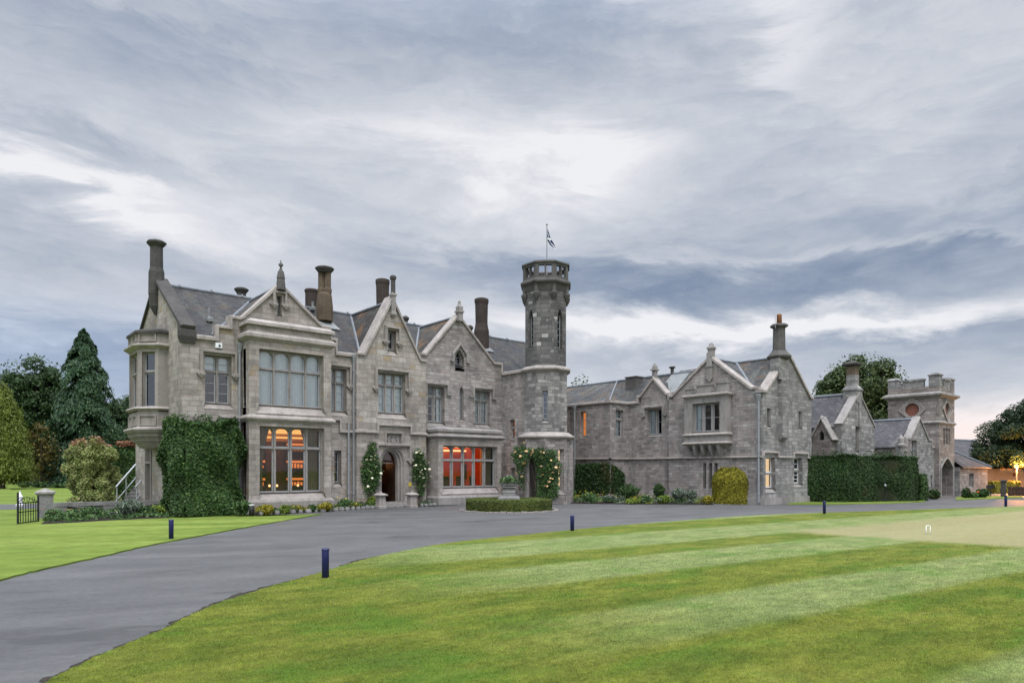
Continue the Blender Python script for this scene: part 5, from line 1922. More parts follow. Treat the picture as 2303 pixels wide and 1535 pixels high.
# string courses
mb = MB()
zs_ = FW.z(1506, 1031)
mb.band(FW, [(sW0 - .02, zs_), (sW1 + .1, zs_)], .09, -.02, .10)
mb.build('string_course', M['coping'], wing)
mb = MB()
mb.band(FX, [(sC0 - .02, zs_), (sW0 - .0, zs_)], .089, -.02, .10)
mb.build('string_course', M['coping'], wing)
mb = MB()
mb.band(FB, [(21.6, zs_), (23.2, zs_)], .09, -.02, .10)
mb.build('string_course', M['coping'], wing)
mb = MB()
mb.band(FA, [(sA0, zs_), (-ya + .1, zs_)], .09, -.02, .10)
mb.build('string_course', M['coping'], wing)
mb = MB()
zu = zs_ + .22
x1_, x2_, x3_, x4_ = FG.s(1716), FG.s(1747), FG.s(1784), FG.s(1814)
mb.band(FG, [(x1_, zs_ - .02), (x1_, zu), (x2_, zu), (x2_, zs_), (x3_, zs_), (x3_, zu), (x4_, zu), (x4_, zs_), (xr + .02, zs_)], .09, -.02, .10)
mb.build('string_course', M['coping'], wing)
mb = MB()
mb.fbox(FG, WX - .02, xr + .05, 0, .34, -.02, .07)
mb.fbox(FW, sW0, sW1 + .02, 0, .34, -.02, .07)
mb.build('plinth', M['dressgrey'], wing)
# roofs: main ridge along y, gable roofs toward the two fronts
XR_, ZRW = 25.3, 7.15
mb = MB()
yh = ya + 2.6
yc_ = -sW0 + .2
mb.add([(21.78, ya + .12, EV + .12), (21.78, 6.0, EV + .12), (XR_, 6.0, ZRW), (XR_, yh, ZRW), (23.40, ya + .12, EV + .12), (23.40, yc_, EV + .12), (XR_, yc_, ZRW),
        (xr + .02, yc_, EV + .06), (xr + .02, 6.0, EV + .06)],
       [(0, 1, 2, 3), (0, 3, 4), (4, 3, 6, 5), (6, 3, 2, 8, 7), (1, 8, 2)])
rfw = mb.build('roof', M['slatewing'], wing)
gable_roof(wing, (WX + .36, gy_, ga[1] - .02), (XR_ + .2, gy_, ga[1] - .02), (gr_[0] + .12 - gl[0]) / 2, ga[1] - zgl, mat='slatewing', name='oriel_roof')
gable_roof(wing, (xm_, WY + .36, zga - .02), (xm_, -4.0, zga - .02), (xr - WX) / 2 - .35, (zga - zfo) * (1 - .7 / (xr - WX)), mat='slatewing', name='chimney_gable_roof')
mb = MB()
mb.tube([(21.78, ya + .12, EV + .14), (XR_, yh, ZRW + .02)], .05, 6)
mb.tube([(XR_, ya - 3, ZRW + .03), (XR_, 6.0, ZRW + .03)], .075, 8)
mb.tube([(WX + .36, gy_, ga[1] + .01), (XR_ + .2, gy_, ga[1] + .01)], .07, 8)
mb.tube([(xm_, WY + .36, zga + .01), (xm_, gy_, zga + .01)], .07, 8)
yv0 = gy_ - (gr_[0] + .12 - gl[0]) / 2
mb.tube([(WX + .3, yv0 + .1, zgl + .06), (xm_, gy_, min(zga, ga[1]) + .02)], .08, 6)
mb.build('ridge_lead', M['lead'], rfw)
# rooflight, stump and vents on the slope
def slope_pt(px, y):
    d = (y - CY) / ray(px)[1]
    return at(px, d)
zsl = lambda x: EV + .12 + (x - 21.78) * (ZRW - EV - .12) / (XR_ - 21.78)
zs2 = lambda x: EV + .12 + (x - 23.40) * (ZRW - EV - .12) / (XR_ - 23.40)
mb = MB()
y0_, y1_ = -4.9, -3.65
mb.hexa([(23.75, y0_, zs2(23.75) + .03), (23.75, y1_, zs2(23.75) + .03), (25.15, y1_, zs2(25.15) + .03), (25.15, y0_, zs2(25.15) + .03),
         (23.75, y0_, zs2(23.75) + .10), (23.75, y1_, zs2(23.75) + .10), (25.15, y1_, zs2(25.15) + .10), (25.15, y0_, zs2(25.15) + .10)])
mb.build('rooflight', M['whiteflash'], rfw)
mb = MB()
xs_, ys_ = 24.7, -1.3
mb.box(xs_ - .30, xs_ + .30, ys_ - .40, ys_ + .40, 6.0, 7.14)
mb.box(xs_ - .34, xs_ + .34, ys_ - .45, ys_ + .45, 7.14, 7.20)
mb.build('chimney_stump', M['crown'], wing)
mb = MB()
for (xx, yy, r_, h_) in ((25.3, -3.6, .10, .35),):
    mb.tube([(xx, yy, zsl(xx) - .1), (xx, yy, zsl(xx) + h_)], r_, 10)
    mb.lathe(xx, yy, [(r_ * 1.2, zsl(xx) + h_), (r_ * 2, zsl(xx) + h_ + .05), (r_ * 1.7, zsl(xx) + h_ + .11)], 10)
mb.build('vent_pipe', M['darkstone'], rfw)
downpipe(wing, WX - .1, WY + .18, .1, FW.z(1709, 900))
downpipe(wing, 21.6, -FA.s(1295), .1, EV - .3)


# ------------------------------------------------------------------ service ranges beyond the hedge
def range_block(root, y, pxl, pxr, px_ap, py_ap, py_foot, yback, hole=(), stone='range', roofmat='slatepurple', stepped=False):
    fr = Fr(0, y)
    x0, x1 = fr.s(pxl), fr.s(pxr)
    xa = (x0 + x1) / 2
    za = fr.z(px_ap, py_ap)
    zf_ = fr.z(pxl, py_foot)
    mb = MB()
    out_ = [(x0, 0), (x1, 0), (x1, zf_), (xa, za), (x0, zf_)]
    if stepped:
        st = (x1 - x0) * .13
        zz_ = zf_ + .42
        out_ = [(x0, 0), (x1, 0), (x1, zf_), (x1 - st, zf_), (x1 - st, zz_), (x1 - 1.7 * st, zz_), (xa, za), (x0 + 1.7 * st, zz_), (x0 + st, zz_), (x0 + st, zf_), (x0, zf_)]
    mb.fplate(fr, out_, 0, -.35, hole)
    gab = mb.build('gable', M[stone], root)
    mb = MB()
    mb.band(fr, [p for p in out_[2:][::-1]], .12, -.38, .06)
    mb.build('coping', M['dressgrey'], gab)
    ht_w = zf_ - .02 if not stepped else zf_ - .1
    MB().box(x0, x0 + .3, y + .35, yback, 0, ht_w).build('wall', M['gatestone' if stepped else stone], root)
    MB().box(x1 - .3, x1, y + .35, yback, 0, ht_w).box(x0 + .3, x1 - .3, yback - .3, yback, 0, ht_w).build('rear_wall', M[stone], root)
    hr = (x1 - x0) / 2 + .12
    gable_roof(root, (xa, y + .35, za - .03), (xa, yback, za - .03), hr, (za - zf_) * 1.03 if not stepped else (za - zf_), mat=roofmat, name='roof')
    mb = MB()
    mb.tube([(xa, y + .35, za + .0), (xa, yback, za + .0)], .08, 8)
    mb.build('ridge_cap', M['lead'], root)
    return fr, x0, x1, xa, za, zf_, gab


r2y = -11.0
r2 = empty('service_range', (32.4, r2y, 0), 'grey stone range with purple slate roof and ochre topped chimney behind the long hedge', 'outbuilding')
f_ = Fr(0, r2y)
hrec = window(r2, f_, (1924, 1932), (958, 1012), 1, None, 0, fill='blind', pane='none', dep=.02, sill=.3, flare=.03, stone='dressgrey', sash=False, jamb=.015, name='tall_recess')
fr, x0, x1, xa, za, zf_, gb = range_block(r2, r2y, 1893, 1967, 1928, 884, 955, -3.5, [hrec])
d_ = depth_of(xa, r2y + .2)
cxp = fr.s(1927.5, -.1)
zz = lambda py: zat(py, d_)
pm = d_ / F
mb = MB()
mb.fbox(fr, cxp - 15 * pm, cxp + 15 * pm, zz(905), zz(879), -.72, .04)
mb.lathe(cxp, r2y + .34, [(16.5 * pm * 1.41, zz(879)), (17 * pm * 1.41, zz(876)), (10 * pm * 1.41, zz(866)), (10 * pm * 1.41, zz(843))], 4, math.pi / 4)
mb.fbox(fr, cxp - 5 * pm, cxp + 5 * pm, zz(960), zz(905), -.02, .10)
ch = mb.build('chimney', M['range'], r2)
MB().lathe(cxp, r2y + .34, [(9.6 * pm * 1.41, zz(843)), (9.6 * pm * 1.41, zz(824))], 4, math.pi / 4).build('chimney_pot', M['ochre'], ch)
MB().lathe(cxp, r2y + .34, [(10 * pm * 1.41, zz(824)), (16 * pm * 1.41, zz(820)), (16.5 * pm * 1.41, zz(817)), (8 * pm, zz(812)), (5 * pm, zz(810))], 4, math.pi / 4).build('chimney_cap', M['darkstone'], ch)
mb = MB()
mb.tube([(cxp - .25, r2y + .3, zz(820)), (cxp - .25, r2y + .3, zz(800))], .012, 5)
mb.build('aerial', M['steel'], ch)
# gabled niche and window on its side wall
FN = Fr(x0, 0, -90)
sN = FN.s(1858)
zN0, zN1, zNa = FN.z(1846, 1026), FN.z(1846, 985), FN.z(1850, 944)
mb = MB()
hw_ = .50
hn_ = arched(sN - .14, sN + .14, FN.z(1855, 990), FN.z(1855, 968), .24, True)
mb.fplate(FN, [(sN - hw_, 0), (sN + hw_, 0), (sN + hw_, zN1), (sN, zNa), (sN - hw_, zN1)], .55, .05, [hn_])
nic = mb.build('gabled_niche', M['gatestone'], r2)
mb = MB()
mb.band(FN, [(sN - hw_ - .12, zN1 - .16), (sN, zNa), (sN + hw_ + .12, zN1 - .16)], .08, .02, .66)
mb.lathe(*FN.P(sN, 0, .5)[:2], [(.12, zNa - .05), (.12, zNa + .1), (.06, zNa + .2), (0, zNa + .24)], 8)
mb.build('niche_roof', M['dressgrey'], nic)
mb = MB()
mb.fbox(FN, FN.s(1826), FN.s(1842), FN.z(1834, 1012), FN.z(1834, 975), .01, .05)
wn = mb.build('window', M['white'], r2)
mb = MB()
for a in range(2):
    for b in range(3):
        s0_, s1_ = FN.s(1826), FN.s(1842)
        z0_, z1_ = FN.z(1834, 1012), FN.z(1834, 975)
        w_, h_ = (s1_ - s0_) / 2, (z1_ - z0_) / 3
        mb.fbox(FN, s0_ + a * w_ + .03, s0_ + (a + 1) * w_ - .03, z0_ + b * h_ + .03, z0_ + (b + 1) * h_ - .03, .04, .056)
mb.build('pane', M['interior'], wn)

r3y = -12.35
r3 = empty('low_range', (37.5, r3y, 0), 'lower grey stone range with stepped gable and lattice window next to the gate tower', 'outbuilding')
f_ = Fr(0, r3y)
hl_ = [window(r3, f_, (2050, 2062), (989, 1027), 1, None, 0, fill='dark', dep=.12, sill=.10, flare=.02, stone='dressgrey', bars=(3, 6), jamb=.02, name='lattice_window'),
       window(r3, f_, (2093, 2097), (1068, 1098), 1, None, 0, fill='dark', dep=.12, sill=.06, flare=.01, stone='dressgrey', jamb=.01, sash=False, name='slit_window')]
fr, x0, x1, xa, za, zf_, gb = range_block(r3, r3y, 2029, 2103.5, 2059, 940, 1003, -5.0, hl_, roofmat='slatepurple', stepped=True)
mb = MB()
mb.lathe(x0 + .12, r3y + .1, [(.22, zf_), (.24, zf_ + .1), (.14, zf_ + .16), (.15, zf_ + .45), (.05, zf_ + .62), (0, zf_ + .7)], 8, .2)
mb.build('kneeler_finial', M['dressgrey'], gb)
d_ = depth_of(x0 + .6, -10.2)
xx, yy = at(1974, d_)
mb = MB()
mb.tube([(xx, yy, zat(1009, d_)), (xx, yy, zat(988, d_))], .13, 10)
mb.box(xx - .28, xx + .28, yy - .28, yy + .28, zat(1011, d_) - .1, zat(1005, d_))
mb.build('roof_vent', M['white'], r3)
MB().lathe(xx, yy, [(.16, zat(988, d_)), (.18, zat(984, d_)), (.1, zat(982, d_))], 10).build('vent_cowl', M['iron'], r3)

# gate tower
gx0, gy0 = x1 + .02, -12.6
gtw = empty('gate_tower', (gx0 + 1.5, gy0 + 1.5, 0), 'square battlemented stone tower with red roundels and pointed archway at the far end', 'tower')
FT = Fr(0, gy0)
FTw = Fr(gx0, 0, -90)
gx0 = FT.s(2112)
FTw = Fr(gx0, 0, -90)
gx1 = FT.s(2146.5)
gyb = -FTw.s(1997)
zL, zU = FT.z(2112, 949), FT.z(2112, 885)
zTp = FT.z(2112, 866)
arch_g = arched(FT.s(2117), FT.s(2143), .02, FT.z(2117, 1030), .62, True)
trip = []
s0_, s1_ = FT.s(2121.5), FT.s(2137.5)
for i in range(3):
    a = s0_ + (s1_ - s0_) * (i * .36)
    trip.append([(a, FT.z(2121, 998)), (a + .28 * (s1_ - s0_), FT.z(2121, 998)), (a + .28 * (s1_ - s0_), FT.z(2121, 962)), (a, FT.z(2121, 962))])
rnd_c = lambda c, r, z: [(c + r * math.cos(q), z + r * math.sin(q)) for q in np.linspace(0, 2 * math.pi, 24, endpoint=False)]
sF = (FT.s(2112) + FT.s(2146)) / 2
sWc = (FTw.s(2051.5))
zR = FTw.z(2051, 921)
rad = .42
mb = MB()
mb.fplate(FT, [(gx0, 0), (gx1, 0), (gx1, zL), (gx0, zL)], 0, -.35, [arch_g] + trip)
sa_, sb_ = -gyb, -gy0
mb.box(gx0 + .001, gx0 + .35, gy0 + .35, gyb, 0, zL)
mb.box(gx1 - .35, gx1 - .001, gy0 + .35, gyb, 0, zL)
mb.build('wall', M['gatestone'], gtw)
mb = MB()
mb.fplate(FT, [(gx0, zL), (gx1, zL), (gx1, zTp), (gx0, zTp)], 0, -.3, [rnd_c(sF, rad, zR)])
mb.fplate(FTw, [(sa_ + .3, zL), (sb_ - .3, zL), (sb_ - .3, zTp), (sa_ + .3, zTp)], 0, -.3, [rnd_c(sWc, rad, zR)])
mb.box(gx1 - .3, gx1, gy0 + .3, gyb, zL, zTp)
mb.box(gx0, gx1, gyb - .3, gyb + .002, 0, zTp)
upp = mb.build('upper_wall', M['gatestone'], gtw)
for f_, c in ((FT, sF), (FTw, sWc)):
    mb = MB()
    for rr_, nf in ((.80, .07), (.66, .04)):
        mb.fplate(f_, [(c, zR - rr_), (c + rr_, zR), (c, zR + rr_), (c - rr_, zR)], nf, -.02, [[(c, zR - rr_ + .12), (c + rr_ - .12, zR), (c, zR + rr_ - .12), (c - rr_ + .12, zR)]], .0)
    mb.fplate(f_, rnd_c(c, rad + .08, zR), .05, -.05, [rnd_c(c, rad - .005, zR)])
    mb.build('diamond_frame', M['dressed'], upp)
for f_, c in ((FT, sF), (FTw, sWc)):
    MB().fplate(f_, rnd_c(c, rad + .005, zR), -.12, -.2).build('roundel', M['redstone'], upp)
mb = MB()
ring = lambda p, z: [(gx0 - p, gy0 - p, z), (gx1 + p, gy0 - p, z), (gx1 + p, gyb + p, z), (gx0 - p, gyb + p, z)]
mb.loft([ring(.01, zL - .1), ring(.10, zL - .02), ring(.10, zL + .03), ring(.0, zL + .12)])
mb.build('string_course', M['dressgrey'], gtw)
mb = MB()
mb.loft([ring(.01, zU - .22), ring(.26, zU - .05), ring(.26, zU + .05), ring(.02, zU + .16)])
mb.build('string_course', M['dressgrey'], gtw)
mb = MB()
zt1, zt2, zt3 = FT.z(2112, 847), FT.z(2112, 857), FT.z(2112, 872)
zlow = FT.z(2112, 874)
for f_, a, b in ((FT, gx0, gx1), (FTw, sa_, sb_)):
    w_ = b - a
    mb.fbox(f_, a + .57, b - .57, zTp, zlow + .06, -.34, -.004)
    mb.fbox(f_, a + w_ * .30, b - w_ * .30, zlow + .06, zt2 + .15, -.34, -.003)
    mb.fbox(f_, a + w_ * .30 - .04, b - w_ * .30 + .04, zt2 + .15, zt2 + .26, -.38, .05)
mb.build('battlement', M['range'], gtw)
for (xx, yy, e) in ((gx0, gy0, .12), (gx1 - .58, gy0, 0), (gx0, gyb - .58, 0), (gx1 - .58, gyb - .58, 0)):
    zz_ = zt1 + e
    mb = MB()
    mb.box(xx, xx + .58, yy, yy + .58, zTp - .0, zz_)
    mb.loft([[(xx - .05, yy - .05, zz_), (xx + .63, yy - .05, zz_), (xx + .63, yy + .63, zz_), (xx - .05, yy + .63, zz_)],
             [(xx - .05, yy - .05, zz_ + .06), (xx + .63, yy - .05, zz_ + .06), (xx + .63, yy + .63, zz_ + .06), (xx - .05, yy + .63, zz_ + .06)],
             [(xx + .1, yy + .1, zz_ + .18), (xx + .48, yy + .1, zz_ + .18), (xx + .48, yy + .48, zz_ + .18), (xx + .1, yy + .48, zz_ + .18)]])
    mb.build('merlon', M['range'], gtw)
MB().box(gx0 + .3, gx1 - .3, gy0 + .3, gyb - .3, zTp - .3, zTp - .2).build('tower_roof', M['lead'], gtw)
mb = MB()
mb.fbox(FT, FT.s(2117) + .3, FT.s(2143), .02, FT.z(2117, 1040), -.9, -.8)
mb.build('arch_door', M['crown'], gtw)
mb = MB()
mb.fbox(FT, FT.s(2117), FT.s(2117) + .3, .02, FT.z(2117, 1040), -.88, -.82)
mb.build('arch_gate', M['wood'], gtw)
mb = MB()
mb.fbox(FT, s0_ - .1, s1_ + .1, FT.z(2121, 998) - .1, FT.z(2121, 962) + .1, -.3, -.14)  # dark panel paints the shade inside the three slits
mb.build('slit_shade_panel', M['interior'], gtw)
mb = MB()
mb.fplate(FT, [(FT.s(2115), .0)] + [(FT.s(2145), .0)] + arched(FT.s(2115), FT.s(2145), .0, FT.z(2117, 1027), .66, True)[2:], .04, -.02, [arched(FT.s(2117) , FT.s(2143), .002, FT.z(2117, 1030.5), .62, True)], .02)
mb.build('arch_moulding', M['dressgrey'], gtw)

# lean-to lodge beside the tower
ly = -12.9
lodge = empty('lodge', (46, ly, 0), 'low rubble lodge with hipped purple slate roof leaning on the gate tower', 'outbuilding')
fl_ = Fr(0, ly)
lx0, lx1 = gx1 + .01, fl_.s(2221)
zle = fl_.z(2150, 1050)
hl2 = window(lodge, fl_, (2179, 2190), (1064, 1094), 2, None, 0, fill='dark', dep=.12, sill=.08, flare=.02, stone='dressgrey', sash=False, jamb=.10, mull=.12, name='slit_window')
mb = MB()
mb.fplate(fl_, [(lx0, 0), (lx1, 0), (lx1, zle), (lx0, zle)], 0, -.3, [hl2])
mb.box(lx1 - .3, lx1, ly + .3, ly + 6, 0, zle)
mb.build('wall', M['range'], lodge)
zla = fl_.z(2150, 1000)
mb = MB()
e = .18
mb.add([(lx0, ly - e, zle), (lx1 + e, ly - e, zle), (lx1 + e, ly + 6, zle), (lx0, ly + 6, zle), (lx0, ly + 2.2, zla + .5), (lx0, ly + 4.2, zla + .5),
        (lx0, ly - e, zle - .07), (lx1 + e, ly - e, zle - .07), (lx1 + e, ly + 6, zle - .07)],
       [(0, 1, 4), (1, 2, 5, 4), (2, 3, 5), (0, 6, 7, 1), (1, 7, 8, 2)])
mb.build('roof', M['slatepurple'], lodge)
mb = MB()
mb.tube([(lx0, ly + 2.2, zla + .53), (lx1 + e, ly - e, zle + .03)], .07, 6)
mb.build('hip_lead', M['lead'], lodge)

# far slate-roofed hall and the cream house by the lamp
cot = empty('cream_house', (52, -13, 0), 'cream rendered house with large slate roof lit orange by the street lamp', 'house')
dH = 57.0
p0, p1 = at(2207, dH), at(2420, dH - 2)
ang = math.degrees(math.atan2(p1[1] - p0[1], p1[0] - p0[0]))
FH = Fr(p0[0], p0[1], ang)
LH = math.hypot(p1[0] - p0[0], p1[1] - p0[1])
zev = zat(1034, dH)
sw0 = FH.s(2234)
mb = MB()
mb.fbox(FH, 0, sw0, 0, zev, -5, .0)
mb.fbox(FH, sw0, LH, 0, zev - .15, -5, -.5)
mb.build('wall', M['whiteplaster'], cot)
fh2 = Fr(*FH.P(0, 0, -.5)[:2], ang)
for a, b in ((2247, 2279), (2284, 2312)):
    s0_, s1_ = fh2.s(a), fh2.s(b)
    z0_, z1_ = zat(1059, dH), zat(1043, dH)
    mb = MB()
    m_ = (s0_ + s1_) / 2
    mb.fplate(fh2, [(s0_, z0_), (s1_, z0_), (s1_, z1_), (s0_, z1_)], .06, -.02, [[(s0_ + .08, z0_ + .08), (m_ - .05, z0_ + .08), (m_ - .05, z1_ - .06), (s0_ + .08, z1_ - .06)],
                                                                               [(m_ + .05, z0_ + .08), (s1_ - .08, z0_ + .08), (s1_ - .08, z1_ - .06), (m_ + .05, z1_ - .06)]])
    mb.fbox(fh2, s0_ - .06, s1_ + .06, z0_ - .07, z0_ - .001, -.02, .12)
    wn = mb.build('window', M['white'], cot)
    mb = MB()
    mb.fbox(fh2, s0_ + .05, s1_ - .05, z0_ + .05, z1_ - .05, -.01, .02)
    mb.build('pane', M['orangelit'], wn)
mb = MB()
e = .3
mb.loft([[FH.P(-e, zev - .05, .35), FH.P(-e, zev + .05, .35), FH.P(1.5, zev + 1.35, -3), FH.P(1.5, zev + 1.3, -3), FH.P(-e, zev, -6), FH.P(-e, zev - .1, -6)],
         [FH.P(LH, zev - .05, .35), FH.P(LH, zev + .05, .35), FH.P(LH, zev + 1.35, -3), FH.P(LH, zev + 1.3, -3), FH.P(LH, zev, -6), FH.P(LH, zev - .1, -6)]])
mb.build('roof', M['slatepurple'], cot)
mb = MB()
mb.fbox(FH, -e, LH, zev - .12, zev + .02, .36, .46)
mb.build('gutter', M['white'], cot)
mb = MB()
zz_ = zat(1085, dH)
mb.fbox(fh2, fh2.s(2278), fh2.s(2287), zat(1070, dH), zat(1063, dH), .0, .12)
mb.build('wall_box', M['clay'], cot)
hall = empty('slate_hall', (60, -8, 0), 'long slate roofed hall rising behind the lodge', 'outbuilding')
dS = 62.0
q0, q1 = at(2120, dS), at(2300, dS + 6)
ang2 = math.degrees(math.atan2(q1[1] - q0[1], q1[0] - q0[0]))
FS2 = Fr(q0[0], q0[1], ang2)
L2 = math.hypot(q1[0] - q0[0], q1[1] - q0[1])
ze2, zr2 = zat(1036, dS), zat(984, dS + 3)
MB().fbox(FS2, 0, L2, 0, ze2, -9, 0).build('wall', M['range'], hall)
mb = MB()
mb.loft([[FS2.P(s_, ze2 - .05, .3), FS2.P(s_, ze2 + .05, .3), FS2.P(s_, zr2, -4.5), FS2.P(s_, ze2 + .05, -9.3), FS2.P(s_, ze2 - .05, -9.3)] for s_ in (-.3, L2 + .3)])
mb.build('roof', M['slatepurple'], hall)
mb = MB()
mb.tube([FS2.P(-.3, zr2 + .03, -4.5), FS2.P(L2 + .3, zr2 + .03, -4.5)], .12, 6)
mb.build('ridge_cap', M['lead'], hall)


# ------------------------------------------------------------------ plants
def cloud(name, pts, nrm, size, mat, parent=None, spread=.9, aspect=1.7, up=None):
    return np_mesh(name, leaf_quads(np.asarray(pts, float), size, nrm, spread, aspect, up), 4, mat, parent)


def lumpy(p, amp, f=1.3, ph=0.0):
    """smooth pseudo-random offsets for points"""
    return amp * (np.sin(p[:, 0] * f + ph) * np.cos(p[:, 1] * f * 1.3 - ph) + .6 * np.sin(p[:, 2] * f * 1.9 + ph * 2) + .5 * np.sin((p[:, 0] + p[:, 1]) * f * 2.7 + p[:, 2] * f * 2.1 + ph))


def prism_hedge(root, foot, h, n, size, mat, core, topfrac=None, bulge=.06, batter=0.0, depth_in=.16, name='foliage', ph=0.0, tufts=0, inset=.22):
    """clipped hedge on a polygonal footprint: leaves on its faces over a dark twiggy core"""
    P = np.array(foot)
    k = len(P)
    cen = P.mean(0)
    nxt = np.roll(P, -1, 0)
    L = np.linalg.norm(nxt - P, axis=1)
    area = .5 * abs(sum(P[i][0] * nxt[i][1] - nxt[i][0] * P[i][1] for i in range(k)))
    sgn = 1 if sum(P[i][0] * nxt[i][1] - nxt[i][0] * P[i][1] for i in range(k)) > 0 else -1
    wall = L.sum() * h
    nt = int(n * area / (area + wall))
    nw = n - nt
    seg = rng.choice(k, nw, p=L / L.sum())
    u = rng.random(nw)
    z = rng.random(nw) * h
    xy = P[seg] + (nxt[seg] - P[seg]) * u[:, None]
    d = (nxt[seg] - P[seg]) / L[seg][:, None]
    no = np.stack([d[:, 1] * sgn, -d[:, 0] * sgn], 1)
    p = np.concatenate([xy, z[:, None]], 1)
    nn = np.concatenate([no, np.full((nw, 1), .35)], 1)
    off = lumpy(p, bulge, 1.6, ph) - np.abs(rng.normal(size=nw)) * depth_in * .6 - batter * (z / h) - .10 * np.clip((z / h - .9) / .1, 0, 1) ** 2
    p[:, :2] += no * off[:, None]
    # top
    mn, mx_ = P.min(0), P.max(0)
    q = rng.uniform(mn, mx_, (int(nt * (np.prod(mx_ - mn) / area) * 1.2) + 10, 2))
    q = q[inside(q[:, 0], q[:, 1], foot)][:nt]
    pt = np.concatenate([q, np.full((len(q), 1), h)], 1)
    pt[:, 2] += lumpy(pt, bulge * .8, 1.6, ph + 1) - np.abs(rng.normal(size=len(q))) * depth_in * .5
    nt_ = np.tile(np.array([[0, 0, 1.0]]), (len(q), 1))
    ap, an = np.concatenate([p, pt]), np.concatenate([nn, nt_])
    if tufts:
        tq = q[rng.choice(len(q), tufts)]
        for a in tq:
            m_ = 14
            t_ = np.concatenate([a + rng.normal(size=(m_, 2)) * .06, h + rng.random((m_, 1)) * .32], 1)
            ap = np.concatenate([ap, t_])
            an = np.concatenate([an, np.tile([[0, 0, .6]], (m_, 1))])
    o = cloud(name, ap, an, size, mat, root, .85)
    inner = [tuple(cen + (np.array(a) - cen) * (1 - inset / max(.7, np.linalg.norm(np.array(a) - cen)))) for a in foot]
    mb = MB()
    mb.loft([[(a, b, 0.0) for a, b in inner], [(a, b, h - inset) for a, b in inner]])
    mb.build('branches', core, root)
    return o


def blob_leaves(c, r, n, shell=.55, zmin=-1.0):
    v = unit(rng.normal(size=(n, 3)))
    v[:, 2] = np.maximum(v[:, 2], zmin)
    rad = (shell + (1 - shell) * rng.random(n) ** .6)[:, None]
    return np.array(c) + v * rad * np.array(r), v


def trunk_mesh(root, x, y, h, r, limbs=(), mat='bark'):
    mb = MB()
    mb.tube([(x, y, -.05), (x + .02, y, h * .15), (x + .05 * r, y + .1 * r, h * .5), (x, y, h)], [r * 1.35, r, r * .8, r * .3], 9)
    for (zb, ex, ey, ez) in limbs:
        mb.tube([(x, y, zb), (x + ex * .5, y + ey * .5, zb + (ez - zb) * .62), (x + ex, y + ey, ez)], [r * .5, r * .3, r * .08], 6)
    return mb.build('trunk', M[mat], root)


def broad_tree(name, px, py, ptop, pw, d, mat, label, group=None, n=16000, nclump=46, size=.22, base=.30, flat=1.0, xy=None, trunk=True, cat='tree'):
    x, y = xy or at(px, d)
    top = zat(ptop, d)
    rad = pw / 2 * d / F
    root = empty(name, (x, y, 0), label, cat, group)
    zc = top * (base + (1 - base) * .48)
    rz = (top - top * base) / 2
    ps, ns = [], []
    limbs = []
    for i in range(nclump):
        v = unit(rng.normal(size=(1, 3)))[0]
        q = rng.random() ** .38
        cr_ = rad * rng.uniform(.14, .27)
        c = np.array([x, y, zc]) + v * np.array([rad - cr_ * .8, rad - cr_ * .8, rz - cr_ * .6 * flat]) * q
        p, nn = blob_leaves(c, (cr_, cr_, cr_ * .85), n // nclump, .55, -.6)
        ps.append(p)
        ns.append(nn * .7 + np.array([0, 0, .5]))
        if i % 5 == 0:
            limbs.append((top * base * rng.uniform(.7, 1.3), c[0] - x, c[1] - y, c[2]))
    # stray twigs loosen the outline
    v = unit(rng.normal(size=(n // 20, 3)))
    ps.append(np.array([x, y, zc]) + v * np.array([rad, rad, rz]) * rng.uniform(.8, 1.06, (n // 20, 1)))
    ns.append(v)
    cloud('crown', np.concatenate(ps), np.concatenate(ns), size, M[mat], root, .9)
    if trunk:
        trunk_mesh(root, x, y, top * .72, max(.12, rad * .075), limbs)
    return root


def conifer(name, px, ptop, pw, d, mat, label, n=22000, size=.20, weep=.5, base=.06, power=.75, xy=None, group=None, round_top=0.0, nb=150, vj=0.0):
    """tiers of drooping boughs, each a spray of hanging needles"""
    x, y = xy or at(px, d)
    top = zat(ptop, d)
    rad = pw / 2 * d / F
    root = empty(name, (x, y, 0), label, 'tree', group)
    ps, ups = [], []
    per = n // nb
    for i in range(nb):
        t = (i + rng.random()) / nb
        z0 = top * (base + (1 - base) * t)
        L = rad * ((1 - t) ** power * (1 - round_top) + round_top * math.sqrt(max(0, 1 - t * t))) * rng.uniform(.55, 1.14) + .12
        a = rng.uniform(0, 2 * math.pi)
        s = rng.random(per) ** .6
        w_ = rng.normal(size=per) * .17 * L * (.35 + s * .5)
        zz_ = z0 + .12 * L * s - weep * L * s ** 2.2 - rng.random(per) ** 1.5 * (.55 * weep + .12) * (.5 + L * .35)
        zz_ = zz_ + rng.normal(size=per) * vj
        px_ = x + math.cos(a) * L * s - math.sin(a) * w_
        py_ = y + math.sin(a) * L * s + math.cos(a) * w_
        ps.append(np.stack([px_, py_, np.maximum(zz_, .15)], 1))
        ups.append(np.tile([[math.cos(a) * .45, math.sin(a) * .45, -1.0]], (per, 1)))
    P = np.concatenate(ps)
    U = np.concatenate(ups)
    nr = np.stack([P[:, 0] - x, P[:, 1] - y, np.full(len(P), .8)], 1)
    cloud('crown', P, unit(nr), size, M[mat], root, .8, 2.2, U)
    trunk_mesh(root, x, y, top * .93, max(.1, rad * .07))
    return root


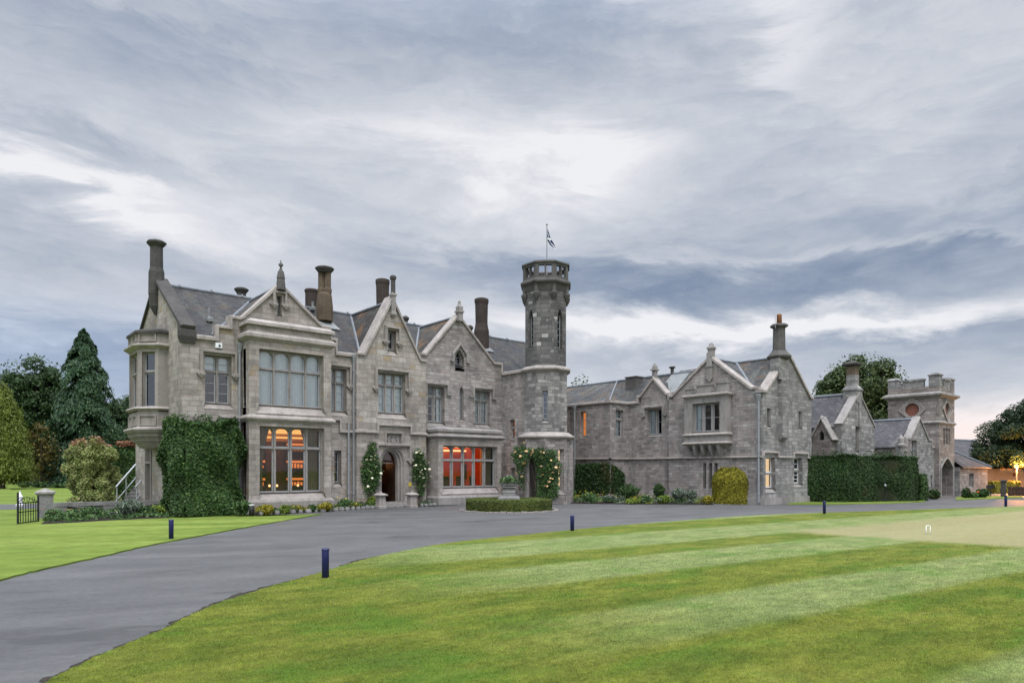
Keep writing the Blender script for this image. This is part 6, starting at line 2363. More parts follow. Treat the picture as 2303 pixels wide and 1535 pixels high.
def shrub(name, px, py, wpx, hpx, mat, label, n=420, size=.075, group=None, cat='shrub', flower=None, nf=0, spiky=False, fsize=.05, dback=0.0, up_bias=.5):
    d = dep(py)
    x, y = at(px, d + dback)
    d += dback
    r_, h = wpx / 2 * d / F, hpx * d / F
    root = empty(name, (x, y, .02), label, cat, group)
    if spiky:
        k = n
        a = rng.uniform(0, 2 * math.pi, k)
        t = rng.random(k) ** .7
        rr_ = r_ * rng.random(k) ** .5 * (.45 + .55 * t)
        p = np.stack([x + rr_ * np.cos(a), y + rr_ * np.sin(a), .03 + h * t * (1 - .35 * (rr_ / r_) ** 2)], 1)
        up = np.stack([np.cos(a) * .35, np.sin(a) * .35, np.ones(k)], 1)
        cloud('foliage', p, None, size, M[mat], root, .9, 3.2, up)
    else:
        ps, ns = [], []
        for j in range(6):
            a = rng.uniform(0, 2 * math.pi)
            q = rng.uniform(.1, .55)
            c = (x + math.cos(a) * r_ * q, y + math.sin(a) * r_ * q, h * rng.uniform(.35, .62))
            p, nn = blob_leaves(c, (r_ * .58, r_ * .58, h * .42), n // 6, .35)
            ps.append(p)
            ns.append(nn)
        P = np.concatenate(ps)
        P[:, 2] = np.maximum(P[:, 2], .03)
        cloud('foliage', P, np.concatenate(ns) * .6 + np.array([0, 0, up_bias]), size, M[mat], root)
    mb = MB()
    for j in range(5):
        a = j * 1.26
        mb.tube([(x, y, 0), (x + math.cos(a) * r_ * .5, y + math.sin(a) * r_ * .5, h * .7)], [.018, .008], 5)
    mb.build('stems', M['bark'], root)
    if flower:
        blooms(root, [(x + rng.normal() * r_ * .5, y + rng.normal() * r_ * .5, h * rng.uniform(.7, 1.08)) for _ in range(nf)], fsize, flower)
    return root


def blooms(root, pts, size, mat, name='blossom'):
    """each flower is a part: a small ruffled cup of petals"""
    proto = None
    for i, p in enumerate(pts):
        if proto is None:
            qs = []
            for ringn, tilt, rr_ in ((5, .25, 1.0), (5, .75, .8), (3, 1.25, .5)):
                for k in range(ringn):
                    a = 2 * math.pi * (k + ringn * .1) / ringn
                    c, s_ = math.cos(a), math.sin(a)
                    o_ = np.array([c, s_, tilt]) * .45 * rr_
                    t_ = np.array([-s_, c, 0]) * .42 * rr_
                    qs.append([(0, 0, .1), o_ + t_, o_ * 1.9, o_ - t_])
            V = np.array(qs) * size * .62
            proto = np_mesh(name, V, 4, M[mat], root)
            o = proto
        else:
            o = proto.copy()
            COL.objects.link(o)
        o.location = Vector(p) - root.location
        o.rotation_euler = (rng.normal() * .5, rng.normal() * .5, rng.uniform(0, 6))
        s_ = rng.uniform(.75, 1.25)
        o.scale = (s_, s_, s_)


# --- ivy mass at the corner of the house
ivy = empty('ivy_hedge', (1.0, -.6, 0), 'big dark ivy mass climbing the left corner of the mansion beside the bay', 'hedge')
xi1 = b0 - .28
foot = [(-.52, .75), (-.52, -.35), (-.15, -1.05), (.6, -1.2), (xi1 - .3, -1.05), (xi1, -.65), (xi1, -.02), (.02, -.02), (.02, .75)]
hi_ = FM.z(450, 951, .6)
prism_hedge(ivy, foot, hi_, 70000, .062, M['ivy'], M['twigs'], bulge=.17, batter=-.14, depth_in=.26, ph=.4, tufts=30, inset=.48)

# --- round hedge with the stone urn
UX, UY = at(1145, dep(1153) + 1.9)
rh = empty('round_hedge', (UX, UY, 0), 'low clipped round box hedge with stone edging in the drive', 'hedge')
RH = 1.80
circ = [(UX + RH * math.cos(a), UY + RH * math.sin(a)) for a in np.linspace(0, 2 * math.pi, 40, endpoint=False)]
prism_hedge(rh, circ, .47, 45000, .030, M['box'], M['twigs'], bulge=.015, depth_in=.06)
mb = MB()
for i in range(46):
    a0_, a1_ = 2 * math.pi * (i + .06) / 46, 2 * math.pi * (i + .94) / 46
    r0_, r1_ = RH + .10, RH + .24 + .05 * rnd.random()
    h_ = .03 + .03 * rnd.random()
    mb.hexa([(UX + r * math.cos(a), UY + r * math.sin(a), z) for z in (0.001, h_) for r, a in ((r0_, a0_), (r1_, a0_), (r1_, a1_), (r0_, a1_))])
mb.build('edging_stones', M['dressed'], rh)
urn = empty('stone_urn', (UX, UY, 0), 'square carved stone planter on stepped pedestal inside the round hedge', 'planter')
du = depth_of(UX, UY)
zu_ = lambda py: zat(py, du)
pu_ = du / F
mb = MB()
Q = math.sqrt(2)
rotu = R(49.5 - 45 + 90)
mb.lathe(UX, UY, [(24 * pu_ * Q, 0), (24 * pu_ * Q, zu_(1118)), (22 * pu_ * Q, zu_(1116)), (14 * pu_ * Q, zu_(1114)), (14 * pu_ * Q, zu_(1107)), (15 * pu_ * Q, zu_(1106)), (13.5 * pu_ * Q, zu_(1103)), (12 * pu_ * Q, zu_(1101)), (12 * pu_ * Q, zu_(1097))], 4, rotu)
mb.build('pedestal', M['greytimber'], urn)
mb = MB()
mb.lathe(UX, UY, [(12 * pu_ * Q, zu_(1097)), (17 * pu_ * Q, zu_(1095)), (17 * pu_ * Q, zu_(1094)), (14.5 * pu_ * Q, zu_(1093)), (16.5 * pu_ * Q, zu_(1086)), (18 * pu_ * Q, zu_(1085)), (18 * pu_ * Q, zu_(1083.5)), (14 * pu_ * Q, zu_(1084.5))], 4, rotu)
bowl = mb.build('bowl', M['greytimber'], urn)
mb = MB()     # carved swags on the bowl
for a in range(4):
    ca, sa_2 = math.cos(rotu + math.pi / 4 + a * math.pi / 2), math.sin(rotu + math.pi / 4 + a * math.pi / 2)
    for q in range(5):
        off_ = (q - 2) * 5.2 * pu_
        rr_ = 15.6 * pu_
        mb.lathe(UX + ca * rr_ - sa_2 * off_, UY + sa_2 * rr_ + ca * off_, [(.0, zu_(1092)), (.05, zu_(1090.5)), (.06, zu_(1089)), (.03, zu_(1087)), (0, zu_(1086.5))], 6)
mb.build('carving', M['greytimber'], bowl)
P_, N_ = blob_leaves((UX, UY, zu_(1084)), (.42, .42, .28), 700, .3, -.05)
pl = cloud('planting', P_, N_ * .5 + np.array([0, 0, .5]), .075, M['bedgreen'], urn)
P_, N_ = blob_leaves((UX, UY, zu_(1081)), (.20, .20, .24), 260, .3, 0)
cloud('silver_foliage', P_, N_, .09, M['bedgrey'], urn)
blooms(urn, [(UX + rng.normal() * .26, UY + rng.normal() * .26, zu_(1083) + rng.uniform(.05, .2)) for _ in range(9)], .07, 'petalred', 'crimson_bloom')

# --- golden topiary
tx_, ty_ = at(1653, dep(1133) + .75)
top_ = empty('golden_topiary', (tx_, ty_, 0), 'large clipped golden yew dome at the corner of the wing', 'topiary')
dtp = depth_of(tx_, ty_)
rt_ = 48.5 * dtp / F
ht_ = zat(1048, dtp)
n = 30000
v = unit(rng.normal(size=(n, 3)))
v[:, 2] = np.abs(v[:, 2])
sq = 1 / np.maximum((np.abs(v[:, 0]) ** 2 + np.abs(v[:, 1]) ** 2) ** 2 + v[:, 2] ** 4, .05) ** .25     # squarish dome
rr_ = np.clip(sq, 1, 1.14)
p = v * rr_[:, None] * np.array([rt_, rt_, ht_ * .62])
p[:, 2] += ht_ * .38 - .02
side_ = rng.random(n) < .36
ang = rng.uniform(0, 2 * np.pi, n)
p[side_] = np.stack([rt_ * np.cos(ang[side_]), rt_ * np.sin(ang[side_]), rng.random(side_.sum()) * ht_ * .42], 1)
p[:, 2] = np.minimum(p[:, 2], ht_)
p *= (1 + lumpy(p + 5, .028, 3.4))[:, None]
p *= (1 - np.abs(rng.normal(size=n)) * .035)[:, None]
nv = unit(p * np.array([1, 1, .6]))
cloud('foliage', p + np.array([tx_, ty_, .0]), nv + np.array([0, 0, .25]), .042, M['topiary'], top_, .8)
MB().lathe(tx_, ty_, [(rt_ * .90, 0), (rt_ * .90, ht_ * .45), (rt_ * .75, ht_ * .75), (rt_ * .4, ht_ * .9), (0, ht_ * .93)], 20).build('branches', M['twigs'], top_, True)

# --- ivy panel on the wing and rose climbers
iv2 = empty('wall_ivy', (21.5, 0, 0), 'square clipped ivy panel on the wing wall above the flower bed', 'climber')
FA2 = Fr(21.7, 0, -90)
sa0, sa1 = FA2.s(1299), -ya
za_ = FA2.z(1300, 1043)
n = 16000
ss = rng.uniform(sa0, sa1 + .05, n)
zz2 = rng.uniform(.0, za_, n)
nn_ = .06 + np.abs(rng.normal(size=n)) * .09
px2 = 21.7 - nn_
pp = np.stack([px2, -ss, zz2], 1)
pp[:, 2] += lumpy(pp, .04, 2.)
nb_ = 3000
s3 = rng.uniform(0, 1.1, nb_)
p3 = np.stack([21.7 + s3, np.full(nb_, ya) - .06 - np.abs(rng.normal(size=nb_)) * .06, rng.uniform(0, za_, nb_)], 1)
p3 = p3[(p3[:, 2] < za_ * (1 - .25 * p3[:, 0] + .25 * 21.7))]
pp = np.concatenate([pp, p3])
cloud('foliage', pp, np.tile([[-1., -.2, .3]], (len(pp), 1)), .060, M['hedge'], iv2, .8)
mb = MB()
for q in range(9):
    s_ = sa0 + (sa1 - sa0) * (q + .5) / 9
    mb.tube([(21.66, -s_, 0), (21.66, -s_ - .2 * math.sin(q), za_ * .5), (21.66, -s_ + .15 * math.cos(q), za_ * .92)], [.03, .02, .01], 5)
mb.build('stems', M['bark'], iv2)


def climber(name, fr, outline, label, n, flowers, mat='ivy', fmat='petalwhite', depth=.28, size=.062, fsize=.13, thin=None):
    pts = fr.pts(outline)
    s_ = [p[0] for p in pts]
    z_ = [p[1] for p in pts]
    ps, zs_ = rng.uniform(min(s_), max(s_), n * 3), rng.uniform(min(z_), max(z_), n * 3)
    k = inside(ps, zs_, pts)
    if thin:
        k &= rng.random(n * 3) < np.clip(.35 + .65 * (zs_ - min(z_)) / (thin), .12, 1)
    ps, zs_ = ps[k][:n], zs_[k][:n]
    m_ = len(ps)
    cs, czz = (min(s_) + max(s_)) / 2, 0
    dn = .03 + np.abs(rng.normal(size=m_)) * depth * .4
    hole_ = np.sin(ps * 9 + 1) * np.sin(zs_ * 7.3) + .5 * np.sin(ps * 17 + zs_ * 13)
    kk_ = (hole_ > -.55) | (rng.random(m_) < .25)
    ps, zs_, dn = ps[kk_], zs_[kk_], dn[kk_]
    m_ = len(ps)
    ps = ps + rng.normal(size=m_) * .08
    zs_ = zs_ + rng.normal(size=m_) * .08
    P = np.array([fr.P(a, b, c) for a, b, c in zip(ps, zs_, dn)])
    b_ = fr.P(cs, 0, .1)
    root = empty(name, (b_[0], b_[1], 0), label, 'climber')
    N3 = np.tile([[fr.N[0], fr.N[1], .35]], (m_, 1))
    cloud('foliage', P, N3, size, M[mat], root, .95)
    mb = MB()
    for q in range(5):
        t_ = (q + .5) / 5
        sb = min(s_) + (max(s_) - min(s_)) * (.35 + .3 * t_)
        st = min(s_) + (max(s_) - min(s_)) * (.12 + .76 * t_)
        zt2_ = min(z_) + (max(z_) - min(z_)) * (.45 + .4 * math.sin(math.pi * t_))
        mb.tube([fr.P(sb, 0, .05), fr.P(sb + .08 * math.sin(q * 2), zt2_ * .4, .06), fr.P(st, zt2_, .06)], [.022, .016, .006], 5)
    mb.build('stems', M['bark'], root)
    blooms(root, [fr.P(fr.s(a, .2) + rng.normal() * .02, fr.z(a, b, .2), .33) for a, b in flowers], fsize, fmat, 'rose')
    return root


climber('rose_climber', FC, [(823, 1110), (814, 1085), (811, 1060), (817, 1035), (824, 1020), (829, 1003), (833, 994), (838, 998), (838, 1020), (845, 1030), (853, 1050), (853, 1075), (845, 1095), (838, 1110)],
        'white flowering climber on the left side of the entrance arch', 2300,
        [(821, 1034), (829, 1027), (831, 1034), (840, 1033), (842, 1025), (831, 1061), (834, 1075), (844, 1050), (848, 1037), (853, 1064), (851, 1080), (853, 1073), (836, 1005), (826, 1093)], thin=1.6)
climber('rose_climber', FC, [(942, 1115), (936, 1095), (927, 1075), (927, 1055), (930, 1035), (933, 1018), (940, 1012), (947, 1020), (950, 1040), (958, 1048), (958, 1066), (951, 1085), (948, 1115)],
        'white flowering climber on the right of the entrance beside the brass plate', 1700,
        [(935, 1018), (940, 1015), (944, 1020), (929, 1048), (933, 1046), (943, 1045), (945, 1057), (942, 1062), (953, 1054), (963, 1040), (964, 1055), (964, 1071), (941, 1072), (950, 1075), (952, 1093), (930, 1072), (947, 1066), (936, 1055)], thin=1.6)
f1d, wdd = face(1, APD + .02)
RP = [(1176, 1111), (1170, 1080), (1166, 1055), (1157, 1040), (1153, 1022), (1160, 1006), (1172, 1012), (1177, 998), (1183, 1008), (1200, 1010), (1213, 1008), (1232, 1012), (1250, 1014), (1252, 1030), (1262, 1050),
      (1256, 1068), (1254, 1090), (1255, 1118), (1210, 1118), (1210, 1090), (1209, 1050), (1207, 1030), (1192, 1028), (1182, 1040), (1176, 1060), (1178, 1090)]
climber('rose_arch', f1d, RP, 'peach rose arching over the plank door of the stair tower', 5200,
        [(1178, 996), (1160, 1017), (1169, 1025), (1194, 1012), (1199, 1018), (1195, 1023), (1184, 1015), (1176, 1044), (1181, 1042), (1218, 1016), (1223, 1018), (1217, 1049), (1241, 1035), (1250, 1051),
         (1244, 1063), (1259, 1060), (1219, 1068), (1239, 1075), (1243, 1077), (1230, 1093), (1226, 1093), (1162, 1064), (1174, 1072), (1235, 1083)], fmat='petalpeach', fsize=.14, depth=.30)

# --- the long hedge on the right and its neighbours
h1p, h2p, h3p = gp(1806, 1128.5), gp(1903, 1129.5), gp(2068, 1127)
u_ = (h3p[0] - h2p[0], h3p[1] - h2p[1])
foot = [h1p, h2p, h3p, (h3p[0] + .9, h3p[1] + .9), (h2p[0] + .9, h2p[1] + 1.5), (h1p[0] + .6, h1p[1] + .9)]
hg = empty('long_hedge', h2p + (0,), 'tall dark clipped yew hedge in front of the service ranges', 'hedge')
prism_hedge(hg, foot, zat(1025, dep(1128.5)), 75000, .052, M['hedge'], M['twigs'], bulge=.08, depth_in=.16, ph=2.0, tufts=36)
q0_, q1_ = gp(2071, 1126), gp(2086, 1125)
hg2 = empty('small_hedge', q0_ + (0,), 'short bright green hedge end standing beside the long yew hedge', 'hedge')
prism_hedge(hg2, [q0_, q1_, (q1_[0] + .5, q1_[1] + .9), (q0_[0] + .5, q0_[1] + .9)], zat(1066, dep(1126)), 7000, .06, M['ivy'], M['twigs'], bulge=.05)
q0_, q1_ = at(2237, 48), at(2296, 49)
hg3 = empty('lamp_hedge', q0_ + (0,), 'low clipped yellow green hedge under the street lamp', 'hedge')
prism_hedge(hg3, [q0_, q1_, (q1_[0] + .6, q1_[1] + .7), (q0_[0] + .6, q0_[1] + .7)], zat(1082, 48), 5000, .085, M['bedgold'], M['twigs'], bulge=.03)
shrub('dark_shrub', 2101, 1122, 32, 26, 'hedge', 'dark low shrub at the foot of the gate tower, left of its arch', 700, .09)
for px, py, wd, hh, lb in ((2172, 1120, 26, 24, 'taller dark shrub against the lodge wall beside the arch'), (2190, 1120, 22, 14, 'lower orange flowered shrub at the foot of the lodge'), (2208, 1119, 28, 24, 'dark shrub at the right end of the lodge wall')):
    shrub('lodge_shrub', px, py, wd, hh, 'hedge' if hh > 20 else 'bedgreen', lb, 600, .09, flower='petalorange' if hh < 20 else None, nf=7, fsize=.12)

# --- photinia bush by the garden steps
dPh = 31.0
a_ = at(212, dPh + .6)
tdir = (VD[0], VD[1])
ph_ = empty('photinia_bush', a_ + (0,), 'big rounded pale green bush with reddish young shoots beside the garden steps', 'bush')
hP = zat(980, dPh)
ps, ns = [], []
for i in range(110):
    u_, v_, w_ = rng.uniform(-1, 1), rng.uniform(-.8, .6), rng.uniform(.06, 1)
    k_ = math.sqrt(max(.1, 1 - .30 * w_ ** 4 - .25 * v_ ** 2))
    c_ = (a_[0] + RT[0] * u_ * .82 * k_ + VD[0] * v_, a_[1] + RT[1] * u_ * .82 * k_ + VD[1] * v_, w_ * (hP - .32) * (1 - .10 * u_ * u_ + .06 * math.sin(u_ * 5)))
    p_, n_ = blob_leaves(c_, (.30, .30, .30), 420, .35, -.9)
    ps.append(p_)
    ns.append(n_)
P_ = np.concatenate(ps)
P_[:, 2] = np.abs(P_[:, 2])
cloud('foliage', P_, np.concatenate(ns) * .7 + np.array([0, 0, .3]), .062, M['pinkhedge'], ph_)
t_ = P_[(P_[:, 2] > hP * .84)]
lft = P_[((P_[:, 0] - a_[0]) * RT[0] + (P_[:, 1] - a_[1]) * RT[1]) < -.35]
t_ = np.concatenate([t_[rng.choice(len(t_), 600)], lft[rng.choice(len(lft), 300)] - np.array([RT[0] * .1, RT[1] * .1, .1])]) + rng.normal(size=(900, 3)) * np.array([.03, .03, .02]) + np.array([0, 0, .10])
cloud('young_shoots', t_, np.tile([[0, 0, .6]], (900, 1)), .060, M['pinktip'], ph_)
mb = MB()
for q in range(9):
    an_ = q * .7
    mb.tube([a_ + (0,), (a_[0] + .3 * math.cos(an_), a_[1] + .3 * math.sin(an_), hP * .4), (a_[0] + .7 * math.cos(an_), a_[1] + .7 * math.sin(an_), hP * .85)], [.05, .03, .01], 6)
mb.build('branches', M['twigs'], ph_)
a_, b_ = at(258, 36.0), at(306, 36.6)
ph2 = empty('clipped_hedge', a_ + (0,), 'lower green hedge behind the garden steps with a flat red tipped top', 'hedge')
foot = [a_, b_, (b_[0] + tdir[0] * 1.2, b_[1] + tdir[1] * 1.2), (a_[0] + tdir[0] * 1.2, a_[1] + tdir[1] * 1.2)]
hP = zat(1003, 36)
prism_hedge(ph2, foot, hP, 14000, .07, M['ivy'], M['twigs'], bulge=.05, depth_in=.15)
q = rng.uniform(0, 1, (500, 2))
A_, B_, C_ = np.array(foot[0]), np.array(foot[1]), np.array(foot[3])
pt = A_ + (B_ - A_) * q[:, :1] + (C_ - A_) * q[:, 1:]
cloud('young_shoots', np.concatenate([pt, hP + rng.random((500, 1)) * .28], 1), np.tile([[0, 0, .8]], (500, 1)), .10, M['pinktip'], ph2)


# --- flower beds: dark soil, low planting, individual shrubs
def bed(name, front, back, h, n, mats, pname, size=.06, stones=False):
    poly = front + back[::-1]
    sheet(name, poly, .035, M['soil'], .04)
    mn, mx_ = np.min(poly, 0), np.max(poly, 0)
    q = rng.uniform(mn, mx_, (n * 6, 2))
    q = q[inside(q[:, 0], q[:, 1], poly)][:n]
    hh = h * (.35 + .65 * rng.random(len(q))) * (.55 + .45 * np.sin(q[:, 0] * 3.1 + q[:, 1] * 2.3) * np.cos(q[:, 0] * 1.7 - q[:, 1] * 4.1))
    p = np.concatenate([q, .04 + np.abs(hh)[:, None]], 1)
    sel = np.floor((np.sin(q[:, 0] * 2.3 + 1) + np.sin(q[:, 1] * 2.9) + 2) / 4 * len(mats) * .999 + rng.normal(size=len(q)) * .35).clip(0, len(mats) - 1).astype(int)
    for i, m_ in enumerate(mats):
        s_ = sel == i
        if s_.any():
            tag(cloud(pname, p[s_], np.tile([[0, 0, .7]], (int(s_.sum()), 1)), size, M[m_]), kind='stuff')
    if stones:
        mb = MB()
        for i in range(len(front) - 1):
            L = math.hypot(front[i + 1][0] - front[i][0], front[i + 1][1] - front[i][1])
            m_ = max(1, int(L / .28))
            for k in range(m_):
                t_ = (k + .5) / m_
                x_, y_ = front[i][0] + (front[i + 1][0] - front[i][0]) * t_, front[i][1] + (front[i + 1][1] - front[i][1]) * t_
                r_ = .07 + .06 * rnd.random()
                mb.lathe(x_, y_, [(r_, 0.0), (r_ * 1.1, .05), (r_ * .8, .11 + .05 * rnd.random()), (r_ * .2, .14)], 6, rnd.random() * 3)
        o = mb.build('bed_edging', M['greytimber'])
        tag(o, kind='structure')


bed('bed_soil', [gp(578, 1158), gp(650, 1154), gp(735, 1150), gp(800, 1146), gp(852, 1142)], [(b0 + .2, -B1 + .05), (b1_, -B1 + .05), (b1_ + .1, -.02), (xc0, -.02), (FC.s(846), -.31)], .30, 4200, ['bedgreen', 'bedlime', 'bedgold', 'bedgreen'], 'bed_planting', .05, True)
bed('bed_soil', [gp(944, 1139), gp(990, 1136), gp(1042, 1132), gp(1100, 1129), gp(1150, 1128)], [(FC.s(944), -.31), (xc1, -.02), (c0, -B2 - .01), (c1, -B2 - .01), (XE - .5, -.8)], .27, 3000, ['bedgreen', 'bedgrey', 'bedgreen', 'bedlime'], 'bed_planting', .05, True)
bed('bed_soil', [gp(1262, 1131), gp(1340, 1132.5), gp(1440, 1133.5), gp(1520, 1134), gp(1604, 1134.5)], [(20.2, -.4), (21.65, ya), (22.6, ya - .05), (23.2, -4.8), (23.0, -7.6)], .36, 6500, ['bedgreen', 'bedgreen', 'bedgrey', 'bedlime', 'bedgold'], 'bed_planting', .052)
bed('bed_soil', [gp(92, 1180), gp(160, 1177), gp(240, 1172), gp(320, 1168), gp(380, 1166)], [gp(118, 1160), gp(200, 1152), gp(280, 1149), gp(340, 1148), gp(376, 1150)], .26, 5000, ['bedgreen', 'ivy', 'bedgreen'], 'bed_planting', .055)
SH = [
    ('gold_shrub', 600, 1157, 34, 24, 'bedgold', 'yellow leaved shrub at the left foot of the library bay', 'petalwhite', 0, False),
    ('lime_shrub', 640, 1155, 30, 22, 'bedlime', 'lime green shrub below the library bay window', None, 0, False),
    ('gold_shrub', 733, 1150, 34, 22, 'bedgold', 'yellow green plant at the right corner of the library bay', None, 0, False),
    ('green_shrub', 700, 1151, 26, 18, 'bedgreen', 'dark green plant between the two yellow ones under the bay', None, 0, False),
    ('white_flower', 772, 1146, 40, 26, 'bedgreen', 'leafy plant with pale flowers under the downpipe', 'petalyellow', 9, False),
    ('silver_plant', 808, 1144, 26, 18, 'bedgrey', 'silvery low plant left of the entrance', None, 0, False),
    ('lime_shrub', 835, 1141, 34, 27, 'bedlime', 'bright green shrub next to the left stone pedestal', None, 0, False),
    ('green_shrub', 985, 1134, 44, 20, 'bedgreen', 'spreading green plant right of the entrance with yellow flowers', 'petalyellow', 8, False),
    ('silver_plant', 1030, 1131, 34, 18, 'bedgrey', 'grey green mound under the dining room window', None, 0, False),
    ('lime_shrub', 1062, 1127, 48, 22, 'bedlime', 'rounded lime shrub below the red lit window', None, 0, False),
    ('dark_shrub', 1112, 1126, 44, 34, 'ivy', 'dark shrub with pale flowers behind the round hedge', 'petalyellow', 8, False),
    ('gold_shrub', 1230, 1122, 40, 34, 'bedgold', 'yellow variegated bush at the foot of the rose on the tower', None, 0, False),
    ('tall_plant', 1281, 1130, 30, 32, 'bedgreen', 'spiky green plant at the base of the tower drainpipe', None, 0, True),
    ('yellow_flower', 1326, 1131, 52, 26, 'bedgreen', 'low plant dotted with yellow flowers under the wall ivy', 'petalyellow', 16, False),
    ('pink_flower', 1372, 1131, 44, 20, 'bedgrey', 'low plant with pinkish flowers under the wall ivy', 'petalpink', 16, False),
    ('dark_shrub', 1415, 1130, 52, 42, 'ivy', 'dark fine leaved shrub right of the wall ivy', None, 0, True),
    ('lime_shrub', 1425, 1133, 46, 13, 'bedlime', 'low lime mat at the drive edge of the wing bed', None, 0, False),
    ('tall_plant', 1482, 1131, 28, 44, 'bedgreen', 'tall upright dark green shrub in the wing bed', None, 0, True),
    ('round_shrub', 1492, 1133, 30, 22, 'bedlime', 'bright rounded shrub before the tall upright one', None, 0, False),
    ('silver_plant', 1527, 1132, 36, 34, 'bedgrey', 'wispy grey green plant left of the three blind lights', 'petalyellow', 8, True),
    ('silver_plant', 1555, 1132, 26, 30, 'bedgrey', 'grey spiky plant close to the three blind lights', None, 0, True),
    ('gold_shrub', 1592, 1134, 32, 22, 'bedgold', 'small yellow shrub touching the golden yew dome', None, 0, False),
    ('white_flower', 1455, 1133, 30, 22, 'bedgreen', 'low plant with white flowers in the middle of the wing bed', 'petalwhite', 10, False),
    ('green_shrub', 120, 1172, 44, 28, 'bedgreen', 'leafy green plant at the foot of the gate pillar', 'petalorange', 4, False),
    ('green_shrub', 165, 1170, 46, 24, 'ivy', 'dark leafy plant with orange flowers right of the gate', 'petalorange', 4, False),
    ('green_shrub', 208, 1167, 40, 26, 'bedgreen', 'green plant in front of the low rail, middle of its length', None, 0, False),
    ('round_shrub', 257, 1166, 32, 18, 'bedgrey', 'small rounded blue green shrub before the rail', 'petalwhite', 3, False),
    ('wispy_shrub', 292, 1164, 58, 40, 'bedgrey', 'feathery grey shrub before the rail near the house', None, 0, True),
    ('lime_shrub', 330, 1163, 40, 26, 'bedgreen', 'bright green plant beside the feathery grey shrub', None, 0, False),
    ('lime_shrub', 356, 1161, 40, 28, 'bedlime', 'broad leaved green plant against the ivy mass', None, 0, False),
    ('fern', 545, 1158, 40, 34, 'bedgreen', 'green fern between the ivy mass and the bay', None, 0, True),
]
for nm, px, py, wd, hh, mt, lb, fl_m, nf_, sp in SH:
    shrub(nm, px, py, wd, hh, mt, lb, 1300 if not sp else 1000, .046 if dep(py) < 32 else .052, flower=fl_m if nf_ else None, nf=nf_, spiky=sp, fsize=.055, cat='shrub' if 'shrub' in nm else 'plant')

# ------------------------------------------------------------------ trees
broad_tree('broadleaf_tree', 75, 1093, 797, 175, 82, 'decid', 'large dark broadleaf tree behind the conifers at the left edge', n=52000, size=.19, base=.16, nclump=130)
conifer('weeping_conifer', 190, 738, 196, 70, 'conifer', 'tall blue green weeping conifer left of the mansion', n=62000, size=.15, weep=.75, base=.05, power=.62, round_top=.12, nb=230)
conifer('golden_conifer', 6, 876, 126, 60, 'yellowtree', 'yellow green conifer at the left edge of the lawn', n=46000, size=.095, weep=.02, base=.08, power=.60, nb=420, round_top=.18, vj=.28)
broad_tree('brown_tree', 92, 1093, 944, 70, 66, 'gold_shrub', 'golden brown bushy tree between the two conifers', n=14000, size=.14, base=.04, nclump=28)
broad_tree('broadleaf_tree', 285, 1093, 886, 150, 78, 'decid', 'dark broadleaf tree partly hidden by the oriel', n=34000, size=.18, base=.08, nclump=95)
broad_tree('broadleaf_tree', -70, 1093, 830, 190, 84, 'decid', 'dark tree just beyond the yellow green conifer', n=26000, size=.21, base=.12, nclump=85)
broad_tree('broadleaf_tree', 150, 1092, 850, 120, 88, 'decidmid', 'mid green tree seen through the gap beside the weeping conifer', n=24000, size=.19, base=.06, nclump=80)
for i, (px, d, tp, wd) in enumerate(((40, 90, 1035, 150), (140, 86, 1030, 150), (235, 86, 1020, 150), (310, 84, 1000, 120))):
    broad_tree('understorey_bush', px, 1092, tp, wd, d, 'decid', ('dark undergrowth bush behind the golden conifer', 'dark undergrowth bush behind the brown tree', 'dark undergrowth bush under the weeping conifer', 'dark undergrowth bush behind the garden steps')[i],
               n=5000, size=.30, base=.0, nclump=26, cat='bush', group='undergrowth along the far lawn')
for i, (px, d, wd, hh) in enumerate(((52, 66, 36, 12), (95, 66, 44, 14), (140, 64, 40, 10))):
    shrub('lawn_shrub', px, HY + F * CH / d, wd, hh, 'bedgreen', ('small green shrub under the trees left of the gate', 'green shrub under the trees above the gate', 'green shrub under the trees above the pillar')[i], 400, .18)
broad_tree('broadleaf_tree', 1308, 1093, 842, 78, 72, 'decid', 'dark tree top showing over the wing roof next to the tower', n=18000, size=.16, base=.25, nclump=38)
broad_tree('horse_chestnut', 1938, 1093, 792, 208, 68, 'decidmid', 'big rounded green tree behind the service range chimney', n=64000, size=.165, base=.20, nclump=150)
# dark clipped yew by the lamp
xY, yY = at(2335, 53.0)
yw = empty('dark_yew', (xY, yY, 0), 'large dark spreading yew at the right edge above the street lamp', 'tree')
ps, ns = [], []
dy_ = 53.0
for i in range(230):
    a = rng.uniform(0, 2 * math.pi)
    t = rng.random() ** 1.25
    zc_ = zat(1040, dy_) + (zat(905, dy_) - zat(1040, dy_)) * t
    R_ = 132 * dy_ / F * (1 - t ** 1.7) ** .62 * rng.uniform(.30, 1.0)
    cr_ = rng.uniform(.50, .95)
    p, nn = blob_leaves((xY + math.cos(a) * R_, yY + math.sin(a) * R_, zc_), (cr_, cr_, cr_ * .8), 420, .5, -.7)
    ps.append(p)
    ns.append(nn * .7 + np.array([0, 0, .45]))
cloud('crown', np.concatenate(ps), np.concatenate(ns), .085, M['yew'], yw, .9, 2.2)
trunk_mesh(yw, xY, yY, 4.6, .26, [(1.3, math.cos(a) * 2.2, math.sin(a) * 2.2, 2.6 + .5 * math.sin(a * 3)) for a in np.linspace(0, 6.28, 9)[:-1]])

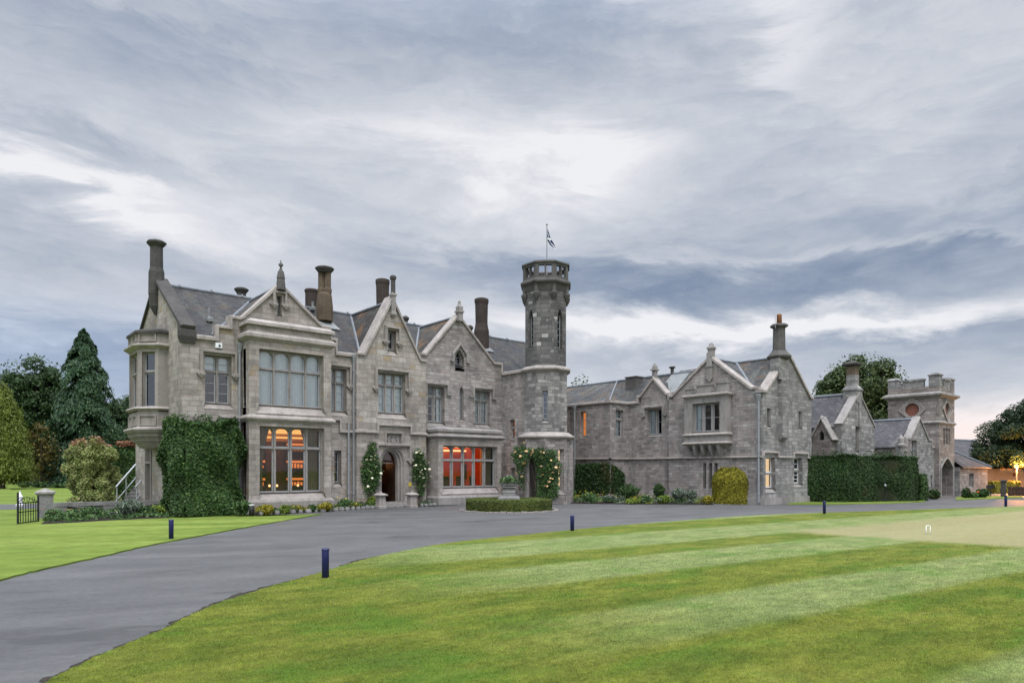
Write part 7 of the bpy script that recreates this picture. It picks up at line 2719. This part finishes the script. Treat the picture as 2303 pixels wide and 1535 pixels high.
# ------------------------------------------------------------------ street furniture and small things
bpt = [(732, 1303, 1233, 'nearest navy post, on the lawn edge by the crumbling verge'), (385, 1213, 1167, 'navy post on the side lawn before the ivy'), (1287, 1195.5, 1158, 'navy post on the lawn edge right of the round hedge'),
       (1854, 1156.5, 1126, 'navy post on the lawn edge opposite the chimney gable'), (2262, 1139.5, 1113, 'navy post near the right end of the lawn by the lamp')]
x_, y_ = gp(732, 1303)
proto = empty('bollard', (x_, y_, 0), 'nearest navy post, on the lawn edge by the crumbling verge', 'bollard', 'navy bollards along the drive')
mb = MB()
mb.lathe(x_, y_, [(.055, -.02), (.055, .455), (.050, .475)], 18)
post = mb.build('post', M['blue'], proto, True)
MB().lathe(x_, y_, [(.061, .455), (.061, .472), (.052, .485), (.0, .492)], 18).build('post_cap', M['blue'], proto)
for px, pb, pt_, lb in bpt[1:]:
    o = proto.copy()
    COL.objects.link(o)
    p_ = gp(px, pb)
    o.location = (p_[0], p_[1], 0)
    o['label'] = lb
    o.scale = (1, 1, (pb - pt_) * dep(pb) / F / .49)
    for c in proto.children:
        cc = c.copy()
        COL.objects.link(cc)
        cc.parent = o
# croquet hoop
hx, hy = gp(2087.5, 1203.5)
hp = empty('croquet_hoop', (hx, hy, 0), 'white metal croquet hoop on the pale worn grass', 'hoop')
dh = dep(1203.5)
mb = MB()
hw2 = 4.6 * dh / F
zt_h = zat(1181, dh)
e0, e1 = (hx - RT[0] * hw2, hy - RT[1] * hw2), (hx + RT[0] * hw2, hy + RT[1] * hw2)
rw = .009
mb.tube([(e0[0], e0[1], 0), (e0[0], e0[1], zt_h - .012)], rw, 8)
mb.tube([(e1[0], e1[1], 0), (e1[0], e1[1], zt_h - .012)], rw, 8)
mb.tube([(e0[0], e0[1], zt_h - .012), (hx - RT[0] * hw2 * .7, hy - RT[1] * hw2 * .7, zt_h), (hx + RT[0] * hw2 * .7, hy + RT[1] * hw2 * .7, zt_h), (e1[0], e1[1], zt_h - .012)], rw, 8)
mb.build('hoop_wire', M['white'], hp, True)
# path light by the ivy
lx_, ly_ = gp(566, 1160)
dl = dep(1160)
pl_ = empty('path_light', (lx_, ly_, 0), 'black bollard light with white top beside the library bay', 'path light')
MB().lathe(lx_, ly_, [(.10, 0), (.10, .36), (.085, .37)], 16).build('post', M['iron'], pl_, True)
MB().lathe(lx_, ly_, [(.085, .37), (.085, .40), (.105, .405), (.105, .42), (.0, .43)], 16).build('light_head', M['white'], pl_, True)
# garden lamp before the long hedge
lx_, ly_ = gp(1991, 1128.5)
dl = dep(1128.5)
gl_ = empty('garden_light', (lx_, ly_, 0), 'slim black garden light standing before the long yew hedge', 'path light')
MB().lathe(lx_, ly_, [(.05, 0), (.035, .05), (.035, zat(1094, dl)), (.05, zat(1093.5, dl))], 10).build('post', M['iron'], gl_, True)
MB().lathe(lx_, ly_, [(.05, zat(1094, dl)), (.065, zat(1092, dl)), (.065, zat(1090, dl)), (.03, zat(1088, dl)), (0, zat(1087, dl))], 12).build('light_head', M['pipe'], gl_, True)
# street lamp
sx_, sy_ = at(2286, 50.0)
lamp = empty('street_lamp', (sx_, sy_, 0), 'white lamp post with glowing orange globe before the cream house', 'street lamp')
zl_ = zat(1048, 50.0)
MB().lathe(sx_, sy_, [(.08, 0), (.06, .2), (.05, zl_ - .16), (.09, zl_ - .13)], 12).build('post', M['pipe'], lamp, True)
MB().lathe(sx_, sy_, [(.06, zl_ - .13), (.13, zl_ - .08), (.15, zl_), (.13, zl_ + .08), (.05, zl_ + .14), (0, zl_ + .15)], 16).build('globe', M['bulb'], lamp, True)
ll = bpy.data.lights.new('street_lamp_light', 'POINT')
ll.energy = 3200
ll.color = (1, .38, .09)
ll.shadow_soft_size = .22
lo_ = bpy.data.objects.new('street_lamp_light', ll)
COL.objects.link(lo_)
lo_.location = (sx_ - VD[0] * .35, sy_ - VD[1] * .35, zl_ + .05)
# small sign
sx2, sy2 = at(2228, 42.5)
sg = empty('small_sign', (sx2, sy2, 0), 'small dark sign board on a post beside the lodge', 'sign')
zt2_ = zat(1096, 42.5)
MB().tube([(sx2, sy2, 0), (sx2, sy2, zt2_)], .03, 8).build('post', M['iron'], sg)
fsg = Fr(sx2 - RT[0] * .26, sy2 - RT[1] * .26, math.degrees(math.atan2(RT[1], RT[0])))
MB().fbox(fsg, 0, .52, zt2_ - .05, zt2_ + .16, -.02, .03).build('board', M['iron'], sg)
# brown timber gate and stone gate post at the right edge
dg = 42.0
ga_, gb_ = at(2262, dg), at(2370, dg - 1)
fg = Fr(ga_[0], ga_[1], math.degrees(math.atan2(gb_[1] - ga_[1], gb_[0] - ga_[0])))
Lg = math.hypot(gb_[0] - ga_[0], gb_[1] - ga_[1])
gt = empty('timber_gate', ga_ + (0,), 'dark brown boarded timber gate at the far right', 'gate')
mb = MB()
zg_ = zat(1094, dg)
for q in range(14):
    mb.fbox(fg, .12 + q * (Lg - .12) / 14, .12 + (q + .93) * (Lg - .12) / 14, .08, zg_ - .1, -.02, .02)
mb.build('boards', M['timber'], gt)
mb = MB()
mb.fbox(fg, .1, Lg, zg_ - .1, zg_ + .02, -.04, .05)
mb.fbox(fg, .1, Lg, .18, .30, -.04, .05)
mb.build('rails', M['timber'], gt)
gpx = empty('gate_pillar', ga_ + (0,), 'short square stone gate pillar by the brown gate', 'pillar')
mb = MB()
mb.lathe(*fg.P(-.12, 0)[:2], [(.17, 0), (.16, .9), (.22, .95), (.22, 1.02), (.18, 1.06), (.14, zat(1083, dg)), (.06, zat(1082, dg) + .04)], 4, math.pi / 4)
mb.build('shaft', M['darkstone'], gpx)
# stone pedestals beside the door
ped = None
for px, pb, lb in ((862, 1143, 'stone pedestal with pyramid cap left of the entrance steps'), (932, 1141, 'stone pedestal with pyramid cap right of the entrance steps')):
    x_, y_ = gp(px, pb)
    y_ += .22
    if ped is None:
        ped = empty('stone_pedestal', (x_, y_, 0), lb, 'pedestal', 'pedestals flanking the entrance')
        MB().lathe(x_, y_, [(.27, 0), (.27, .10), (.235, .12), (.21, .5), (.22, .52)], 4, math.pi / 4).build('shaft', M['dressed'], ped)
        MB().lathe(x_, y_, [(.22, .52), (.325, .56), (.33, .60), (.15, .665), (.06, .67), (.075, .70), (.0, .735)], 4, math.pi / 4).build('cap', M['coping'], ped)
    else:
        o = ped.copy()
        COL.objects.link(o)
        o.location = (x_, y_, 0)
        o['label'] = lb
        for c in ped.children:
            cc = c.copy()
            COL.objects.link(cc)
            cc.parent = o

# gate, pillar, rail, steps on the left
dG = dep(1178)
pxx, pyy = gp(102, 1166)
gpil = empty('gate_pillar', (pxx, pyy, 0), 'square stone pillar with pyramid cap beside the iron garden gate', 'pillar')
dp_ = dep(1166)
kk = dp_ / F
zz = lambda py: zat(py, dp_)
MB().lathe(pxx, pyy, [(16 * kk * 1.35, 0), (16 * kk * 1.35, zz(1112))], 4, R(83.5) + math.pi / 4).build('shaft', M['greytimber'], gpil)
MB().lathe(pxx, pyy, [(17 * kk * 1.35, zz(1112)), (20 * kk * 1.35, zz(1109)), (20 * kk * 1.35, zz(1105)), (8 * kk, zz(1099)), (0, zz(1097))], 4, R(83.5) + math.pi / 4).build('cap', M['dressgrey'], gpil)
g0, g1 = gp(40, 1180), gp(86, 1174)
fgt = Fr(g0[0], g0[1], math.degrees(math.atan2(g1[1] - g0[1], g1[0] - g0[0])))
Lg = math.hypot(g1[0] - g0[0], g1[1] - g0[1])
ig = empty('iron_gate', g0 + (0,), 'black wrought iron garden gate standing open on the side lawn', 'gate')
dI = dep(1178)
zI = lambda py: zat(py, dI)
mb = MB()
mb.fbox(fgt, -.02, .03, 0, zI(1106), -.02, .02)
mb.fbox(fgt, Lg - .02, Lg + .02, 0, zI(1116), -.02, .02)
for py in (1174, 1150, 1130):
    mb.fbox(fgt, .03, Lg - .02, zI(py) - .015, zI(py) + .015, -.012, .012)
mb.build('gate_frame', M['iron'], ig)
mb = MB()
for q in range(1, 8):
    s_ = Lg * q / 8
    mb.fbox(fgt, s_ - .010, s_ + .010, zI(1174), zI(1130), -.009, .009)
for q in range(3):
    c_ = Lg * (.25 + .25 * q)
    mb.tube([fgt.P(c_ + .07 * math.cos(a), zI(1123) + .07 * math.sin(a), 0) for a in np.linspace(0, 2 * math.pi, 13)], .009, 5)
mb.tube([fgt.P(Lg * t, zI(1130) + (.24 - .16 * t) * math.sin(math.pi * min(1, t * 1.0)) , 0) for t in np.linspace(0, 1, 10)], .011, 5)
mb.build('bars', M['iron'], ig)
# white garden statue beyond the gate
wx_, wy_ = gp(45, 1139)
st = empty('garden_ornament', (wx_, wy_, 0), 'slim white stone obelisk ornament beyond the iron gate', 'ornament')
dW = dep(1139)
MB().lathe(wx_, wy_, [(.16, 0), (.16, .12), (.10, .16), (.09, zat(1118, dW)), (.12, zat(1117, dW)), (.05, zat(1110, dW)), (0, zat(1102, dW))], 8).build('shaft', M['white'], st)
# low stone rail with crossed braces
r0_, r1_ = gp(122, 1157), gp(372, 1149)
fr_ = Fr(r0_[0], r0_[1], math.degrees(math.atan2(r1_[1] - r0_[1], r1_[0] - r0_[0])))
Lr = math.hypot(r1_[0] - r0_[0], r1_[1] - r0_[1])
rl = empty('garden_rail', r0_ + (0,), 'low weathered stone rail with crossed braces between gate pillar and mansion', 'fence')
zr1 = zat(1128, dep(1153))
MB().fbox(fr_, 0, Lr, zr1 - .12, zr1 + .02, -.14, .14).build('top_rail', M['greytimber'], rl)
for q in (0, .47, 1.0):
    mb = MB()
    s_ = max(.2, min(Lr - .2, Lr * q))
    mb.fbox(fr_, s_ - .2, s_ + .2, 0, zr1 - .12, -.12, .12)
    mb.build('support', M['greytimber'], rl)
mb = MB()
for a, b in ((.05, .42), (.52, .95)):
    for sg2 in (0, 1):
        s0_, s1_ = Lr * a + .15, Lr * b
        za_, zb_2 = (.05, zr1 - .16) if sg2 else (zr1 - .16, .05)
        n_ = .04 if sg2 else -.04
        mb.loft([[fr_.P(s0_, za_ - .05, n_ - .03), fr_.P(s0_, za_ - .05, n_ + .03), fr_.P(s0_, za_ + .05, n_ + .03), fr_.P(s0_, za_ + .05, n_ - .03)],
                 [fr_.P(s1_, zb_2 - .05, n_ - .03), fr_.P(s1_, zb_2 - .05, n_ + .03), fr_.P(s1_, zb_2 + .05, n_ + .03), fr_.P(s1_, zb_2 + .05, n_ - .03)]])
mb.build('cross_brace', M['greytimber'], rl)
# grey steps with steel handrails beside the end wall
dS_ = 30.2
t0_ = at(266, dS_)
t1_ = at(306, dS_)
fst = Fr(t0_[0], t0_[1], math.degrees(math.atan2(RT[1], RT[0])))
wS = math.hypot(t1_[0] - t0_[0], t1_[1] - t0_[1])
stp = empty('garden_steps', t0_ + (0,), 'grey steps with sloping metal handrails beside the end wall of the mansion', 'steps')
n_st = 7
rise_, going = .155, .24
mb = MB()
for q in range(n_st):
    mb.fbox(fst, 0, wS, rise_ * q * .0 + (0 if q == 0 else rise_ * q - .0), rise_ * (q + 1) - .005, -going * n_st, -going * q)
    mb.fbox(fst, -.02, wS + .02, rise_ * (q + 1) - .005, rise_ * (q + 1) + .025, -going * n_st, -going * q + .03)
mb.build('treads', M['greytimber'], stp)
for sd_, pn in ((-.04, 0), (wS + .04, 1)):
    mb = MB()
    for zz_ in (.92, .30):
        mb.tube([fst.P(sd_, zz_ + .0, .12), fst.P(sd_, zz_ + rise_ * n_st, -going * n_st + .1)], .04 if zz_ > .5 else .025, 8)
    for q in (0, 3, 6.6):
        mb.tube([fst.P(sd_, rise_ * q, -going * q + .03), fst.P(sd_, .95 + rise_ * q, -going * q + .03)], .025, 8)
    mb.build('handrail', M['steel'], stp)
mb = MB()
mb.fbox(fst, -.1, wS + .4, 0, rise_ * n_st, -going * n_st - 2.0, -going * n_st - .003)
mb.build('landing', M['greytimber'], stp)
# far woods closing the horizon: one mass
n = 34000
th = rng.uniform(YAW - 1.5, YAW + 1.9, n)
dd = rng.uniform(170, 215, n)
hh = 6.5 + 2.2 * np.sin(th * 23) + 1.4 * np.sin(th * 57 + 1) + .9 * np.sin(th * 131)
p = np.stack([CX + dd * np.cos(th), CY + dd * np.sin(th), rng.random(n) ** .8 * np.maximum(hh, 3)], 1)
tag(cloud('woods', p, np.tile([[-.3, -.4, .5]], (n, 1)), 1.15, M['decid'], None, .9), kind='stuff')
